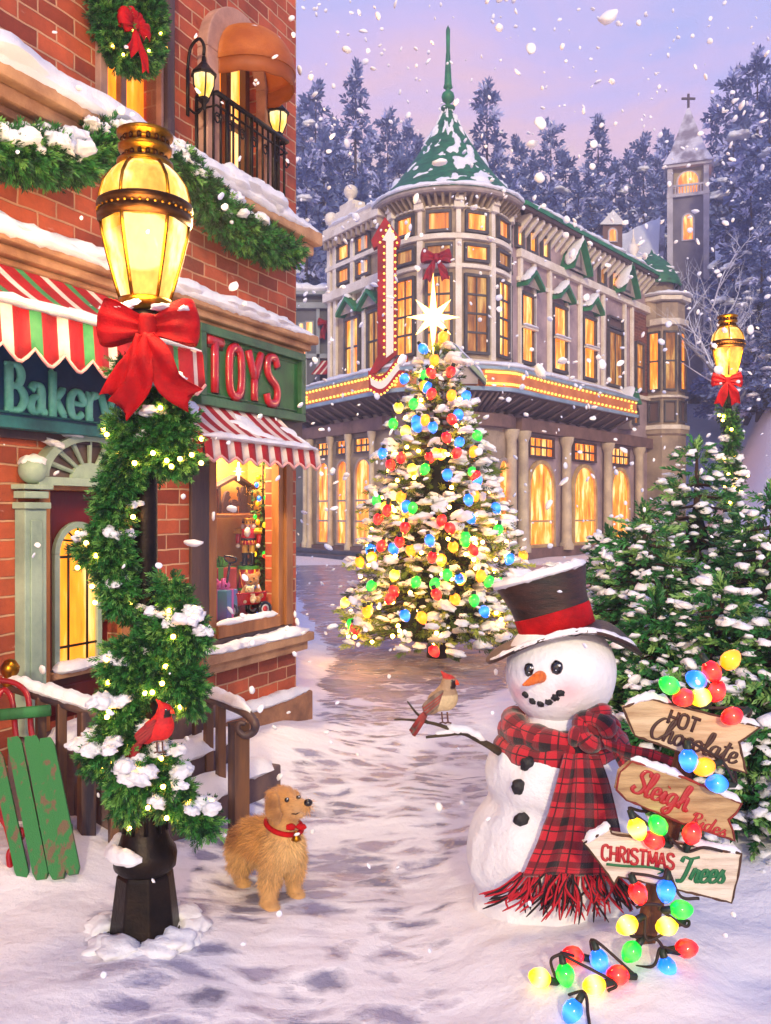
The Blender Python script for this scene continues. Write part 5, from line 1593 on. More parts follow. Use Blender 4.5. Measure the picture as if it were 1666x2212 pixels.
# ================================================================== bows
def bow(name_, label, c_, w_, fr_right, fr_nor, mat_, tails, group=None, seed=0, loops=2, knot=1.0, tw_=.2):
    """ribbon bow: loops, knot and trailing tails; w_ = full width"""
    c_ = Vector(c_); X = Vector(fr_right).normalized(); Y = Vector(fr_nor).normalized(); Z = Vector((0, 0, 1))
    r = thing(name_, label, 'bow', c_, group)
    W = w_ / 2
    def loop(ang, L, wd):
        d = (X * math.cos(ang) + Z * math.sin(ang)); e = (Z * math.cos(ang) - X * math.sin(ang))
        m_ = MB()
        def fn(a_, b_):
            t = a_ * 2 * math.pi
            x = (1 - math.cos(t)) / 2
            y = math.sin(t) * .30 * (x ** .6)
            hw_ = wd * (.30 + .70 * x ** .8) * (1 + .06 * math.sin(t * 3 + seed))
            q = (b_ - .5) * 2
            pleat = .055 * math.sin(q * 8 + seed + 2 * x) * (1 - x * .6)
            return c_ + d * (L * x * (1 - .10 * q * q)) + e * (q * hw_) + Y * ((y + pleat) * L + .02 * L)
        m_.grid(fn, 28, 12, 0, thick=.012 * w_)
        m_.build('loop', mat_, r)
    if loops == 2: angs = ((.1, 1, .46), (math.pi - .1, 1, .46))
    else: angs = ((.05, 1, .40), (math.pi - .05, 1, .40), (.75, .8, .36), (math.pi - .75, .8, .36), (1.57, .72, .34), (-.35, .75, .32), (math.pi + .35, .75, .32))
    for a_, k, wd in angs: loop(a_, W * k, W * wd)
    m_ = MB(); m_.grid(lambda a_, b_: c_ + X * (math.cos(a_ * 6.283) * W * .17 * knot * (1 - .25 * (2 * b_ - 1) ** 2)) + Y * (W * .05 + math.sin(a_ * 6.283) * W * .2 * knot) + Z * ((b_ - .5) * W * .42 * knot), 16, 6, 0, True, thick=.01 * w_); m_.build('knot', mat_, r)
    for pts, wd in tails:
        pts = [c_ + X * (p[0] * W) + Z * (p[1] * W) + Y * ((p[2] if len(p) > 2 else .1) * W) for p in pts]
        cp_ = catmull(pts, 7); n_ = len(cp_) - 1
        m_ = MB()
        def fn(a_, b_, cp_=cp_, n_=n_, wd=wd):
            i = min(int(round(a_ * n_)), n_); t = (cp_[min(i + 1, n_)] - cp_[max(i - 1, 0)]).normalized(); sd_ = t.cross(Y).normalized()
            q = (b_ - .5) * 2; k = wd * W * (.35 + .65 * min(1, a_ * 1.8))
            notch = -.16 * W * (1 - abs(q)) * (1 if a_ > .99 else 0)
            return cp_[i] + sd_ * (q * k) + t * notch + Y * (W * .06 * math.sin(q * 3 + a_ * 7) + .03 * W)
        m_.grid(fn, n_, 8, 0, thick=.010 * w_); m_.build('tail', mat_, r)
    return r


bow('big_bow', 'large crimson bow hung on the tower window above the tree star', P(942, 556, 34.35), P(976, 0, 34.3).x - P(908, 0, 34.3).x, (1, 0, 0), (0, -1, 0), RIBBON2, [([(-.1, -.2), (-.35, -.8), (-.62, -1.55)], .26), ([(.1, -.2), (.4, -.8), (.62, -1.5)], .26)])

# ================================================================== grey house at the end of the side street
gh_ = thing('grey_house', 'narrow grey house in the side street left of the ornate hall', 'house', P(690, 1200, 43) * 1)
gy = 43.0
def gx(u): return P(u, 0, gy).x
def gz(v): return P(0, v, gy).z
fg = frame((0, gy, 0), (1, 0, 0), (0, -1, 0))
m = MB(); m.box((gx(560), -8, -.3), (gx(742), 0, gz(640)), fg); m.build('wall', M('grey_wall', '6f7078', .8, col2='55575f', vs=.8, bump=.01, bs=6), gh_)
m = MB(); m.box((gx(560), 0, gz(668)), (gx(745), .25, gz(655)), fg); m.box((gx(560), -.2, gz(640)), (gx(748), .4, gz(630)), fg); m.box((gx(560), 0, gz(775)), (gx(742), .2, gz(765)), fg)
m.box((gx(684), 0, gz(860)), (gx(692), .2, gz(665)), fg); m.box((gx(640), 0, gz(895)), (gx(742), .9, gz(885)), fg)
m.build('trim', M('grey_trim', '9aa2aa', .6, col2='7f868e', vs=1), gh_, .02)
for u in range(648, 716, 9): pass
m = MB()
for u in range(640, 720, 6): m.box((gx(u), .8, gz(885)), (gx(u + 2), .86, gz(862)), fg)
m.box((gx(638), .76, gz(862)), (gx(722), .9, gz(857)), fg); m.build('balustrade', M('grey_trim', '9aa2aa'), gh_)
s = MB(); snow_strip(s, [fg @ Vector((gx(560), .1, gz(628))), fg @ Vector((gx(745), .1, gz(628)))], .4, .3, 30, 1); snow_strip(s, [fg @ Vector((gx(638), .83, gz(856))), fg @ Vector((gx(722), .83, gz(856)))], .12, .1, 20, 2); s.build('snow', SNOW, gh_)
for u0, u1, v0, v1 in ((663, 675, 697, 735), (648, 655, 700, 730), (651, 660, 760, 850)):
    f_ = MB(); f_.box((gx(u0) - .08, 0, gz(v1) - .08), (gx(u1) + .08, .1, gz(v0) + .08), fg); wo = f_.build('window', M('grey_trim', '9aa2aa'), gh_)
    p_ = MB(); p_.box((gx(u0), .1, gz(v1)), (gx(u1), .12, gz(v0)), fg); p_.build('pane', AMBER, wo)
m = MB(); m.raw([fg @ Vector(q) for q in ((gx(690), 0, gz(783)), (gx(722), 0, gz(783)), (gx(716), .9, gz(815)), (gx(684), .9, gz(815)))], [(0, 1, 2, 3)])
aw_ = thing('house_awning', 'small red striped awning on the grey house below its bow', 'awning', (gx(703), gy - .1, gz(783)))
m = MB()
n_ = 7
m.grid(lambda a_, b_: fg @ Vector((gx(696) + (gx(728) - gx(696)) * a_ - .45 * b_, .01 + .9 * b_, gz(780) - (gz(780) - gz(815)) * b_)), n_, 2, lambda i, j: (0, 1)[i % 3 == 1], thick=.03); m.build('canvas', [AR, AWH], aw_)
bow('house_bow', 'dark red bow hung on the wall of the grey house', (gx(706), gy - .35, gz(700)), .85, (1, 0, 0), (0, -1, 0), RIBBON2, [([(-.1, -.2), (-.3, -.9), (-.45, -1.9)], .3), ([(.1, -.2), (.35, -.9), (.5, -1.8)], .3)])

# ================================================================== church on the hill
cd_ = 72.0
ch = thing('church', 'small stone church with a snowy pointed steeple on the wooded hill', 'church', P(1485, 800, cd_))
CHW = M('church_wall', '8f8690', .85, col2='6e6874', vs=.6, bump=.02, bs=4); CHT = M('church_trim', 'd6cfd4', .7, col2='b4acb4', vs=.8)
def cx(u): return P(u, 0, cd_).x
def cz(v): return P(0, v, cd_).z
ax_ = Vector((.8, -.6, 0)); ay_ = Vector((-.6, -.8, 0))     # tower faces: one to the right, one to the left-front
tcx, tw2 = cx(1487), (cx(1537) - cx(1438)) / 2 / 1.36
fT = frame((tcx, cd_, 0), Vector((.94, -.34, 0)), Vector((-.34, -.94, 0)))
m = MB(); m.box((-tw2, -tw2, cz(850)), (tw2, tw2, cz(430)), fT); m.build('tower', CHW, ch)
m = MB()
for sx_ in (-1, 1):
    for sy_ in (-1, 1): m.box((sx_ * tw2 - .22, sy_ * tw2 - .22, cz(850)), (sx_ * tw2 + .22, sy_ * tw2 + .22, cz(432)), fT); m.box((sx_ * tw2 - .2, sy_ * tw2 - .2, cz(430)), (sx_ * tw2 + .2, sy_ * tw2 + .2, cz(372)), fT)
m.box((-tw2 - .25, -tw2 - .25, cz(437)), (tw2 + .25, tw2 + .25, cz(430)), fT); m.box((-tw2 - .4, -tw2 - .4, cz(374)), (tw2 + .4, tw2 + .4, cz(366)), fT)
for k in range(12):
    x = -tw2 + .2 + k * (2 * tw2 - .4) / 11
    m.box((x - .05, tw2 + .1, cz(430)), (x + .05, tw2 + .2, cz(415)), fT); m.box((tw2 + .1, x - .05, cz(430)), (tw2 + .2, x + .05, cz(415)), fT)
m.box((-tw2 - .2, tw2 + .08, cz(415)), (tw2 + .2, tw2 + .22, cz(411)), fT); m.box((tw2 + .08, -tw2 - .2, cz(415)), (tw2 + .22, tw2 + .2, cz(411)), fT)
m.build('tower_trim', CHT, ch)
m = MB(); m.box((-tw2 + .25, -tw2 + .25, cz(430)), (tw2 - .25, tw2 - .25, cz(372)), fT); m.build('belfry', M('belfry_wall', 'a8987c', .7), ch)
def cwin(fr_, c_, o_, z0, z1, w_, nm='window'):
    f_ = MB(); R = w_ / 2
    pts = lambda r_, e_: [(c_ - r_, z0 - e_), (c_ + r_, z0 - e_)] + [(c_ + r_ * math.cos(math.pi * i / 8), z1 - R + r_ * math.sin(math.pi * i / 8)) for i in range(9)]
    f_.prism(pts(R + .15, .1), o_, o_ + .1, fr_); wo = f_.build(nm, CHT, ch)
    p_ = MB(); p_.prism(pts(R, 0), o_ + .1, o_ + .13, fr_); p_.build('pane', AMBER, wo)
fT2 = frame((tcx, cd_, 0), Vector((.34, .94, 0)), Vector((.94, -.34, 0)))
for f_ in (fT, fT2):
    cwin(f_, 0, tw2 - .26, cz(428), cz(382), 1.5); cwin(f_, 0, tw2, cz(528), cz(476), .7)
m = MB(); apex = Vector((0, 0, cz(232))); e_ = tw2 + .55
ez = cz(368); ring_ = []
for k, (t, r_) in enumerate(((0, 1), (.22, .70), (1, .03))): ring_.append([(sx_ * e_ * r_, sy_ * e_ * r_, ez + (apex.z - ez) * t) for sx_, sy_ in ((-1, -1), (1, -1), (1, 1), (-1, 1))])
V = [q for r_ in ring_ for q in r_]
m.raw(V, [(i + 4 * k, (i + 1) % 4 + 4 * k, (i + 1) % 4 + 4 * k + 4, i + 4 * k + 4) for k in range(2) for i in range(4)] + [(0, 1, 2, 3), (8, 9, 10, 11)], 0, False, fT)
sp_ = m.build('spire', M('spire_slate', '8d8290', .8, col2='dedbe8', vs=.7, contrast=(.4, .55), bump=.03, bs=5), ch)
if 0: put_snow(s, [tuple(fT @ Vector((sx_ * e_ * (1 - t) * .8 * q, e_ * (1 - t) * (.78), ez + (apex.z - ez) * t * .98))) for sx_, q, t in zip(RNG.uniform(-1, .6, 26), RNG.uniform(.2, 1, 26), RNG.uniform(.03, .8, 26))], [(.45 * k, .35 * k, .6 * k) for k in RNG.uniform(.4, 1, 26)])
m = MB(); cxp = fT @ Vector((0, 0, cz(235))); m.box((-.08, -.08, 0), (.08, .08, cz(203) - cz(235)), frame(cxp)); m.box((-.55, -.07, .75), (.55, .07, .9), frame(cxp)); m.build('cross', M('cross_wood', '4a3638', .7), ch)
# nave behind and to the left with its snowy roof
fN = frame((tcx, cd_ + 2, 0), Vector((.94, -.34, 0)), Vector((-.34, -.94, 0)))
m = MB(); nl = cx(1303) - tcx; m.box((nl * 1.0, -6, cz(850)), (-tw2, 1.5, cz(600)), fN); m.raw([(-tw2, 1.5, cz(600)), (-tw2, -6, cz(600)), (-tw2, -2.2, cz(425))], [(0, 1, 2)], 0, False, fN); m.build('nave_wall', CHW, ch)
m = MB(); m.raw([(nl * 1.05, 2.0, cz(612)), (-tw2 + .1, 2.0, cz(560)), (-tw2 + .1, -2.2, cz(425)), (nl * .8, -2.2, cz(470))], [(0, 1, 2, 3)], 0, False, fN); nr = m.build('nave_roof', M('roof_slate', '5f5a66', .8, col2='b9b6c6', vs=.7, contrast=(.42, .55)), ch)
s = MB(); s.grid(lambda a_, b_: fN @ (Vector((nl * 1.04, 2.0, cz(610))).lerp(Vector((-tw2 - .3, 2.0, cz(565))), a_).lerp(Vector((nl * .8, -2.2, cz(466))).lerp(Vector((-tw2 - .3, -2.2, cz(428))), a_), .18 + .8 * b_) + Vector((0, .05, .14 + .2 * mn.noise(Vector((a_ * 5, b_ * 4, 0)))))), 24, 10); s.build('snow', SNOW, nr)
m = MB(); dx = cx(1328); f_ = frame((dx, cd_ + 1.5, 0)); m.box((-.8, -.8, cz(540)), (.8, .8, cz(478)), f_); m.build('dormer', M('dormer_wood', '8a6248', .7, col2='6a4a3a', vs=1), ch); m = MB(); m.raw([(-1.1, -1, cz(480)), (1.1, -1, cz(480)), (1.1, 1, cz(480)), (-1.1, 1, cz(480)), (0, -1, cz(448)), (0, 1, cz(448))], [(0, 1, 4), (3, 2, 5), (0, 3, 5, 4), (1, 2, 5, 4)], 0, False, f_); m.build('dormer_roof', SNOW, ch)
f2 = frame((dx, cd_ + 1.5, 0), (1, 0, 0), (0, -1, 0)); cwin(f2, 0, .8, cz(515), cz(490), .5)
# porch wing at the right with lit windows
fP = frame((cx(1545), cd_ - 4, 0), Vector((.94, -.34, 0)), Vector((-.34, -.94, 0)))
m = MB(); m.box((-1.0, -5, cz(900)), (1.6, 1.0, cz(590)), fP); m.build('porch_wall', CHW, ch); m = MB(); m.raw([(-1.4, 1.3, cz(600)), (2.0, 1.3, cz(600)), (2.0, -2, cz(540)), (-1.4, -2, cz(540))], [(0, 1, 2, 3)], 0, False, fP); m.build('porch_roof', SNOW, ch)
for z0, z1 in ((640, 605), (700, 662), (760, 720)): cwin(fP, .1, 1.0, cz(z0), cz(z1), .7)
# ================================================================== street lamps
LX, LY = P(314, 0, 4.07).x, 4.07
def lz(v): return H - (v - CV) / F * LY


def street_lamp(base, label, name='street_lamp'):
    r = thing(name, label, 'street lamp', base, None)
    bx, by, bz = base
    f_ = Matrix.Translation((bx, by, bz))
    k = LY / F
    z = lambda v: lz(v)
    m = MB()
    m.lathe([(.0, -.05), (.215, -.05), (.22, .02), (.2, .07), (.165, .10)] + [(.16, z(2005)), (.128, z(1885)), (.118, z(1878))], 8, f_ @ Matrix.Rotation(.39, 4, 'Z'), 0, False)
    m.build('pedestal', IRON, r, .012)
    m = MB()
    m.lathe([(.118, z(1878)), (.14, z(1868)), (.145, z(1845)), (.138, z(1830)), (.115, z(1815)), (.1, z(1790)), (.085, z(1700)), (.068, z(1640)), (.062, z(1600)), (.056, z(1200)), (.054, z(800)), (.06, z(700)), (.075, z(690)), (.075, z(676)), (.055, z(672))], 20, f_)
    m.build('post', IRON, r)
    m = MB()
    for i in range(10):
        t = i * .6283; m.tube([(bx + q * math.cos(t), by + q * math.sin(t), bz + zz) for q, zz in ((.1, z(1790)), (.088, z(1700)), (.07, z(1640)))], .011, 5)
    m.build('fluting', IRON, r)
    m = MB(); m.lathe([(.05, z(676)), (.118, z(668)), (.124, z(658)), (.118, z(648)), (.1, z(645))], 24, f_); m.build('lantern_base', GOLD, r)
    g = MB(); g.lathe([(.107, z(648)), (.125, z(620)), (.16, z(560)), (.185, z(510)), (.193, z(482))], 6, f_ @ Matrix.Rotation(.25, 4, 'Z'), 0, False); g.build('lower_glass', LAMPGLASS, r)
    m = MB(); m.lathe([(.19, z(486)), (.212, z(482)), (.214, z(470)), (.207, z(468)), (.207, z(458)), (.216, z(455)), (.214, z(444)), (.2, z(440))], 30, f_); m.build('lantern_band', M('dark_brass', '5a3410', .35, .9, col2='2d1a0a', vs=12), r)
    m = MB()
    for i in range(40):
        t = i * math.pi / 20; m.ball((bx + .211 * math.cos(t), by + .211 * math.sin(t), bz + z(463)), .007, 0, 1)
    m.build('band_studs', GOLD, r)
    g = MB(); g.lathe([(.2, z(444)), (.197, z(425)), (.182, z(400)), (.15, z(377)), (.118, z(363))], 24, f_); g.build('dome_glass', LAMPGLASS, r)
    m = MB()
    for i in range(6):
        t = i * math.pi / 3 + .25
        m.tube([(bx + q * math.cos(t), by + q * math.sin(t), bz + z(v)) for q, v in ((.11, 648), (.128, 620), (.163, 560), (.188, 510), (.197, 480))], .009, 6)
        m.tube([(bx + q * math.cos(t), by + q * math.sin(t), bz + z(v)) for q, v in ((.203, 444), (.2, 425), (.186, 400), (.154, 377), (.12, 362))], .008, 6)
    m.build('lantern_ribs', GOLD, r)
    m = MB(); m.lathe([(.112, z(366)), (.128, z(362)), (.126, z(352)), (.092, z(350)), (.088, z(334)), (.118, z(330)), (.122, z(320)), (.1, z(316)), (.098, z(302)), (.125, z(298)), (.128, z(290)), (.1, z(284)), (.04, z(279)), (0, z(277))], 24, f_)
    m.build('lantern_cap', GOLD, r)
    for v_, q in ((342, .093), (309, .102)):
        m = MB()
        for i in range(16):
            t = i * math.pi / 8; m.ball((bx + q * math.cos(t), by + q * math.sin(t), bz + z(v_)), (.011, .011, .015), 0, 1)
        m.build('cap_beads', M('dark_brass', '5a3410'), r)
    g = MB(); g.lathe([(.0, z(640)), (.03, z(630)), (.045, z(580)), (.03, z(520)), (0, z(500))], 10, f_); g.build('lamp_flame', M('lamp_flame', 'fff0c0', .5, emit=7, ecol='ffdf90'), r)
    return r


LB = (LX, LY, gh(LX, LY) - .02)
LB = (LX, LY, 0.0)
street_lamp(LB, 'large black street lamp with brass lantern wrapped in garland in the foreground')
s = MB()
for i in range(15):
    t = i * .42 + .2; s.ball((LX + .2 * math.cos(t), LY + .2 * math.sin(t), .07 + .02 * math.sin(i * 2.1)), (.09, .085, .045), 0, 2, noise=.5, seed=i)
snow_strip(s, [(LX + .137 * math.cos(t), LY + .137 * math.sin(t), lz(1834)) for t in np.linspace(2.4, 4.9, 9)], .04, .045, 20, 3)
s.build('snow', SNOW, bpy.data.objects['street_lamp'])
def lamp_light(loc, e_):
    pl_ = bpy.data.lights.new('lantern_light', 'POINT'); pl_.energy = e_; pl_.color = (1, .66, .28); pl_.shadow_soft_size = .24
    o = bpy.data.objects.new('lantern_light', pl_); COL.objects.link(o); o.location = loc
lamp_light((LX + .05, LY - .27, lz(540)), 60)
lamp_light((LX + .1, LY + .3, lz(480)), 110)
fx_, fy_ = P(1572, 0, 11.2).x, 11.2
fzb = P(0, 678, 11.2).z - lz(277)
street_lamp((fx_, fy_, fzb), 'smaller black street lamp with red bow standing behind the snowy firs at right')
lamp_light((fx_ - .1, fy_ - .3, fzb + lz(540)), 90)
SV = [(0, -.05), (0, -.1), (0, -.2)]
bow('lamp_bow', 'huge bright red bow tied under the lantern of the foreground lamp', P(322, 706, 3.86), .45, (1, 0, 0), (0, -1, 0), RIBBON,
    [([(.1, -.2, .3), (-.02, -.7, .42), (-.1, -1.2, .35), (-.55, -1.65, .2)], .26), ([(.1, -.2, .3), (.32, -.6, .4), (.5, -1.15, .35), (.95, -1.45, .2)], .26), ([(-.1, -.2, .2), (-.3, -.8, .3), (-.72, -1.45, .2)], .2)], seed=2)
s = MB(); put_snow(s, [tuple(P(u, v, d)) for u, v, d in ((345, 664, 3.82), (362, 668, 3.84), (395, 672, 3.82), (265, 662, 3.84), (285, 655, 3.84))], [(.04, .03, .018)] * 5); s.build('snow', SNOW, [o for o in bpy.data.objects if o.name == 'lamp_bow'][0])
bow('lamp_bow', 'red bow tied under the lantern of the far street lamp', P(1570, 822, 10.95), .39, (1, 0, 0), (0, -1, 0), RIBBON,
    [([(-.05, -.2, .3), (-.35, -.8, .3), (-.62, -1.6, .2)], .3), ([(.05, -.2, .3), (.3, -.8, .3), (.5, -1.55, .2)], .3)], seed=4)


# ================================================================== garlands
def garland(name_, label, caps, dens, sprig, nsnow, nfairy, outward, group=None, snow_s=.045, fairy=.011, T=None, cat='garland', par=None, wts=(.42, .42, .16)):
    """evergreen rope: caps = tapered stretches (p0, p1, r0, r1) packed with sprigs"""
    r = par or thing(name_, label, cat, caps[0][0], group)
    core = MB(); pos, dr, sc = [], [], []; surf = []
    for p0, p1, r0, r1 in caps:
        p0, p1 = Vector(p0), Vector(p1); ax = (p1 - p0); L_ = max(ax.length, 1e-4)
        n_ = int(dens * (L_ + r0) * (r0 + r1) / 2)
        for _ in range(n_):
            t = RNG.random(); c_ = p0.lerp(p1, t); rr = r0 + (r1 - r0) * t
            o = Vector(RNG.normal(size=3)).normalized(); q = rr * RNG.random() ** .45
            p_ = c_ + o * q
            d_ = (o * .8 + outward * .25 + ax / L_ * RNG.uniform(-.6, .9) + Vector((0, 0, -.25))).normalized()
            pos.append(tuple(p_)); dr.append(tuple(d_)); sc.append(sprig * RNG.uniform(.7, 1.25)); 
            if (o + outward * .7).length > .9: surf.append((c_ + o * (rr + sprig * .32), o))
    m_ = MB()
    for p0, p1, r0, r1 in caps: m_.tube([p0, Vector(p0).lerp(Vector(p1), .5), p1], [r0 * .22, (r0 + r1) * .12, r1 * .22], 6)
    put_sprigs(m_, T or SPRIG, pos, dr, sc, wts)
    m_.build('greenery', NEEDLE, r)
    random.shuffle(surf)
    up = [q for q in surf if q[1].z > .1 and q[1].dot(outward) > -.35]
    for p_, o in up[:nsnow]:
        s_ = MB(); k = snow_s * RNG.uniform(.6, 1.5)
        for _ in range(6): 
            v_ = Vector(RNG.normal(0, .6, 3)) * k; v_.z *= .3
            kk = k * RNG.uniform(.5, 1)
            put_snow(s_, [tuple(p_ + v_)], [(kk * 1.15, kk * 1.05, kk * 1.05)])
        s_.build('snow', SNOW, r)
    if nfairy:
        fm = None
        cand = [q for q in surf if q[1].dot(outward) > .1]
        for p_, o in cand[:nfairy]:
            if fm is None:
                b_ = MB(); b_.ball((0, 0, 0), fairy, 0, 1); fm = b_.build('fairy_light', FAIRY, None); fm.parent = r; q_ = fm
            else: q_ = fm.copy(); COL.objects.link(q_); q_.parent = r
            q_.location = p_ + o * sprig * .35 - ORG[r.name]
    return r


def GP(u, v, o=-.10): return P(u, v, LY + o)
def gc_(u0, v0, u1, v1, r0, r1, o0=-.10, o1=-.10): return (GP(u0, v0, o0), GP(u1, v1, o1), r0 * LY / F, r1 * LY / F)
caps = [gc_(268, 800, 330, 850, 18, 32), gc_(330, 860, 380, 930, 38, 40), gc_(380, 930, 300, 960, 42, 40), gc_(262, 915, 300, 950, 22, 36), gc_(330, 985, 395, 990, 40, 28), gc_(290, 960, 250, 1060, 34, 30), gc_(250, 1060, 240, 1180, 28, 34),
        gc_(240, 1165, 185, 1195, 30, 20), gc_(240, 1190, 262, 1300, 36, 26), gc_(265, 1300, 325, 1335, 22, 14, -.05, .05), gc_(358, 1250, 395, 1340, 16, 34), gc_(395, 1340, 420, 1390, 36, 24), gc_(390, 1350, 290, 1420, 38, 36), gc_(290, 1400, 235, 1440, 32, 18), gc_(290, 1420, 285, 1500, 36, 26), gc_(330, 1430, 405, 1480, 40, 38),
        gc_(405, 1470, 415, 1520, 30, 16), gc_(275, 1480, 250, 1600, 36, 36), gc_(265, 1590, 300, 1690, 54, 52), gc_(250, 1620, 205, 1635, 40, 24), gc_(300, 1670, 275, 1740, 48, 24), gc_(330, 1640, 380, 1730, 44, 32), gc_(370, 1710, 450, 1785, 34, 20)]
garland('lamp_garland', 'snowy evergreen garland with fairy lights wound round the foreground lamp post', caps, 25000, .08, 50, 60, Vector((0, -1, 0)), snow_s=.034, fairy=.0105, wts=(.34, .44, .22))
cc = [(P(u0, v0, 11.2 - .1), P(u1, v1, 11.2 - .1), .07, .07) for u0, v0, u1, v1 in ((1563, 880, 1585, 930), (1585, 930, 1572, 985), (1572, 985, 1592, 1030), (1592, 1030, 1580, 1090))]
garland('lamp_garland', 'thin lit garland on the post of the far street lamp', cc, 6000, .11, 8, 14, Vector((0, -1, 0)), snow_s=.05, fairy=.018)
# swag on the brick wall
gw = lambda u, v: FL.at(u, v, .2)
caps = []
for pts in (((-60, 300, 40), (40, 335, 46), (110, 330, 44), (170, 350, 34), (235, 290, 26)), ((20, 330, 46), (110, 350, 40), (165, 345, 34)), ((235, 300, 26), (310, 345, 26), (380, 350, 36), (420, 400, 40), (470, 455, 40), (520, 500, 42), (580, 530, 32), (632, 545, 22))):
    for a_, b_ in zip(pts, pts[1:]):
        d_ = FL.at(a_[0], a_[1]).y; caps.append((gw(a_[0], a_[1]), gw(b_[0], b_[1]), a_[2] * d_ / F * .6, b_[2] * d_ / F * .6))
garland('wall_garland', 'long snowy evergreen swag hung along the brick wall between the ledges', caps, 13000, .145, 40, 0, n3, snow_s=.06)
# wreath on the upper window
wc = FL.at(277, 34, .16); wr_ = .235
wth = thing('wreath', 'round evergreen wreath with fairy lights and red bow on the upper window', 'wreath', wc)
caps = []
for i in range(14):
    t0, t1 = i * math.pi / 7, (i + 1) * math.pi / 7
    pq = lambda t: wc + t3 * (wr_ * .8 * math.cos(t)) + Z3 * (wr_ * 1.12 * math.sin(t))
    caps.append((pq(t0), pq(t1), .075, .075))
garland('wreath', '', caps, 30000, .12, 3, 30, n3, snow_s=.035, fairy=.009, par=wth)
b_ = bow('wreath_bow', 'red many-looped bow at the middle of the wreath', FL.at(290, 56, .3), .30, t3, n3, RIBBON, [([(.0, -.2, .1), (-.2, -.9, .2), (-.55, -1.5, .15)], .26), ([(.05, -.2, .1), (.25, -1.1, .2), (.6, -1.9, .15)], .26)], loops=7, seed=1)

# ================================================================== stair railing
def P_at_plan(p, z): return Vector((p[0], p[1], z))


rg = thing('stair_railing', 'dark iron stair railing with snow-capped handrail and scrolled end by the red door', 'railing', P(517, 1815, 5.4))
A0, A1 = P(8, 1478, 5.1), P(330, 1580, 4.85)
B0, B1, B2 = P(405, 1492, 6.2), P(512, 1530, 5.45), P(548, 1556, 5.3)
hr = MB()
for a_, b_ in ((A0, A1),):
    hr.tube([a_, b_], .03, 8); 
h1 = hr.build('handrail', M('rail_wood', '6b4a38', .5, col2='35303c', vs=5, bump=.003), rg)
hr = MB(); curve = catmull([B0, B1, B2, P(549, 1578, 5.3), P(530, 1588, 5.3), P(515, 1576, 5.3), P(518, 1562, 5.3), P(530, 1562, 5.3)], 8)
hr.tube(curve, [.03] * 12 + [max(.014, .03 - .0004 * i) for i in range(len(curve) - 12)], 8); h2 = hr.build('handrail', M('rail_wood', ''), rg)
s = MB(); snow_strip(s, [A0.lerp(A1, i / 8) + Vector((0, -.005, .035)) for i in range(8)], .04, .045, 40, 1); snow_strip(s, [q + Vector((0, 0, .032)) for q in curve[:15]], .04, .045, 30, 2); s.build('snow', SNOW, rg)
BAL = M('baluster_iron', '3a3540', .45, .4, col2='8a6040', vs=3, stretch=(3, 3, .3), bump=.002)
def bal(top, w_, name_='baluster'):
    m_ = MB(); z0 = gh(top.x, top.y) - .05
    m_.box((-w_, -w_, z0), (w_, w_, top.z), frame((top.x, top.y, 0), Vector((.8, .6, 0)), Vector((-.6, .8, 0)))); m_.build(name_, BAL, rg, .006)
for t in (.26, .40, .75, .9): bal(A0.lerp(A1, t), .026)
bal(A0.lerp(A1, .57), .042, 'newel_post')
for u in (352, 378, 402, 428, 454, 480): 
    t = (u - 405) / (512 - 405); bal(B0.lerp(B1, t) if t > 0 else B0 + (B0 - B1) * .0 + (B0 - B1) * (-t), .027)
bal(P(516, 1560, 5.36), .05, 'newel_post')
m = MB(); k_ = P(22, 1452, 5.1); m.lathe([(.03, -.1), (.05, -.06), (.03, -.03), (.05, .0), (.055, .03), (.03, .07), (0, .08)], 12, Matrix.Translation(k_)); m.build('rail_knob', GOLD, rg)

# ================================================================== sled
sd_ = thing('sled', 'old green wooden sled with red runners leaning in the snow', 'sled', P(90, 1890, 4.55))
SG = M('sled_green', '2f7a3e', .6, col2='1d5a2c', vs=4, stretch=(3, 3, .5), bump=.004, bs=60); SGW = M('sled_worn', '2d7a40', .65, col2='6d5a44', vs=5, stretch=(4, 4, .6), bump=.005, bs=50, contrast=(.55, .62)); SR = M('sled_red', 'b0141c', .35, col2='6e0a12', vs=6, coat=.3)
dT, dB = 4.95, 4.45
def sp_(u, v):
    t = (v - 1480) / (1900 - 1480); return P(u, v, dT + (dB - dT) * t)
for (ut, vt, ub, vb, w_) in ((-8, 1622, 52, 1900, 13), (30, 1590, 92, 1902, 15), (68, 1588, 128, 1900, 16), (100, 1592, 160, 1890, 15)):
    m_ = MB(); A_, B_ = sp_(ut, vt), sp_(ub, vb); ax = (B_ - A_).normalized(); X_ = Vector((1, .1, .05)); X_ = (X_ - ax * X_.dot(ax)).normalized(); nn = ax.cross(X_)
    f_ = frame(A_, X_, nn, ax); w2 = w_ * 4.6 / F
    L_ = (B_ - A_).length
    pts = [(-w2 * .8, 0), (w2 * .7, .012), (w2, .05), (w2, L_ - .03), (w2 * .6, L_), (-w2 * .7, L_ - .01), (-w2, L_ - .05), (-w2, .04)]
    m_.prism(pts, -.014, .014, f_); m_.build('slat', SGW, sd_, .004)
for v_, u0, u1, h_ in ((1538, -20, 113, 13), (1800, 60, 150, 8)):
    m_ = MB(); A_, B_ = sp_(u0, v_ + 6) + Vector((0, -.02 if v_ < 1600 else .05, 0)), sp_(u1, v_ - 6) + Vector((0, -.02 if v_ < 1600 else .05, 0))
    ax = (B_ - A_).normalized(); m_.tube([A_, A_.lerp(B_, .5), B_], [h_ * 4.8 / F * 1.0] * 3, 8, squash=(Vector((0, -1, 0)), .5)); m_.build('crossbar', SG, sd_)
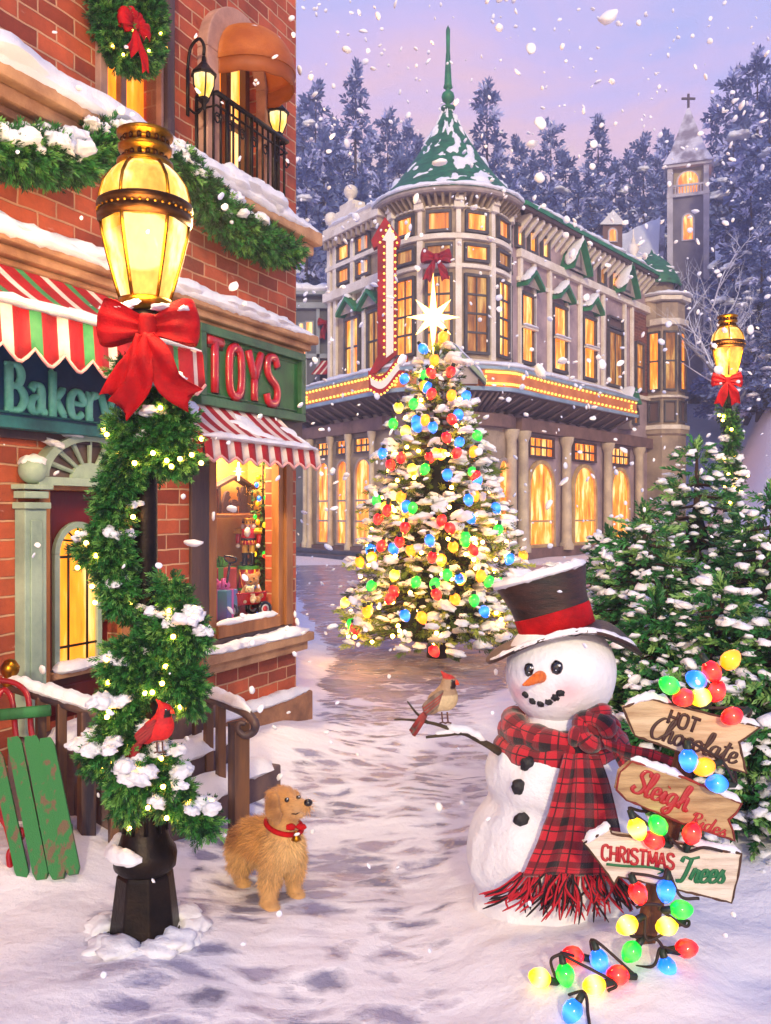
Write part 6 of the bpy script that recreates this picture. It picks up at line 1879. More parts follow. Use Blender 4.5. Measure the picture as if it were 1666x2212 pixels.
for pts in (((-12, 1470), (28, 1478), (52, 1500), (60, 1540), (66, 1600), (100, 1720), (150, 1870)), ((-30, 1560), (-5, 1500), (10, 1495), (22, 1520), (28, 1580), (30, 1600)), ((-40, 1640), (0, 1760), (38, 1900)), ((-30, 1720), (10, 1790), (44, 1800), (30, 1830), (14, 1850), (20, 1900))):
    m_ = MB(); m_.tube(catmull([sp_(*p) + Vector((0, .035, 0)) for p in pts], 6), .016, 8); m_.build('runner', SR, sd_)

# ================================================================== christmas tree
XC = Vector((P(945, 0, 11.9).x, 11.9, 0.05))
XH, XR = P(0, 735, 11.9).z - .05, 1.32
conifer('christmas_tree', 'tall snowy Christmas tree in the middle of the square hung with coloured bulbs', 'Christmas tree', XC, XH, XR, 5, 30, 17, 9, .25, XNEEDLE, SPRIG, .55, .07, .22, (.3, .42, .28), lambda t: (1 - t) ** .78 * (1 - .12 * (t < .05)))
xt = [o for o in bpy.data.objects if o.name == 'christmas_tree'][0]
def xsurf(u, v):
    d0 = 11.9
    for _ in range(3):
        p = P(u, v, d0); t = min(.97, max(0, (p.z - .05) / XH)); R = XR * (1 - t) ** .78 * 1.02
        dx = p.x - XC.x
        d0 = 11.9 - math.sqrt(max(R * R - dx * dx, .01)) 
    return P(u, v, d0 - .2)
XB = {'red': [(960, 60), (1100, 225), (700, 520), (955, 470), (1245, 590), (675, 815), (1025, 880), (755, 1020), (1240, 1070), (690, 1385), (470, 1580), (985, 1725), (615, 870), (1090, 930)],
      'orange': [(1090, 70), (920, 230), (1235, 435), (760, 725), (1245, 720), (830, 1075), (1105, 1050), (1560, 1110), (500, 1150), (1280, 1240), (1120, 1390), (905, 1510)],
      'blue': [(1185, 75), (645, 445), (1140, 375), (1065, 585), (1385, 800), (1220, 865), (955, 1010), (565, 1070), (1465, 1130), (1150, 1260), (795, 1495), (1310, 1470)],
      'green': [(845, 125), (715, 255), (1265, 330), (605, 750), (840, 800), (1395, 940), (980, 1290), (570, 1300), (1240, 1400)],
      'yellow': [(720, 1235), (400, 1410), (750, 150), (790, 300)]}
XB2 = {'red': [(1085, 915)], 'orange': [(980, 840), (1035, 690)], 'blue': [(915, 765), (785, 960)], 'green': [(915, 940)]}
CW = {'red': 'glowing red', 'orange': 'glowing orange', 'blue': 'glowing blue', 'green': 'glowing green', 'yellow': 'glowing yellow'}
BP = [(0.0, -.0), (.012, 0), (.014, -.018)]
def bulb_mesh(c_):
    m_ = MB()
    m_.lathe([(.0, -.095), (.014, -.09), (.028, -.075), (.037, -.052), (.036, -.03), (.024, -.012), (.014, -.004)], 14)
    return m_
for c_ in XB:
    pts = [(611 + x * .3335, 833 + y * .3335) for x, y in XB[c_]] + [(611 + x * .3335, 500 + y * .3335) for x, y in XB2.get(c_, [])]
    rb = random.Random(len(c_) * 7)
    for _ in range(9):
        t = rb.random() ** .75; pts.append((940 + rb.uniform(-1, 1) * (25 + 165 * t), 800 + 570 * t))
    first = None
    for u, v in pts:
        p = xsurf(u, v)
        lab_ = '%s bulb hanging on the snowy Christmas tree' % CW[c_]
        if first is None:
            first = thing('tree_bulb', lab_, 'bulb', p, '%s bulbs on the Christmas tree' % c_)
            g_ = bulb_mesh(c_); o = g_.build('glass', BULB[c_], None); o.parent = first; o.scale = (1.75, 1.75, 1.75); o.location = (0, 0, .1)
            q_ = MB(); q_.lathe([(.0, .02), (.014, .02), (.016, -.008), (.012, -.01)], 10); o2 = q_.build('socket', SOCKET, None); o2.parent = first; o2.scale = (1.75, 1.75, 1.75); o2.location = (0, 0, .1)
            first.rotation_euler = (.2, .3, 0)
        else:
            q_ = dup(first, p); q_.rotation_euler = (random.uniform(-.5, .5), random.uniform(-.6, .6), 0)
fm = None
for i in range(90):
    t = .07 + RNG.random() ** 1.3 * .85; a_ = RNG.uniform(-math.pi, 0) * 1.0
    R = XR * (1 - t) ** .78 * 1.0
    p = XC + Vector((R * math.cos(a_), R * math.sin(a_), t * XH))
    if fm is None: b_ = MB(); b_.ball((0, 0, 0), .024, 0, 1); fm = b_.build('fairy_light', FAIRYT, None); fm.parent = xt; q_ = fm
    else: q_ = fm.copy(); COL.objects.link(q_); q_.parent = xt
    q_.location = p - XC
# eight-pointed star
sc_ = P(936, 685, 11.85)
str_ = thing('tree_star', 'glowing golden eight-pointed star on top of the Christmas tree', 'star', sc_)
m = MB(); ro = []
k = 11.85 / F
for i in range(16):
    t = math.pi / 2 + i * math.pi / 8
    r_ = (96 if i == 0 else 84 if i == 8 else 58 if i in (4, 12) else 54) * k if i % 2 == 0 else 19 * k
    ro.append((r_ * math.cos(t), 0, r_ * math.sin(t)))
V = [(0, -.13, 0), (0, .13, 0)] + ro
m.raw(V, [(0, 2 + i, 2 + (i + 1) % 16) for i in range(16)] + [(1, 2 + (i + 1) % 16, 2 + i) for i in range(16)], 0, False, Matrix.Translation(sc_))
m.build('star', M('star_glow', 'ffe9a0', .3, emit=7, ecol='ffd060'), str_)

# ================================================================== snowy firs at the right
RN = [M('fir_deep', '25602f', .5, col2='174322', vs=8), M('fir_green', '45914a', .5, col2='2a6e38', vs=8), M('fir_pale', '98bd68', .5, col2='6aa052', vs=8)]
FT = ((1505, 950, 7.2, 1.25, 'tallest snowy fir of the thicket, its tip just left of the far lamp'), (1392, 1095, 6.6, 1.0, 'mid-height snowy fir behind the hat, left of the tallest fir'), (1668, 1050, 6.4, 1.15, 'snowy fir cut off by the right edge of the picture'), (1318, 1150, 7.4, .8, 'short snowy fir directly behind the top hat'),
      (1560, 1265, 5.5, 1.05, 'low snowy fir behind the wooden signs'), (1420, 1290, 5.7, .85, 'low snowy fir behind the snowman shoulder'), (1690, 1310, 5.2, .95, 'bushy snowy fir in the right corner beside the bottom sign'), (1590, 1120, 7.0, 1.0, 'snowy fir in front of the far lamp post'))
for i, (u, v, d, rr, lb) in enumerate(FT):
    p = P(u, v, d); z0 = gh(p.x, p.y) - .05
    conifer('snowy_fir', lb, 'fir tree', (p.x, p.y, z0), p.z - z0, rr, 60 + i, 26, 16, 9, .20, RN, SPRIGF, .5, .034, .15, (.28, .44, .28), lambda t: (1 - t) ** .78 * (.92 + .08 * math.cos(t * 30)), group='snowy firs behind the signpost')

# ================================================================== frosted bare tree on the hill
bt = P(1600, 760, 44); btz = gh(bt.x, bt.y)
ft = thing('frosted_tree', 'bare deciduous tree white with frost on the hill right of the church', 'tree', (bt.x, bt.y, btz - .3))
m = MB(); m2 = MB(); rs_f = random.Random(3)
def grow(p, d, L_, r_, lv):
    pts = [p]; q = p.copy(); dd = d.copy()
    for _ in range(4):
        dd = (dd + Vector((rs_f.uniform(-.25, .25), rs_f.uniform(-.25, .25), rs_f.uniform(-.1, .22)))).normalized(); q = q + dd * L_ / 4; pts.append(q.copy())
    (m if lv < 2 else m2).tube(pts, [r_ * (1 - .14 * i) for i in range(5)], 6 if lv < 2 else 4)
    if lv < 5:
        for k in range(rs_f.choice((2, 3, 3)) if lv else 5):
            t = rs_f.randint(1, 4); ax = Vector((rs_f.uniform(-1, 1), rs_f.uniform(-1, 1), rs_f.uniform(-.1, .8))).normalized()
            grow(pts[t], (dd * .7 + ax * .8).normalized(), L_ * rs_f.uniform(.55, .78), r_ * .55, lv + 1)
grow(Vector((bt.x, bt.y, btz - .3)), Vector((0, 0, 1)), (P(0, 560, 44).z - btz) * .6, .16, 0)
m.build('trunk', M('frost_bark', '8f8f9c', .8, col2='62606c', vs=2), ft); m2.build('branches', M('hoarfrost', 'd9dcec', .7), ft)
# ================================================================== snowman
SD = 4.35; SK = SD / F
def SP(u, v, o=0): return P(u, v, SD - o)
SNOWS = M('packed_snow', (.86, .86, .9, 1), .6, bump=.012, bs=26)


def body_uv(W): return W[:, :2]


sn0 = (P(1212, 0, SD).x, SD, gh(P(1212, 0, SD).x, SD))
snm = thing('snowman', 'big smiling snowman with carrot nose, coal buttons and a stick arm', 'snowman', sn0)
BC_ = SP(1212, 1838); HC = SP(1210, 1447); HR = 118 * SK
UC = SP(1216, 1675)
organic([('e', BC_, (206 * SK, .44, 172 * SK)), ('e', UC, (168 * SK, .36, 118 * SK)), ('e', SP(1212, 1950), (196 * SK, .43, 80 * SK)), ('c', SP(1212, 1580), SP(1212, 1700), .2, .3)], .02, 14, 'body', SNOWS, snm, bump=.018, bf=9)
def blush(W):
    o = []
    c1, c2 = np.array(hit(1228, 1490)), np.array(hit(1118, 1496))
    for p in W:
        k = math.exp(-((p - c1) ** 2).sum() / .0042) * .75 + math.exp(-((p - c2) ** 2).sum() / .003) * .75
        k = min(.8, k); o.append((.86 + .02 * k, .86 - .42 * k, .9 - .40 * k, 1))
    return o
def hit(u, v, C=None, R=None):
    C = C if C is not None else HC; R = R or HR
    o = Vector((0, 0, H)); d = (P(u, v, 1) - o).normalized(); oc = o - C
    b_ = oc.dot(d); q = b_ * b_ - oc.dot(oc) + R * R
    return o + d * (-b_ - math.sqrt(max(q, 0)))
m_, nt, n_, l_, b_ = nodes('snow_face')
at = N(nt, 'ShaderNodeAttribute', attribute_name='col'); l_.new(at.outputs['Color'], b_.inputs['Base Color']); b_.inputs['Roughness'].default_value = .6
tc_ = N(nt, 'ShaderNodeTexCoord'); t_ = N(nt, 'ShaderNodeTexNoise', i_Scale=30.0, i_Detail=6.0); l_.new(tc_.outputs['Object'], t_.inputs['Vector'])
bp_ = N(nt, 'ShaderNodeBump', i_Strength=1.0, i_Distance=.008); l_.new(t_.outputs['Fac'], bp_.inputs['Height']); l_.new(bp_.outputs['Normal'], b_.inputs['Normal'])
m = MB(); m.ball(HC, (HR * 1.0, HR, HR * .985), 0, 3, noise=.05, seed=3, nf=1.3)
hd_ = m.build('head', m_, snm, vcol=blush); sb_ = hd_.modifiers.new('s', 'SUBSURF'); sb_.levels = 1; sb_.render_levels = 1
COAL = M('coal', '17171c', .45, bump=.006, bs=60)
GLINT = M('eye_glint', 'e8eef8', .1, coat=1)
for u, v in ((1145, 1446), (1203, 1441)):
    p = hit(u, v); m = MB(); m.ball(p, (.028, .022, .034), 0, 2, noise=.15, seed=u); e_ = m.build('eye', M('eye_coal', '0c0d14', .15, coat=.8), snm)
    m = MB(); m.ball(p + Vector((.008, -.021, .012)), .006, 0, 1); m.ball(p + Vector((-.008, -.02, -.01)), .003, 0, 1); m.build('glint', GLINT, e_)
for u, v in ((1137, 1499), (1152, 1513), (1169, 1519), (1186, 1515), (1200, 1506), (1211, 1496)):
    m = MB(); m.ball(hit(u, v), (.019, .014, .017), 0, 2, noise=.4, seed=u); m.build('mouth_coal', COAL, snm)
a_ = hit(1172, 1462); b2_ = P(1130, 1479, a_.y - .13)
m = MB(); pts = catmull([a_ + Vector((.01, .03, 0)), a_.lerp(b2_, .3) + Vector((0, 0, .006)), a_.lerp(b2_, .7), b2_], 6); n_ = len(pts)
m.tube(pts, [.031 * (1 - .85 * (i / (n_ - 1)) ** 1.3) * (1 + .06 * math.sin(i * 2.1)) for i in range(n_)], 12); m.build('carrot_nose', M('carrot', 'f0822a', .5, col2='d05a12', vs=30, stretch=(4, 1, 1), bump=.003, bs=60), snm)
bodyhit = lambda u, v: P(u, v, SD - .5)
dg = bpy.context.evaluated_depsgraph_get()
bo_ = [c for c in snm.children if c.name.startswith('body')][0]
def on_body(u, v):
    o = Vector((0, 0, H)); d = (P(u, v, 1) - o).normalized(); M_ = Vector(sn0)
    ok, loc, nor, _ = bo_.ray_cast(o - M_, d)
    return loc + M_ if ok else P(u, v, SD - .3)
for u, v in ((1142, 1650), (1122, 1699), (1127, 1771)):
    m = MB(); m.ball(on_body(u, v), (.036, .022, .036), 0, 2, noise=.3, seed=u); m.build('coal_button', COAL, snm)
TWIG = M('twig_bark', '4a3c24', .85, col2='2a2014', vs=10, bump=.006, bs=40)
TD = SD - .12
tp = lambda u, v, o=0: P(u, v, TD - o)
m = MB()
m.tube(catmull([tp(1085, 1628, -.06), tp(1060, 1612), tp(1032, 1597), tp(1000, 1583), tp(962, 1587), tp(920, 1592)], 5), [.02 - .00055 * i for i in range(26)], 7)
m.tube(catmull([tp(1003, 1584), tp(970, 1573), tp(940, 1563), tp(895, 1555), tp(852, 1553)], 5), [.013 - .0004 * i for i in range(21)], 6)
m.tube(catmull([tp(925, 1561), tp(900, 1540), tp(880, 1514)], 5), [.009 - .0005 * i for i in range(11)], 6)
tw_ = m.build('stick_arm', TWIG, snm)
s = MB(); snow_strip(s, [tp(1050, 1600), tp(1010, 1578), tp(985, 1578), tp(965, 1570)], .02, .024, 18, 4); snow_strip(s, [tp(985, 1580), tp(940, 1584)], .012, .014, 10, 6); s.build('snow', SNOW, tw_)

# ---- hat
hx = Vector((-.285, .10, .955)).normalized(); hX = Vector((.955, 0, .285)).normalized(); hY = hx.cross(hX)
hb = SP(1207, 1368)
hat = thing('top_hat', 'tilted dark brown top hat with red band and snowy brim on the snowman', 'hat', hb)
fh = frame(hb, hX, hY, hx)
FELT = M('brown_felt', '45261a', .42, col2='140b08', vs=7, stretch=(1, 1, 5), bump=.004, bs=50, sheen=0)
m = MB(); r0, r1, hh_ = 80 * SK, 100 * SK, 130 * SK
m.lathe([(r0, -.02), (r0 * .99, .0), (r0 * 1.0, hh_ * .25), (r0 * 1.06, hh_ * .6), (r1, hh_ * .97), (r1 * .99, hh_), (r1 * .9, hh_ * .985), (0, hh_ * .97)], 40, fh); m.build('crown', FELT, hat)
m = MB(); 
def brim(a_, b_):
    t = a_ * 2 * math.pi; r_ = r0 * .97 + (168 * SK - r0) * b_
    c2 = math.cos(t)
    dz = -.22 * b_ * b_ * max(0, c2) ** 2 * 1.0 + -.03 * b_ * b_ * max(0, -c2) ** 2 + .012 * math.sin(3 * t + 1) * b_
    return fh @ Vector((r_ * math.cos(t) * (1 - .10 * b_ * max(0, c2) ** 2), r_ * math.sin(t) * .82, dz))
m.grid(brim, 64, 8, 0, True, thick=.014); br_ = m.build('brim', FELT, hat)
m = MB(); m.lathe([(r0 * 1.005, .008), (r0 * 1.03, .012), (r0 * 1.045, hh_ * .38), (r0 * 1.03, hh_ * .395), (r0 * 1.0, hh_ * .395)], 40, fh); m.build('hat_band', RIBBON, hat)
s = MB()
snow_strip(s, [fh @ Vector((r1 * .96 * math.cos(t), r1 * .96 * math.sin(t), hh_ + .004)) for t in np.linspace(0, 6.28, 30)], .026, .026, 70, 1)
put_snow(s, [tuple(fh @ Vector((r1 * .5 * math.cos(t), r1 * .5 * math.sin(t), hh_))) for t in range(6)], [(.1, .1, .025)] * 6)
snow_strip(s, [brim(i / 40, .90) + hx * .008 for i in range(20, 40)], .02, .018, 70, 2)
s.build('snow', SNOW, hat)

# ---- scarf
PL = plaid_mat('red_plaid', 3.0, 6.0)
scf = thing('scarf', 'red and black plaid scarf knotted round the neck of the snowman', 'scarf', SP(1210, 1600))
NC = SP(1213, 1592)
def tube_uv(name_, pts, rr, n_=14, k=1.0, parent=scf, sq=1.0):
    m_ = MB(); m_.tube(pts, rr, n_, cap=True)
    uv_ = []
    L_ = 0; pr = None
    for i, p in enumerate(pts):
        if pr is not None: L_ += (Vector(p) - Vector(pr)).length
        pr = p
        for j in range(n_): uv_.append((j / n_ * 1.0, L_ * k))
    return m_.build(name_, PL, parent, uv=uv_)
def ringp(t, R, z, ph):
    return NC + Vector((R * math.cos(t), R * .95 * math.sin(t), z + .012 * math.sin(2 * t + ph)))
for kz, R, r_, ph in ((.045, .235, .062, 0), (-.05, .262, .066, 2), (-.005, .25, .055, 4)):
    pts = [ringp(t, R, kz + .035 * math.sin(t * 1.0 + ph) - .02 * math.cos(t), ph) for t in np.linspace(0, 6.25, 48)]
    tube_uv('scarf_wrap', pts, [r_ * (1 + .13 * math.sin(i * 1.3 + ph) + .08 * math.sin(i * .6)) for i in range(48)], 16, 1.4)
KC = P(1283, 1578, SD - .29)
for i, (dx, dz, r_, dy) in enumerate(((0, .0, .075, 0), (.035, .045, .06, .03), (-.05, -.035, .055, .01), (.05, -.03, .05, .02))):
    pts = [KC + Vector((dx + r_ * .8 * math.cos(t + i), dy - .03 * math.sin(t * 2), dz + r_ * .75 * math.sin(t + i))) for t in np.linspace(0, 5.2, 18)]
    tube_uv('scarf_knot', pts, [r_ * .55 * (1 + .15 * math.sin(j)) for j in range(18)], 12, 2)
m = MB(); m.ball(KC + Vector((0, .02, 0)), (.07, .05, .07), 0, 2, noise=.3, seed=3); m.build('scarf_knot', M('scarf_crimson', 'a01024', .85, col2='4a0612', vs=9, sheen=.4), scf)
# hanging tail over the belly
tail = [((1222, 1630), (1290, 1630)), ((1205, 1690), (1312, 1690)), ((1188, 1750), (1328, 1755)), ((1165, 1815), (1342, 1822)), ((1140, 1868), (1352, 1872)), ((1128, 1890), (1358, 1888))]
m = MB(); NU, NV = 26, 22
TP = []
for j in range(NV + 1):
    t = j / NV * (len(tail) - 1); i = min(int(t), len(tail) - 2); f_ = t - i
    a_ = Vector((*tail[i][0], 0)).lerp(Vector((*tail[i + 1][0], 0)), f_); b_ = Vector((*tail[i][1], 0)).lerp(Vector((*tail[i + 1][1], 0)), f_)
    row = []
    for k in range(NU + 1):
        q = a_.lerp(b_, k / NU); ob = on_body(min(q.x, 1330), q.y)
        dd = min(ob.y, SD - .27) - .035 - .022 * math.sin(k / NU * 15 + j * .08) * (.5 + .5 * j / NV) - .03 * (1 - j / NV)
        row.append(P(q.x, q.y, dd))
    TP.append(row)
m.grid(lambda a_, b_: TP[round(b_ * NV)][round(a_ * NU)], NU, NV, thick=.012)
uv_ = [(i / NU, j / NV * 1.0) for i in range(NU + 1) for j in range(NV + 1)]
m.build('scarf_tail', PL, scf, uv=uv_ + uv_)
pts = [((1300, 1600), (1330, 1628)), ((1350, 1612), (1345, 1660)), ((1410, 1622), (1395, 1690)), ((1480, 1650), (1450, 1715))]
m = MB()
def t2(a_, b_):
    t = a_ * 3; i = min(int(t), 2); p = Vector((*pts[i][0], 0)).lerp(Vector((*pts[i + 1][0], 0)), t - i); q = Vector((*pts[i][1], 0)).lerp(Vector((*pts[i + 1][1], 0)), t - i)
    r_ = p.lerp(q, b_); return P(r_.x, r_.y, 4.0 - .02 * math.sin(b_ * 9) - .06 * a_)
m.grid(t2, 18, 12, thick=.012); uv_ = [(j / 12, i / 18 * .8) for i in range(19) for j in range(13)]
m.build('scarf_tail', PL, scf, uv=uv_ + uv_)
fm_, fk = MB(), MB()
rs2 = random.Random(4)
for i in range(150):
    k = rs2.random(); p = TP[NV][min(int(k * NU), NU)] + Vector((rs2.uniform(-.01, .01), rs2.uniform(-.012, .012), .01))
    sp2 = (k - .5) * 2
    L_ = rs2.uniform(.12, .24); dx = sp2 * .13 + rs2.uniform(-.06, .06); sd2 = rs2.uniform(-.03, .03)
    q = [p, p + Vector((dx * .5 + sd2, -.01, -L_ * .45)), p + Vector((dx - sd2 * .5, -.015 + rs2.uniform(-.02, .02), -L_ * (.95 - .35 * abs(sp2))))]
    fm_.tube(catmull(q, 4), [.0048] * 8 + [.002], 5, m=0 if rs2.random() < .6 else 1)
fm_.build('fringe', [M('yarn_red', 'b5142a', .8), M('yarn_black', '1a0a10', .8)], scf)

# ================================================================== signpost
PD = 3.72
sgp = thing('signpost', 'tilted wooden signpost with three arrow boards beside the snowman', 'signpost', P(1365, 2150, PD))
POSTW = M('post_wood', '7a4a2c', .75, col2='4a2c1a', vs=6, stretch=(4, 4, .6), bump=.006, bs=40)
pa_, pb_ = P(1362, 2170, PD), P(1496, 1560, PD)
m = MB(); ax = (pb_ - pa_).normalized(); X_ = Vector((1, .25, 0)); X_ = (X_ - ax * X_.dot(ax)).normalized(); m.box((-.036, -.03, -.05), (.036, .03, (pb_ - pa_).length), frame(pa_, X_, ax.cross(X_), ax)); m.build('post', POSTW, sgp, .008)
PALEW = M('pale_plank', 'dcc29a', .7, col2='a07c54', vs=2.2, stretch=(1.4, 1, 12), bump=.005, bs=14, contrast=(.42, .72))
TANW = M('tan_plank', 'c9a878', .7, col2='8a6842', vs=2.2, stretch=(1.4, 1, 12), bump=.005, bs=14, contrast=(.4, .7))
WHITEW = M('white_plank', 'e6d8c6', .7, col2='a89078', vs=2.2, stretch=(1.4, 1, 14), bump=.005, bs=14, contrast=(.48, .75))
EDGE = M('board_edge', '5a3520', .7, col2='33200f', vs=8)
REDE = M('red_edge', '9a2a1c', .6, col2='5f1a10', vs=8)


def board(poly, d, mat_, edge, label, lab_pts=None):
    dn = .022
    pts = [(P(u, v, d).x, P(u, v, d).z) for u, v in poly]
    m_ = MB(); m_.prism(pts, 0, .035, frame((0, d, 0))); b_ = m_.build('sign_board', mat_, sgp, .006); b_['label'] = label
    m_ = MB(); cc = Vector((sum(p[0] for p in pts) / len(pts), sum(p[1] for p in pts) / len(pts)))
    ins = []
    for i, p in enumerate(pts):
        a2, c2 = Vector(pts[i - 1]), Vector(pts[(i + 1) % len(pts)]); p = Vector(p)
        k = 3
        ins.append(Vector((p.x, d - .001, p.y)))
    full = []
    rs3 = random.Random(len(poly) + int(d * 100))
    for i in range(len(ins)):
        a2, c2 = ins[i], ins[(i + 1) % len(ins)]
        n_ = max(2, int((c2 - a2).length / .02))
        for k in range(n_): full.append(a2.lerp(c2, k / n_) + Vector((rs3.uniform(-.0015, .0015), 0, rs3.uniform(-.0015, .0015))))
    m_.tube(full, [rs3.uniform(.003, .0062) for _ in full], 6, closed=True); m_.build('board_edge', edge, b_)
    return b_


def bsnow(b_, line, d, w_=.022, h_=.022, seed=0):
    s_ = MB(); snow_strip(s_, [P(u, v, d + .015) for u, v in line], w_, h_, None, seed); s_.build('snow', SNOW, b_)


def sign_text(b_, text, font, u0, v0, u1, v1, hpx, d, wid, mat_, slant=0, gap=.1, natural=None, yb=0):
    o = P(u0, v0, d - .001); e_ = P(u1, v1, d - .001); R_ = (e_ - o); W_ = R_.length; R_.normalize(); U_ = Vector((-R_.z, 0, R_.x))
    h_ = hpx * d / F
    tw2 = sum((CAPW[c] if font is CAP else font[c][1]) + gap for c in text) - gap
    m_ = MB(); write(m_, text, font, o, R_, U_, (0, -1, 0), h_, wid, .003, 0, gap, slant, W_ / (h_ * tw2)); return m_.build('lettering', mat_, b_)


BRN = M('brown_letter', '3d1f12', .5); REDL = M('red_letter', 'a8171a', .45, coat=.2); GRNL = M('green_letter', '12673a', .45)
d1 = 3.66
b1_ = board([(1347, 1528), (1378, 1514), (1409, 1510), (1500, 1533), (1641, 1570), (1618, 1588), (1596, 1602), (1604, 1636), (1612, 1669), (1500, 1636), (1371, 1588), (1357, 1556)], d1, PALEW, EDGE, 'pale arrow board lettered HOT Chocolate')
sign_text(b1_, 'HOT', CAP, 1440, 1561, 1503, 1584, 31, d1, .115, BRN); sign_text(b1_, 'Chocolate', SCR, 1400, 1590, 1588, 1650, 48, d1, .075, BRN, .12, 0)
bsnow(b1_, [(1350, 1524), (1380, 1510), (1409, 1506), (1450, 1518)], d1, seed=1); bsnow(b1_, [(1560, 1545), (1640, 1567)], d1, seed=2)
d2 = 3.63
b2_ = board([(1366, 1644), (1490, 1683), (1601, 1736), (1590, 1756), (1573, 1770), (1582, 1792), (1587, 1815), (1480, 1780), (1353, 1727), (1331, 1706), (1339, 1666)], d2, TANW, REDE, 'tan board with red edge lettered Sleigh Rides')
sign_text(b2_, 'Sleigh', SCR, 1362, 1708, 1482, 1752, 52, d2, .085, REDL, .1, 0); sign_text(b2_, 'Rides', SCR, 1489, 1780, 1566, 1807, 29, d2, .085, REDL, .1, 0)
bsnow(b2_, [(1362, 1640), (1400, 1652), (1440, 1665), (1480, 1680)], d2, seed=3); bsnow(b2_, [(1520, 1694), (1600, 1732)], d2, seed=4)
d3 = 3.6
b3_ = board([(1261, 1821), (1318, 1788), (1322, 1800), (1470, 1822), (1602, 1843), (1592, 1900), (1580, 1949), (1450, 1918), (1336, 1893), (1327, 1909), (1300, 1868)], d3, WHITEW, EDGE, 'white arrow board lettered CHRISTMAS Trees')
sign_text(b3_, 'CHRISTMAS', CAP, 1299, 1856, 1455, 1877, 32, d3, .105, REDL, -.08, .1); sign_text(b3_, 'Trees', SCR, 1462, 1904, 1564, 1906, 54, d3, .082, GRNL, .22, -.02)
m = MB(); m.tube(catmull([P(u, v, d3 - .002) for u, v in ((1310, 1866), (1350, 1870), (1400, 1872), (1432, 1880), (1420, 1888))], 6), [.006] * 20 + [.004, .003, .003, .003, .002], 6, squash=(Vector((0, -1, 0)), .4)); m.build('underline', GRNL, b3_)
bsnow(b3_, [(1262, 1818), (1318, 1784)], d3, .025, .025, seed=5); bsnow(b3_, [(1480, 1820), (1600, 1840)], d3, .02, .02, seed=6)
s = MB()
for i in range(7): s.ball(P(1362 + random.uniform(-50, 50), 2158 + random.uniform(-8, 10), PD - .02), (.075, .06, .035), 0, 2, noise=.5, seed=i)
s.build('snow', SNOW, sgp)

# ---- string of big bulbs on the signpost
lst = thing('light_string', 'brown cord of large glowing coloured bulbs draped over the signpost and snow', 'string lights', P(1390, 1950, 3.6))
SL = [(1577, 1426, 'orange', 50, 0), (1537, 1448, 'red', 300, 0), (1505, 1468, 'blue', 150, 0), (1447, 1480, 'green', 150, 0), (1478, 1506, 'red', 190, 0), (1513, 1506, 'yellow', 20, 0), (1546, 1494, 'red', 60, 0), (1582, 1546, 'red', 200, 0),
      (1550, 1692, 'blue', 175, 1), (1522, 1656, 'orange', 195, 1), (1487, 1640, 'blue', 270, 1), (1376, 1788, 'yellow', 290, 1), (1422, 1783, 'green', 125, 1), (1413, 1814, 'red', 160, 1), (1494, 1801, 'red', 75, 1),
      (1378, 1927, 'red', 290, 2), (1439, 1922, 'blue', 262, 2), (1470, 1964, 'green', 5, 2), (1356, 1997, 'yellow', 205, 2), (1442, 1999, 'yellow', 190, 2), (1365, 2054, 'green', 225, 2), (1481, 2048, 'red', 10, 2), (1441, 2089, 'blue', 285, 2), (1336, 2105, 'red', 170, 3), (1294, 2072, 'blue', 285, 3), (1239, 2063, 'red', 165, 3), (1221, 2103, 'green', 280, 3), (1285, 2127, 'yellow', 185, 3), (1167, 2111, 'yellow', 160, 3), (1237, 2182, 'blue', 235, 3)]
proto_b = {}
ends = []
for u, v, c_, ang, zn in SL:
    d_ = {0: 3.62, 1: 3.575, 2: 3.56, 3: None}[zn]
    if zn == 3:
        g_ = on_ground(u, v + 16); d_ = g_.y - .02
    p = P(u, v, d_)
    a_ = math.radians(ang); dr_ = Vector((math.cos(a_), -.15, math.sin(a_))).normalized()
    if c_ not in proto_b:
        m_ = bulb_mesh(c_); o = m_.build('bulb', BULB[c_], None); q_ = MB(); q_.lathe([(0, .03), (.013, .03), (.015, .0), (.016, -.012), (.013, -.014)], 10); s_ = q_.build('socket', SOCKET, None); s_.parent = o
        o.parent = lst; proto_b[c_] = o
    else:
        o = proto_b[c_].copy(); COL.objects.link(o); o.parent = lst; s_ = proto_b[c_].children[0].copy(); COL.objects.link(s_); s_.parent = o
    o['label'] = 'glowing %s bulb' % c_
    o.rotation_euler = (-dr_).to_track_quat('Z', 'Y').to_euler(); o.scale = (1.02,) * 3
    o.location = p - dr_ * .045 - ORG[lst.name]
    ends.append(p - dr_ * .078)
m = MB()
def cord(idx, extra=()):
    pts = []
    for i in idx:
        pts.append(ends[i] if isinstance(i, int) else i)
    m.tube(catmull(pts, 8), .0065, 6)
cord([0, 1, 2, 3, 4, 5, 6, 7, P(1604, 1560, 3.72), P(1560, 1600, 3.72), P(1585, 1660, 3.72), 8, 9, 10])
cord([10, P(1500, 1668, 3.7), P(1460, 1700, 3.72), P(1400, 1750, 3.7), 11, 12, 13, P(1450, 1812, 3.56), 14, P(1520, 1830, 3.56), P(1560, 1838, 3.56)])
cord([15, P(1400, 1890, 3.55), P(1432, 1896, 3.55), 16, P(1470, 1935, 3.55), P(1510, 1940, 3.55)])
cord([P(1375, 1960, 3.56), P(1395, 1952, 3.54), P(1425, 1955, 3.54), 17, P(1480, 2000, 3.54), 19, P(1400, 2030, 3.54), 18, P(1362, 2018, 3.54), 20, P(1420, 2030, 3.54), 21, P(1470, 2060, 3.54), 22, P(1410, 2086, 3.56), P(1350, 2086, 3.6), 23])
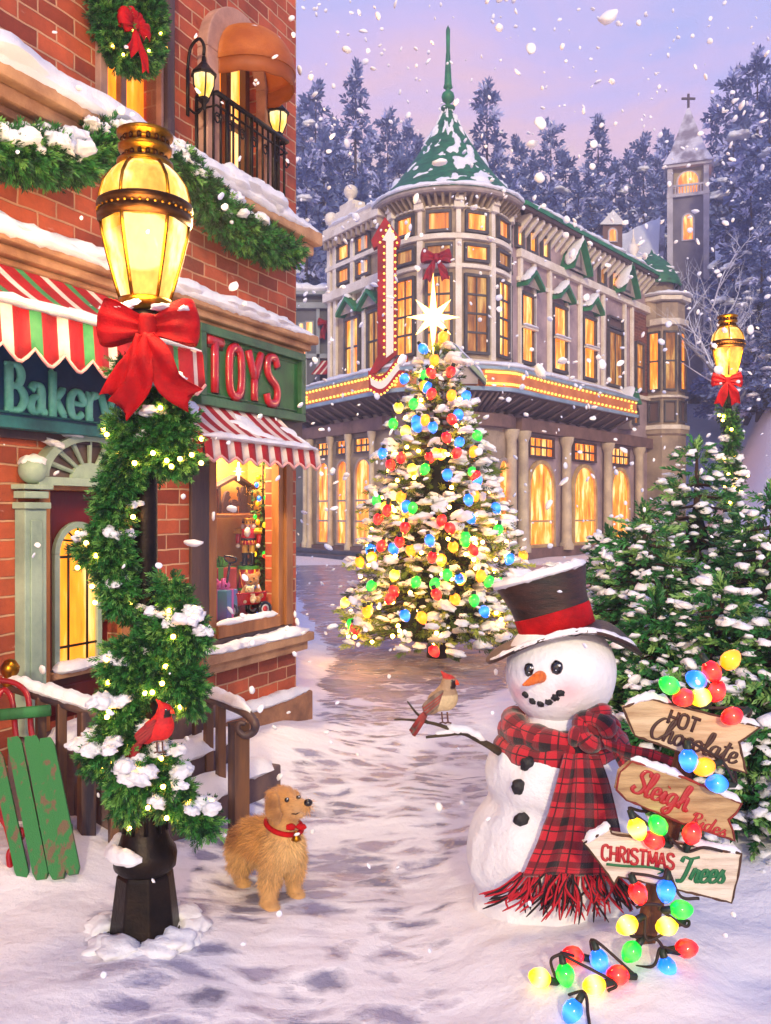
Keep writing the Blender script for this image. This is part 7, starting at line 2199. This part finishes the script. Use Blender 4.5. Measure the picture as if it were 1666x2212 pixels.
cord([23, 24, 25, 26, 27, P(1313, 2140, ends[27].y)]); cord([26, P(1190, 2075, ends[26].y), 28, P(1215, 2150, ends[28].y), 29, P(1270, 2190, ends[29].y), P(1275, 2225, ends[29].y - .08)])
m.build('cord', CORD, lst)


# ================================================================== birds
def bird(name, label, foot, px, body_c, wing_c, belly_c, mask_c, tail_c, crest_c, flip=1):
    """perched cardinal facing right; px in metres per picture unit"""
    r = thing(name, label, 'bird', foot); f0 = Vector(foot)
    q = lambda x, y, o=0: f0 + Vector((x * px, -o, y * px))
    body = organic([('e', q(8, 54), (27 * px, 23 * px, 31 * px)), ('e', q(-8, 46), (26 * px, 21 * px, 24 * px)), ('e', q(-26, 30), (20 * px, 14 * px, 15 * px)), ('c', q(10, 70), q(14, 88), 19 * px, 16.5 * px), ('e', q(16, 88), (16.5 * px, 14.5 * px, 14 * px)), ('c', q(10, 98), q(-4, 112), 8 * px, 2.5 * px)], 3.2 * px, 4, 'body', bird_m, r,
                   vcol=lambda W: [bird_col(p, f0, px, body_c, belly_c, mask_c, crest_c) for p in W])
    m_ = MB()
    fr_ = Matrix.Translation(q(-10, 54, 20 * px)) @ Matrix.Rotation(math.radians(33), 4, 'Y').inverted()
    for k in range(7):
        t = k / 6
        m_.ball((-14 * px - 10 * px * t, -2.5 * px * (1 - t) - 1 * px * k * .1, (10 - 16 * t) * px * .9), ((30 - 6 * t) * px, 4 * px, 6.5 * px), k % 2, 2, Matrix.Translation(q(-6, 56, 17 * px)) @ Matrix.Rotation(math.radians(-38 - 6 * t), 4, 'Y'))
    m_.build('wing', wing_c, r)
    m_ = MB()
    for k in range(5):
        t = (k - 2) / 2
        a_, b_ = q(-30, 30, 3 * px), q(-70 + 6 * abs(t), -20 + 9 * t, 6 * px)
        m_.tube([a_, a_.lerp(b_, .5), b_], [4 * px, 7 * px, 5 * px], 8, squash=(Vector((.2, -1, .3)).normalized(), .25), m=k % 2)
    m_.build('tail', tail_c, r)
    m_ = MB(); m_.tube([q(26, 88, 2 * px), q(31, 86, 3 * px), q(37, 82, 3 * px)], [7.5 * px, 6 * px, .8 * px], 8); m_.build('beak', M('beak_orange', 'e8471c', .4), r)
    m_ = MB(); m_.ball(q(20, 92, 12.5 * px), 3.2 * px); m_.build('eye', M('bird_eye', '0a0a0c', .1, coat=1), r)
    for x in (-2, 10):
        m_ = MB(); m_.tube([q(x, 22, 4 * px), q(x + 1, 8, 6 * px), q(x + 2, 0, 6 * px), q(x + 9, -2, 8 * px)], 2.0 * px, 5); m_.tube([q(x + 2, 0, 6 * px), q(x - 5, -2, 8 * px)], 1.8 * px, 5); m_.build('leg', M('bird_leg', '5a3428', .6), r)
    return r


bird_m, nt, n_, l_, b_ = nodes('plumage')
at = N(nt, 'ShaderNodeAttribute', attribute_name='col'); tcb = N(nt, 'ShaderNodeTexCoord'); tx = N(nt, 'ShaderNodeTexNoise', i_Scale=70.0, i_Detail=4.0); l_.new(tcb.outputs['Object'], tx.inputs['Vector'])
mr = N(nt, 'ShaderNodeMapRange'); mr.inputs['To Min'].default_value = .6; mr.inputs['To Max'].default_value = 1.35; l_.new(tx.outputs['Fac'], mr.inputs['Value'])
mx = N(nt, 'ShaderNodeVectorMath', operation='SCALE'); l_.new(at.outputs['Color'], mx.inputs[0]); l_.new(mr.outputs[0], mx.inputs['Scale']); l_.new(mx.outputs[0], b_.inputs['Base Color']); b_.inputs['Roughness'].default_value = .7
bpb = N(nt, 'ShaderNodeBump', i_Strength=1.0, i_Distance=.004); l_.new(tx.outputs['Fac'], bpb.inputs['Height']); l_.new(bpb.outputs['Normal'], b_.inputs['Normal'])


def bird_col(p, f0, px, body_c, belly_c, mask_c, crest_c):
    x, z = (p[0] - f0.x) / px, (p[2] - f0.z) / px
    if x > 17 and 74 < z < 92 and (x - 22) ** 2 + (z - 84) ** 2 < 95: return mask_c
    if z > 96: return crest_c
    if z < 62 and x > -12: return belly_c
    return body_c


rf_ = P(342, 1622, 3.86)
bird('cardinal', 'bright red cardinal perched on the garland of the lamp post', rf_, 3.86 / F, lin('c4161a'), [M('wing_red', 'a8181c', .7, col2='6a1214', vs=30), M('wing_dusk', '7a2a24', .7, col2='b0382c', vs=30)], lin('d81c1a'), lin('140a0a'), [M('wing_red', ''), M('wing_dusk', '')], lin('d2181c'))
ff_ = tp(956, 1558, .03)
bird('cardinal', 'buff brown cardinal with red crest and tail perched on the stick arm', ff_, TD / F * .97, lin('a08466'), [M('wing_buff', '8a7460', .7, col2='4a3a34', vs=30), M('wing_rust', 'a8302a', .7, col2='6a2a24', vs=30)], lin('cbb48a'), lin('2a0f0e'), [M('wing_rust', ''), M('wing_buff', '')], lin('b02a22'))

# ================================================================== puppy
dg0 = P(585, 1935, 4.6)
dog = thing('puppy', 'golden puppy in red collar with a bell, standing in the lane looking up', 'dog', (dg0.x, dg0.y, 0))
D = P
parts = [('e', D(612, 1832, 4.50), (.105, .11, .112)), ('e', D(570, 1826, 4.61), (.105, .12, .098)), ('e', D(535, 1822, 4.71), (.10, .10, .098)), ('c', D(612, 1805, 4.51), D(612, 1762, 4.50), .088, .072), ('c', D(596, 1795, 4.56), D(540, 1798, 4.70), .075, .07),
         ('e', D(609, 1731, 4.49), (.083, .078, .078)), ('e', D(624, 1744, 4.46), (.058, .055, .055)), ('c', D(632, 1737, 4.455), D(659, 1741, 4.40), .047, .032), ('c', D(632, 1757, 4.46), D(650, 1757, 4.435), .034, .024),
         ('c', D(592, 1852, 4.46), D(583, 1902, 4.47), .066, .05), ('c', D(583, 1902, 4.47), D(580, 1945, 4.45), .048, .041), ('c', D(580, 1945, 4.45), D(582, 1958, 4.43), .041, .043), ('e', D(587, 1963, 4.41), (.046, .05, .03)),
         ('c', D(636, 1852, 4.53), D(635, 1895, 4.58), .058, .045), ('c', D(635, 1895, 4.58), D(636, 1925, 4.6), .043, .037), ('e', D(643, 1935, 4.57), (.044, .046, .029)),
         ('c', D(528, 1838, 4.70), D(520, 1868, 4.68), .085, .06), ('c', D(520, 1868, 4.68), D(519, 1893, 4.74), .052, .036), ('c', D(519, 1893, 4.74), D(522, 1905, 4.73), .035, .034), ('e', D(527, 1910, 4.70), (.038, .045, .026)),
         ('c', D(568, 1842, 4.73), D(586, 1876, 4.72), .07, .045), ('c', D(586, 1876, 4.72), D(590, 1897, 4.76), .04, .03), ('e', D(597, 1907, 4.73), (.036, .042, .024)),
         ('c', D(512, 1800, 4.76), D(497, 1836, 4.82), .034, .022), ('c', D(497, 1836, 4.82), D(498, 1862, 4.83), .022, .012)]
# near ear lies over the cheek, far ear behind
parts += [('e', D(588, 1740, 4.395), (.036, .017, .072), Matrix.Rotation(.28, 3, 'Y')), ('e', D(599, 1764, 4.385), (.026, .014, .045), Matrix.Rotation(.25, 3, 'Y')), ('c', D(584, 1716, 4.43), D(592, 1712, 4.44), .024, .02), ('c', D(640, 1716, 4.53), D(648, 1750, 4.55), .022, .026)]
earA, earB = np.array(D(588, 1738, 4.378)), np.array(D(599, 1764, 4.37))
chest = np.array(D(630, 1835, 4.43)); muzz = np.array(D(650, 1745, 4.42))
def dogcol(W):
    o = []
    for p in W:
        k = .5 + .5 * mn.noise(Vector(p) * 11)
        c = np.array((.50, .22, .055)) * (1 - .4 * k) + np.array((.70, .38, .12)) * .4 * k
        e = max(math.exp(-((p - earA) ** 2).sum() / .0017), math.exp(-((p - earB) ** 2).sum() / .0015)); c = c * (1 - .85 * e) + np.array((.19, .065, .016)) * .85 * e
        e = math.exp(-((p - chest) ** 2).sum() / .016) * .8; c = c * (1 - e) + np.array((.86, .60, .28)) * e
        e = math.exp(-((p - muzz) ** 2).sum() / .003) * .55; c = c * (1 - e) + np.array((.74, .53, .3)) * e
        if p[2] < .22: e = .45; c = c * (1 - e) + np.array((.70, .45, .2)) * e
        o.append((*c, 1))
    return o
dm_, nt, n_, l_, b_ = nodes('puppy_fur'); at = N(nt, 'ShaderNodeAttribute', attribute_name='col'); l_.new(at.outputs['Color'], b_.inputs['Base Color']); b_.inputs['Roughness'].default_value = .75; b_.inputs['Sheen Weight'].default_value = .3
db = organic(parts, .0085, 7, 'body', dm_, dog, vcol=dogcol)
me = db.data
me.calc_loop_triangles()
ctr = np.zeros(len(me.polygons) * 3, np.float32); me.polygons.foreach_get('center', ctr); ctr = ctr.reshape(-1, 3)
nrm = np.zeros(len(me.polygons) * 3, np.float32); me.polygons.foreach_get('normal', nrm); nrm = nrm.reshape(-1, 3)
ar = np.zeros(len(me.polygons), np.float32); me.polygons.foreach_get('area', ar)
idx = RNG.choice(len(ctr), 42000, p=ar / ar.sum())
pos = ctr[idx] + np.array(ORG[dog.name]) + RNG.normal(0, .003, (len(idx), 3)); nn = nrm[idx]
flow = np.array((-.35, .45, -.85))
headc = np.array(D(612, 1735, 4.48)); hd2 = np.linalg.norm(pos - headc, axis=1)
face = (hd2 < .16)
fl = np.where(face[:, None], np.array((-.75, .35, -.25)), flow)
fl = fl - nn * (fl * nn).sum(1)[:, None]; fl /= np.linalg.norm(fl, axis=1)[:, None] + 1e-6
dd = fl * .9 + nn * .32 + RNG.normal(0, .2, pos.shape)
low = pos[:, 2] < .12
ln = np.where(face, .016, .036) * RNG.uniform(.6, 1.3, len(pos)); ln[low] *= .5
muzm = np.linalg.norm(pos - np.array(D(655, 1742, 4.42)), axis=1) < .045; ln[muzm] *= .35
blade = (np.array([(-.06, 0, 0), (.06, 0, 0), (.045, .05, .55), (0, .12, 1.0), (-.045, .05, .55)]), np.array([(0, 1, 2, 4), (4, 2, 3, 3)]))
blade = (np.array([(-.032, 0, 0), (.032, 0, 0), (.008, .14, 1.0), (-.008, .14, 1.0)]), np.array([(0, 1, 2, 3)]))
fb = MB(); fb.many(blade, pos, rots(dd), ln, np.zeros(len(pos), int))
fb.build('fur', dm_, dog, vcol=lambda W: [(*(np.array(c[:3]) * k), 1) for c, k in zip(dogcol(W), np.repeat(RNG.uniform(.55, 1.5, len(W) // 4), 4))])
m = MB(); m.ball(D(666, 1733, 4.372), (.022, .02, .018), 0, 2); m.build('nose', M('dog_nose', '120c0b', .25, coat=.4), dog)
for u, v, d_ in ((620, 1727, 4.405), (645, 1722, 4.425)):
    m = MB(); m.ball(D(u, v, d_), .0125, 0, 2); e_ = m.build('eye', M('dog_eye', '120a06', .08, coat=1), dog)
    m = MB(); m.ball(D(u + 1.5, v - 2, d_ - .011), .003, 0, 1); m.build('glint', GLINT, e_)
m = MB(); m.tube([D(651, 1752, 4.395), D(640, 1758, 4.405), D(630, 1757, 4.41)], .003, 5); m.build('mouth', M('dog_lip', '2a1510', .6), dog)
cn = Vector((.25, -.1, 1)).normalized(); cX = Vector((1, 0, -.25)).normalized(); cY = cn.cross(cX)
cc_ = D(614, 1781, 4.505)
m = MB(); m.tube([cc_ + cX * (.094 * math.cos(t)) + cY * (.1 * math.sin(t)) for t in np.linspace(0, 6.28, 33)[:-1]], .013, 8, closed=True); co_ = m.build('collar', RIBBON, dog)
bq = D(640, 1788, 4.40)
for sgn in (-1, 1):
    m = MB(); m.ball(bq + Vector((sgn * .026, 0, .006)), (.026, .013, .017), 0, 2, noise=.3, seed=sgn); m.build('collar_bow', RIBBON, dog)
m = MB(); m.lathe([(0, 0), (.008, -.002), (.014, -.012), (.017, -.03), (.026, -.044), (.024, -.046), (0, -.046)], 14, Matrix.Translation(bq + Vector((.002, -.014, -.008)))); m.ball(bq + Vector((.002, -.014, -.058)), .008, 0, 1); m.build('bell', GOLD, dog)

# ================================================================== toys in the shop window
def W_(u, v, o=-.3): return FL.at(u, v, o)
tX = Vector((.9, -.436, 0)); 
tX = Vector((1, 0, 0)); tY = Vector((0, -1, 0))
wk = 7.9 / F
NAT = M('nativity_wood', '4a2a24', .7)
sh0, sh1 = FL.sz(462, 1112, -.33)[0], FL.sz(556, 1112, -.33)[0]
zsh = FL.sz(500, 1110, -.33)[1]
m = MB(); m.box((tw[0] - .28, -.5, zsh - .03), (sh1, -.26, zsh), FL.fr); m.build('window_shelf', M('shelf_wood', 'b07038', .5, col2='8a5226', vs=4), bb, .006)
nat = thing('nativity_scene', 'dark cut-out wooden nativity stable on the shelf in the shop window', 'nativity scene', FL.w((sh0 + sh1) / 2, -.36, zsh))
no = -.36
def cut(pts, o=no, th=.025, name='figure', mat_=NAT):
    q = [FL.sz(416.7 + x * .1883, 972 + y * .1883, o) for x, y in pts]
    q = [(a_, max(b_, zsh + .001)) for a_, b_ in q]
    m_ = MB(); m_.prism(q, o - th, o, FL.fr); return m_.build(name, mat_, nat)
cut([(525, 280), (760, 440), (735, 455), (525, 320), (280, 450), (255, 430)], no, .09, 'stable_roof'); cut([(295, 430), (325, 415), (330, 720), (300, 720)], no, .05, 'stable_post'); cut([(670, 420), (695, 430), (700, 720), (668, 720)], no, .05, 'stable_post')
cut([(345, 720), (350, 600), (370, 520), (385, 480), (410, 468), (425, 490), (420, 520), (440, 540), (410, 580), (430, 650), (440, 720)], no + .03); cut([(455, 720), (470, 650), (440, 610), (450, 575), (485, 565), (515, 580), (535, 610), (510, 650), (525, 720)], no + .03, .025, 'manger')
cut([(560, 720), (560, 560), (530, 520), (535, 490), (570, 480), (570, 430), (595, 412), (615, 440), (612, 480), (632, 520), (628, 640), (645, 720)], no + .03); cut([(532, 640), (530, 460), (515, 455), (505, 440), (515, 418), (535, 425), (540, 460), (545, 640)], no + .035, .012, 'staff')
m = MB(); q = W_(515.6, 1018, no + .05); ro = [(x * .085 * math.cos(t), x * .085 * math.sin(t)) for t, x in ((i * math.pi / 8, 1 if i % 4 == 0 else .55 if i % 2 == 0 else .22) for i in range(16))]; m.prism(ro, -.01, .01, frame(q, t3, n3)); m.build('star', M('window_star', 'fff0a0', .3, emit=4, ecol='ffe27a'), nat)
# little tree
tb_ = FL.w(-.2, -.24, tw[2] + .01); tt_ = FL.w(-.2, -.24, 2.5)
wt = conifer('window_tree', 'small green Christmas tree with coloured lights inside the shop window', 'Christmas tree', tb_, tt_.z - tb_.z, .2, 91, 18, 11, 5, .09, NEEDLE, SPRIGF, 0, .03, .2, (.3, .45, .25))
cs = list(BULBC)
pb2 = {}
for i in range(34):
    t = RNG.random() ** 1.1 * .92; R = .215 * (1 - t) ** .7; a_ = RNG.uniform(-2.9, -.2)
    p = tb_ + Vector((R * math.cos(a_), R * math.sin(a_), t * (tt_.z - tb_.z))); c_ = cs[i % 5]
    if c_ not in pb2: m = MB(); m.ball((0, 0, 0), (.021, .021, .027), 0, 1); o = m.build('bulb', BULB[c_], None); o.parent = wt; pb2[c_] = o
    else: o = pb2[c_].copy(); COL.objects.link(o); o.parent = wt
    o.location = p - tb_
# nutcracker on a drum
nc = W_(537, 1240, -.26); fz_ = frame(nc, tX, tY); 
nk = thing('nutcracker', 'wooden nutcracker soldier in red coat and gold crown in the shop window', 'nutcracker', nc)
NR = M('toy_red', 'c8141c', .3, coat=.4); NG = M('toy_gold', 'e0a020', .3, .4); NB = M('toy_black', '14141a', .25, coat=.5); NW = M('toy_white', 'ece4da', .6); NSK = M('toy_skin', 'e0a888', .5); NY = M('toy_yellow', 'e8b428', .4)
k = .00398
def nz_(v): return (1240 - v) * k
def part(name, f_, mat_): m_ = MB(); f_(m_); return m_.build(name, mat_, nk)
for sx_ in (-1, 1):
    T_ = lambda x, z=0: frame(nc + tX * x + Vector((0, 0, z)), tX, tY)
    part('boot', lambda m_: (m_.lathe([(.026, nz_(1219)), (.026, nz_(1194)), (.030, nz_(1192)), (.028, nz_(1190))], 12, T_(sx_ * .033)), m_.ball((0, .02, nz_(1217)), (.026, .042, .014), 0, 1, T_(sx_ * .033))), NB)
    part('trouser_leg', lambda m_: m_.lathe([(.026, nz_(1191)), (.027, nz_(1172))], 12, T_(sx_ * .033)), NY)
    part('arm', lambda m_: (m_.tube([nc + tX * (sx_ * .09) + Vector((0, 0, nz_(1142))), nc + tX * (sx_ * .098) + Vector((0, 0, nz_(1158))), nc + tX * (sx_ * .092) + Vector((0, -.015, nz_(1168)))], [.026, .022, .02], 10)), NR)
    part('glove', lambda m_: m_.ball(nc + tX * (sx_ * .092) + Vector((0, -.02, nz_(1174))), .022, 0, 1), NW)
    part('epaulette', lambda m_: (m_.ball(nc + tX * (sx_ * .088) + Vector((0, 0, nz_(1136))), (.045, .04, .016), 0, 1), [m_.tube([nc + tX * (sx_ * (.06 + .012 * i)) + Vector((0, -.036, nz_(1137))), nc + tX * (sx_ * (.062 + .0135 * i)) + Vector((0, -.04, nz_(1146)))], .006, 5) for i in range(6)]), NG)
part('coat', lambda m_: m_.lathe([(.05, nz_(1172)), (.075, nz_(1171)), (.06, nz_(1160)), (.066, nz_(1148)), (.07, nz_(1136)), (.03, nz_(1131))], 18, T_(0)), NR)
part('skirt_trim', lambda m_: [m_.tube([nc + Vector((.066 * math.cos(t), .066 * math.sin(t), nz_(1161))), nc + Vector((.079 * math.cos(t), .079 * math.sin(t), nz_(1171.5)))], .004, 4) for t in np.linspace(0, 6.28, 15)], NG)
part('belt', lambda m_: m_.lathe([(.064, nz_(1162)), (.067, nz_(1161)), (.067, nz_(1157)), (.063, nz_(1156))], 18, T_(0)), NB)
part('beard', lambda m_: (m_.ball(nc + Vector((0, -.06, nz_(1142))), (.03, .022, .042), 0, 2, noise=.3), m_.ball(nc + Vector((-.045, 0, nz_(1130))), (.024, .035, .03), 0, 1), m_.ball(nc + Vector((.045, 0, nz_(1130))), (.024, .035, .03), 0, 1)), NW)
part('head', lambda m_: m_.lathe([(.03, nz_(1140)), (.047, nz_(1137)), (.05, nz_(1128)), (.046, nz_(1122))], 16, T_(0)), NSK)
part('eyes', lambda m_: [m_.ball(nc + Vector((x, -.048, nz_(1128.5))), .007, 0, 1) for x in (-.018, .018)], M('toy_eye', '1c3a6a', .3)); part('moustache', lambda m_: m_.tube(catmull([nc + Vector((x, -.054, nz_(v))) for x, v in ((-.034, 1134), (-.015, 1135.5), (0, 1134), (.015, 1135.5), (.034, 1134))], 3), .006, 5), NB)
part('crown', lambda m_: m_.lathe([(.052, nz_(1124)), (.055, nz_(1123)), (.05, nz_(1121)), (.052, nz_(1114)), (.058, nz_(1112)), (.055, nz_(1111)), (0, nz_(1111.5))], 18, T_(0)), NG)
part('crown_points', lambda m_: [m_.tube([nc + Vector((.0535 * math.cos(t), .0535 * math.sin(t), nz_(1121.5))), nc + Vector((.0545 * math.cos(t), .0545 * math.sin(t), nz_(1115)))], [.009, .001], 4) for t in np.linspace(0, 6.28, 12)], NB)
dr_ = thing('toy_drum', 'red toy drum with green and gold rims under the nutcracker', 'drum', W_(537, 1262, -.26))
zf_ = tw[2] + .005
z_t = nc.z + nz_(1220); 
m = MB(); T0 = frame((nc.x, nc.y, 0), tX, tY); m.lathe([(0, z_t - .002), (.10, z_t - .002), (.10, z_t - .03)], 20, T0, 0, False); m.lathe([(.096, z_t - .03), (.096, z_t - .2)], 20, T0, 1); m.lathe([(.104, z_t - .2), (.104, z_t - .225), (0, z_t - .226)], 20, T0, 0, False); m.build('drum_shell', [M('toy_green', '4a9a2c', .4), NR], dr_)
m = MB()
for i in range(8):
    t0, t1 = i * math.pi / 4, (i + .5) * math.pi / 4; m.tube([T0 @ Vector((.1 * math.cos(t0), .1 * math.sin(t0), z_t - .03)), T0 @ Vector((.1 * math.cos(t1), .1 * math.sin(t1), z_t - .2)), T0 @ Vector((.1 * math.cos(t0 + math.pi / 4), .1 * math.sin(t0 + math.pi / 4), z_t - .03))], .006, 5)
m.build('drum_cord', NG, dr_)
pl_b = MB(); pl_b.box((-.07, -.07, zf_), (.07, .07, z_t - .228), T0); pdb = thing('display_plinth', 'red wooden block standing under the toy drum in the window', 'plinth', (nc.x, nc.y, zf_)); pl_b.build('block', NR, pdb, .006)


def gift(label, c_, sx_, sy_, sz_, mat_, rib, bowm, rot=.3):
    g_ = thing('gift_box', label, 'gift', c_); f_ = Matrix.Translation(c_) @ Matrix.Rotation(rot, 4, 'Z')
    m_ = MB(); m_.box((-sx_, -sy_, 0), (sx_, sy_, sz_), f_); m_.build('box', mat_, g_, .006); m_ = MB(); e_ = .004
    m_.box((-sx_ * .16, -sy_ - e_, 0), (sx_ * .16, sy_ + e_, sz_ + e_), f_); m_.box((-sx_ - e_, -sy_ * .16, 0), (sx_ + e_, sy_ * .16, sz_ + e_ * 1.7), f_); m_.build('ribbon', rib, g_)
    m_ = MB()
    for i in range(9):
        a_ = i * .7; L_ = .07 * (1 if i < 6 else .7); o = Vector((math.cos(a_), math.sin(a_), 0))
        m_.tube(catmull([f_ @ Vector((0, 0, sz_)), f_ @ (o * L_ * .6 + Vector((0, 0, sz_ + .05 + .02 * (i % 3)))), f_ @ (o * L_ + Vector((0, 0, sz_ + .03))), f_ @ (o * L_ * .5 + Vector((0, 0, sz_ + .005)))], 4), .014, 6, squash=(Vector((0, 0, 1)), .7))
    m_.build('bow', bowm, g_)


q = W_(474, 1262, -.36); gift('tall red gift box with leafy green bow at the left of the window', Vector((q.x, q.y, zf_)), .14, .12, .44, M('gift_red', 'b8301c', .5), M('gift_green', '5aa82c', .4), M('gift_green', '5aa82c'))
q = W_(478, 1290, -.22); gift('teal gift box with pink bow behind the wagon handle', Vector((q.x, q.y, zf_)), .11, .1, .26, M('gift_teal', '3a9aa4', .4, col2='6a5ab0', vs=3), M('gift_pink', 'd85aa8', .4), M('gift_pink', 'd85aa8'), -.3)
# wagon
WG = M('wagon_red', 'c0101c', .25, col2='980812', vs=4, coat=.5)
wc_ = W_(521, 1300, -.165); wg = thing('toy_wagon', 'red toy wagon with black handle and wheels in the shop window', 'wagon', (wc_.x, wc_.y, zf_))
ang = math.radians(42); wf = frame((wc_.x, wc_.y, zf_), (math.cos(ang), math.sin(ang), 0), (-math.sin(ang), math.cos(ang), 0))
m = MB(); x0, x1, y0, y1, z0, z1 = -.22, .22, -.085, .085, .12, .215
for a_, b_ in (((x0, y0), (x1, y0)), ((x1, y0), (x1, y1)), ((x1, y1), (x0, y1)), ((x0, y1), (x0, y0))):
    A_ = Vector((a_[0] * .93, a_[1] * .88, z0)); B_ = Vector((b_[0] * .93, b_[1] * .88, z0)); C_ = Vector((b_[0], b_[1], z1)); D_ = Vector((a_[0], a_[1], z1))
    m.raw([A_, B_, C_, D_], [(0, 1, 2, 3)], 0, False, wf); m.tube([wf @ D_, wf @ C_], .008, 6)
m.box((x0 * .93, y0 * .88, z0 - .008), (x1 * .93, y1 * .88, z0 + .002), wf); m.build('tray', WG, wg)
for x in (-.17, .18):
    m = MB(); m.tube([wf @ Vector((x, -.09, .07)), wf @ Vector((x, .09, .07))], .009, 6); m.box((x - .03, -.06, .07), (x + .03, .06, .13), wf); m.build('axle', NB, wg)
    for y in (-.10, .10):
        wfr = wf @ Matrix.Translation((x, y, .07)) @ Matrix.Rotation(math.pi / 2, 4, 'X')
        m = MB(); m.lathe([(.042, -.02), (.066, -.022), (.07, -.012), (.07, .012), (.066, .022), (.042, .02)], 20, wfr); wo = m.build('wheel', NB, wg)
        m = MB(); m.lathe([(0, -.014), (.043, -.016), (.043, .016), (0, .014)], 18, wfr); m.build('hub_disc', M('hub_white', 'd8d0cc', .4), wo); m = MB(); m.lathe([(0, -.024), (.026, -.018), (.026, .018), (0, .024)], 14, wfr); m.build('hub_cap', NR, wo)
m = MB(); ha = wf @ Vector((-.2, -.02, .08)); hb2 = W_(497, 1216, -.14); m.tube([ha, ha.lerp(hb2, .5), hb2], .011, 8)
m.tube(catmull([hb2, hb2 + Vector((-.04, 0, .03)), hb2 + Vector((-.045, 0, .06)), hb2 + Vector((.02, 0, .055)), hb2 + Vector((.055, 0, .04)), hb2 + Vector((.045, 0, .012)), hb2], 4), .009, 6); m.build('handle', NB, wg)


def bear(label, c_, s_, fur, c2):
    """c_ is the point the bear sits on"""
    b_ = thing('teddy_bear', label, 'teddy bear', c_); q = lambda x, y, z: Vector(c_) + Vector((x * s_, -y * s_, z * s_))
    organic([('e', q(0, 0, .32), (.25 * s_, .22 * s_, .32 * s_)), ('e', q(0, .03, .78), (.27 * s_, .24 * s_, .24 * s_)), ('e', q(0, .22, .72), (.12 * s_, .12 * s_, .1 * s_)), ('e', q(-.22, 0, 1.0), (.1 * s_, .06 * s_, .1 * s_)), ('e', q(.22, 0, 1.0), (.1 * s_, .06 * s_, .1 * s_)),
             ('c', q(-.22, .05, .5), q(-.34, .2, .25), .1 * s_, .1 * s_), ('c', q(.22, .05, .5), q(.34, .2, .25), .1 * s_, .1 * s_), ('c', q(-.16, .1, .12), q(-.26, .42, .12), .12 * s_, .12 * s_), ('c', q(.16, .1, .12), q(.26, .42, .12), .12 * s_, .12 * s_)], .035 * s_, 3, 'body', fur, b_, bump=.03 * s_, bf=14 / s_ * .3)
    m_ = MB(); m_.ball(q(0, .35, .76), (.05 * s_, .04 * s_, .035 * s_)); [m_.ball(q(x, .23, .86), .03 * s_, 0, 1) for x in (-.1, .1)]; m_.build('face', NB, b_)
    m_ = MB(); [m_.ball(q(x, .2, .55), (.1 * s_, .05 * s_, .07 * s_), 0, 1) for x in (-.09, .09)]; m_.build('neck_bow', c2, b_)


TF1 = M('teddy_fur', 'b97c3c', .9, col2='8a5424', vs=30, bump=.01, bs=90, sheen=.5); TF2 = M('cub_fur', 'e2cfae', .9, col2='c0a27c', vs=30, bump=.01, bs=90, sheen=.5)
bear('big golden teddy bear with blue bow sitting in the toy wagon', wf @ Vector((.13, .02, z0 + .005)), .25, TF1, M('blue_bow', '3a62b0', .5)); bear('small cream teddy bear sitting in front of the big teddy', wf @ Vector((.06, -.05, z0 + .005)), .15, TF2, TF2)

# ================================================================== falling snow
fs = MB(); n_ = 4000
d_ = RNG.uniform(1.5, 26, n_) ** 1.0
xx = RNG.uniform(-.62, .62, n_) * d_ + RNG.normal(0, .3, n_); zz = H + RNG.uniform(-.60, .62, n_) * d_
rad = RNG.lognormal(0, .42, n_) * .0102 * (1 + d_ * .12)
ok = (zz > .25) & ~((d_ < 5) & (rad > .0038 * d_))
pp = np.stack([xx, d_, zz], 1)[ok]; rad = rad[ok]
# nothing inside the brick house or the fir thicket
keep = ((pp[:, :2] - np.array(PC)) @ np.array(FL.n)) > .1
keep |= ((pp[:, :2] - np.array(PC)) @ np.array(FL.t)) > .2
pu, pv = pp[:, 0] / pp[:, 1] * F + CU, CV - (pp[:, 2] - H) / pp[:, 1] * F
for u0, u1, v0, v1 in ((1090, 1330, 1400, 1560), (1340, 1620, 1530, 1930), (570, 680, 1690, 1790), (0, 250, 780, 910), (430, 620, 720, 870), (1110, 1160, 1630, 1790)):
    keep &= ~((pu > u0) & (pu < u1) & (pv > v0) & (pv < v1) & (pp[:, 1] < 7))
pp, rad = pp[keep], rad[keep]
kk = RNG.integers(0, 4, len(pp)); RR = rots(RNG.normal(size=(len(pp), 3)))
for i in range(4):
    q = kk == i; fs.many(FLAKE[i], pp[q], RR[q], np.stack([rad[q] * RNG.uniform(.8, 1.5, q.sum()), rad[q], rad[q] * .8], 1), np.zeros(q.sum(), int), True)
tag(fs.build('falling_snow', M('snowflake', (.9, .9, .93, 1), .7)), 'soft snowflakes drifting down through the whole scene', 'snowfall', kind='stuff')
# ================================================================== haze
hz = MB(); hz.box((-190, -16, -1.5), (190, 175, 46)); 
hm, nt, n_, l_, b_ = nodes('haze'); nt.nodes.remove(b_)
pv = N(nt, 'ShaderNodeVolumePrincipled'); pv.inputs['Color'].default_value = (.74, .74, .98, 1); pv.inputs['Density'].default_value = .0040; pv.inputs['Anisotropy'].default_value = .2
l_.new(pv.outputs[0], nt.nodes['Material Output'].inputs['Volume'])
tag(hz.build('haze', hm), 'pale lavender winter haze filling the valley', 'haze', kind='stuff')
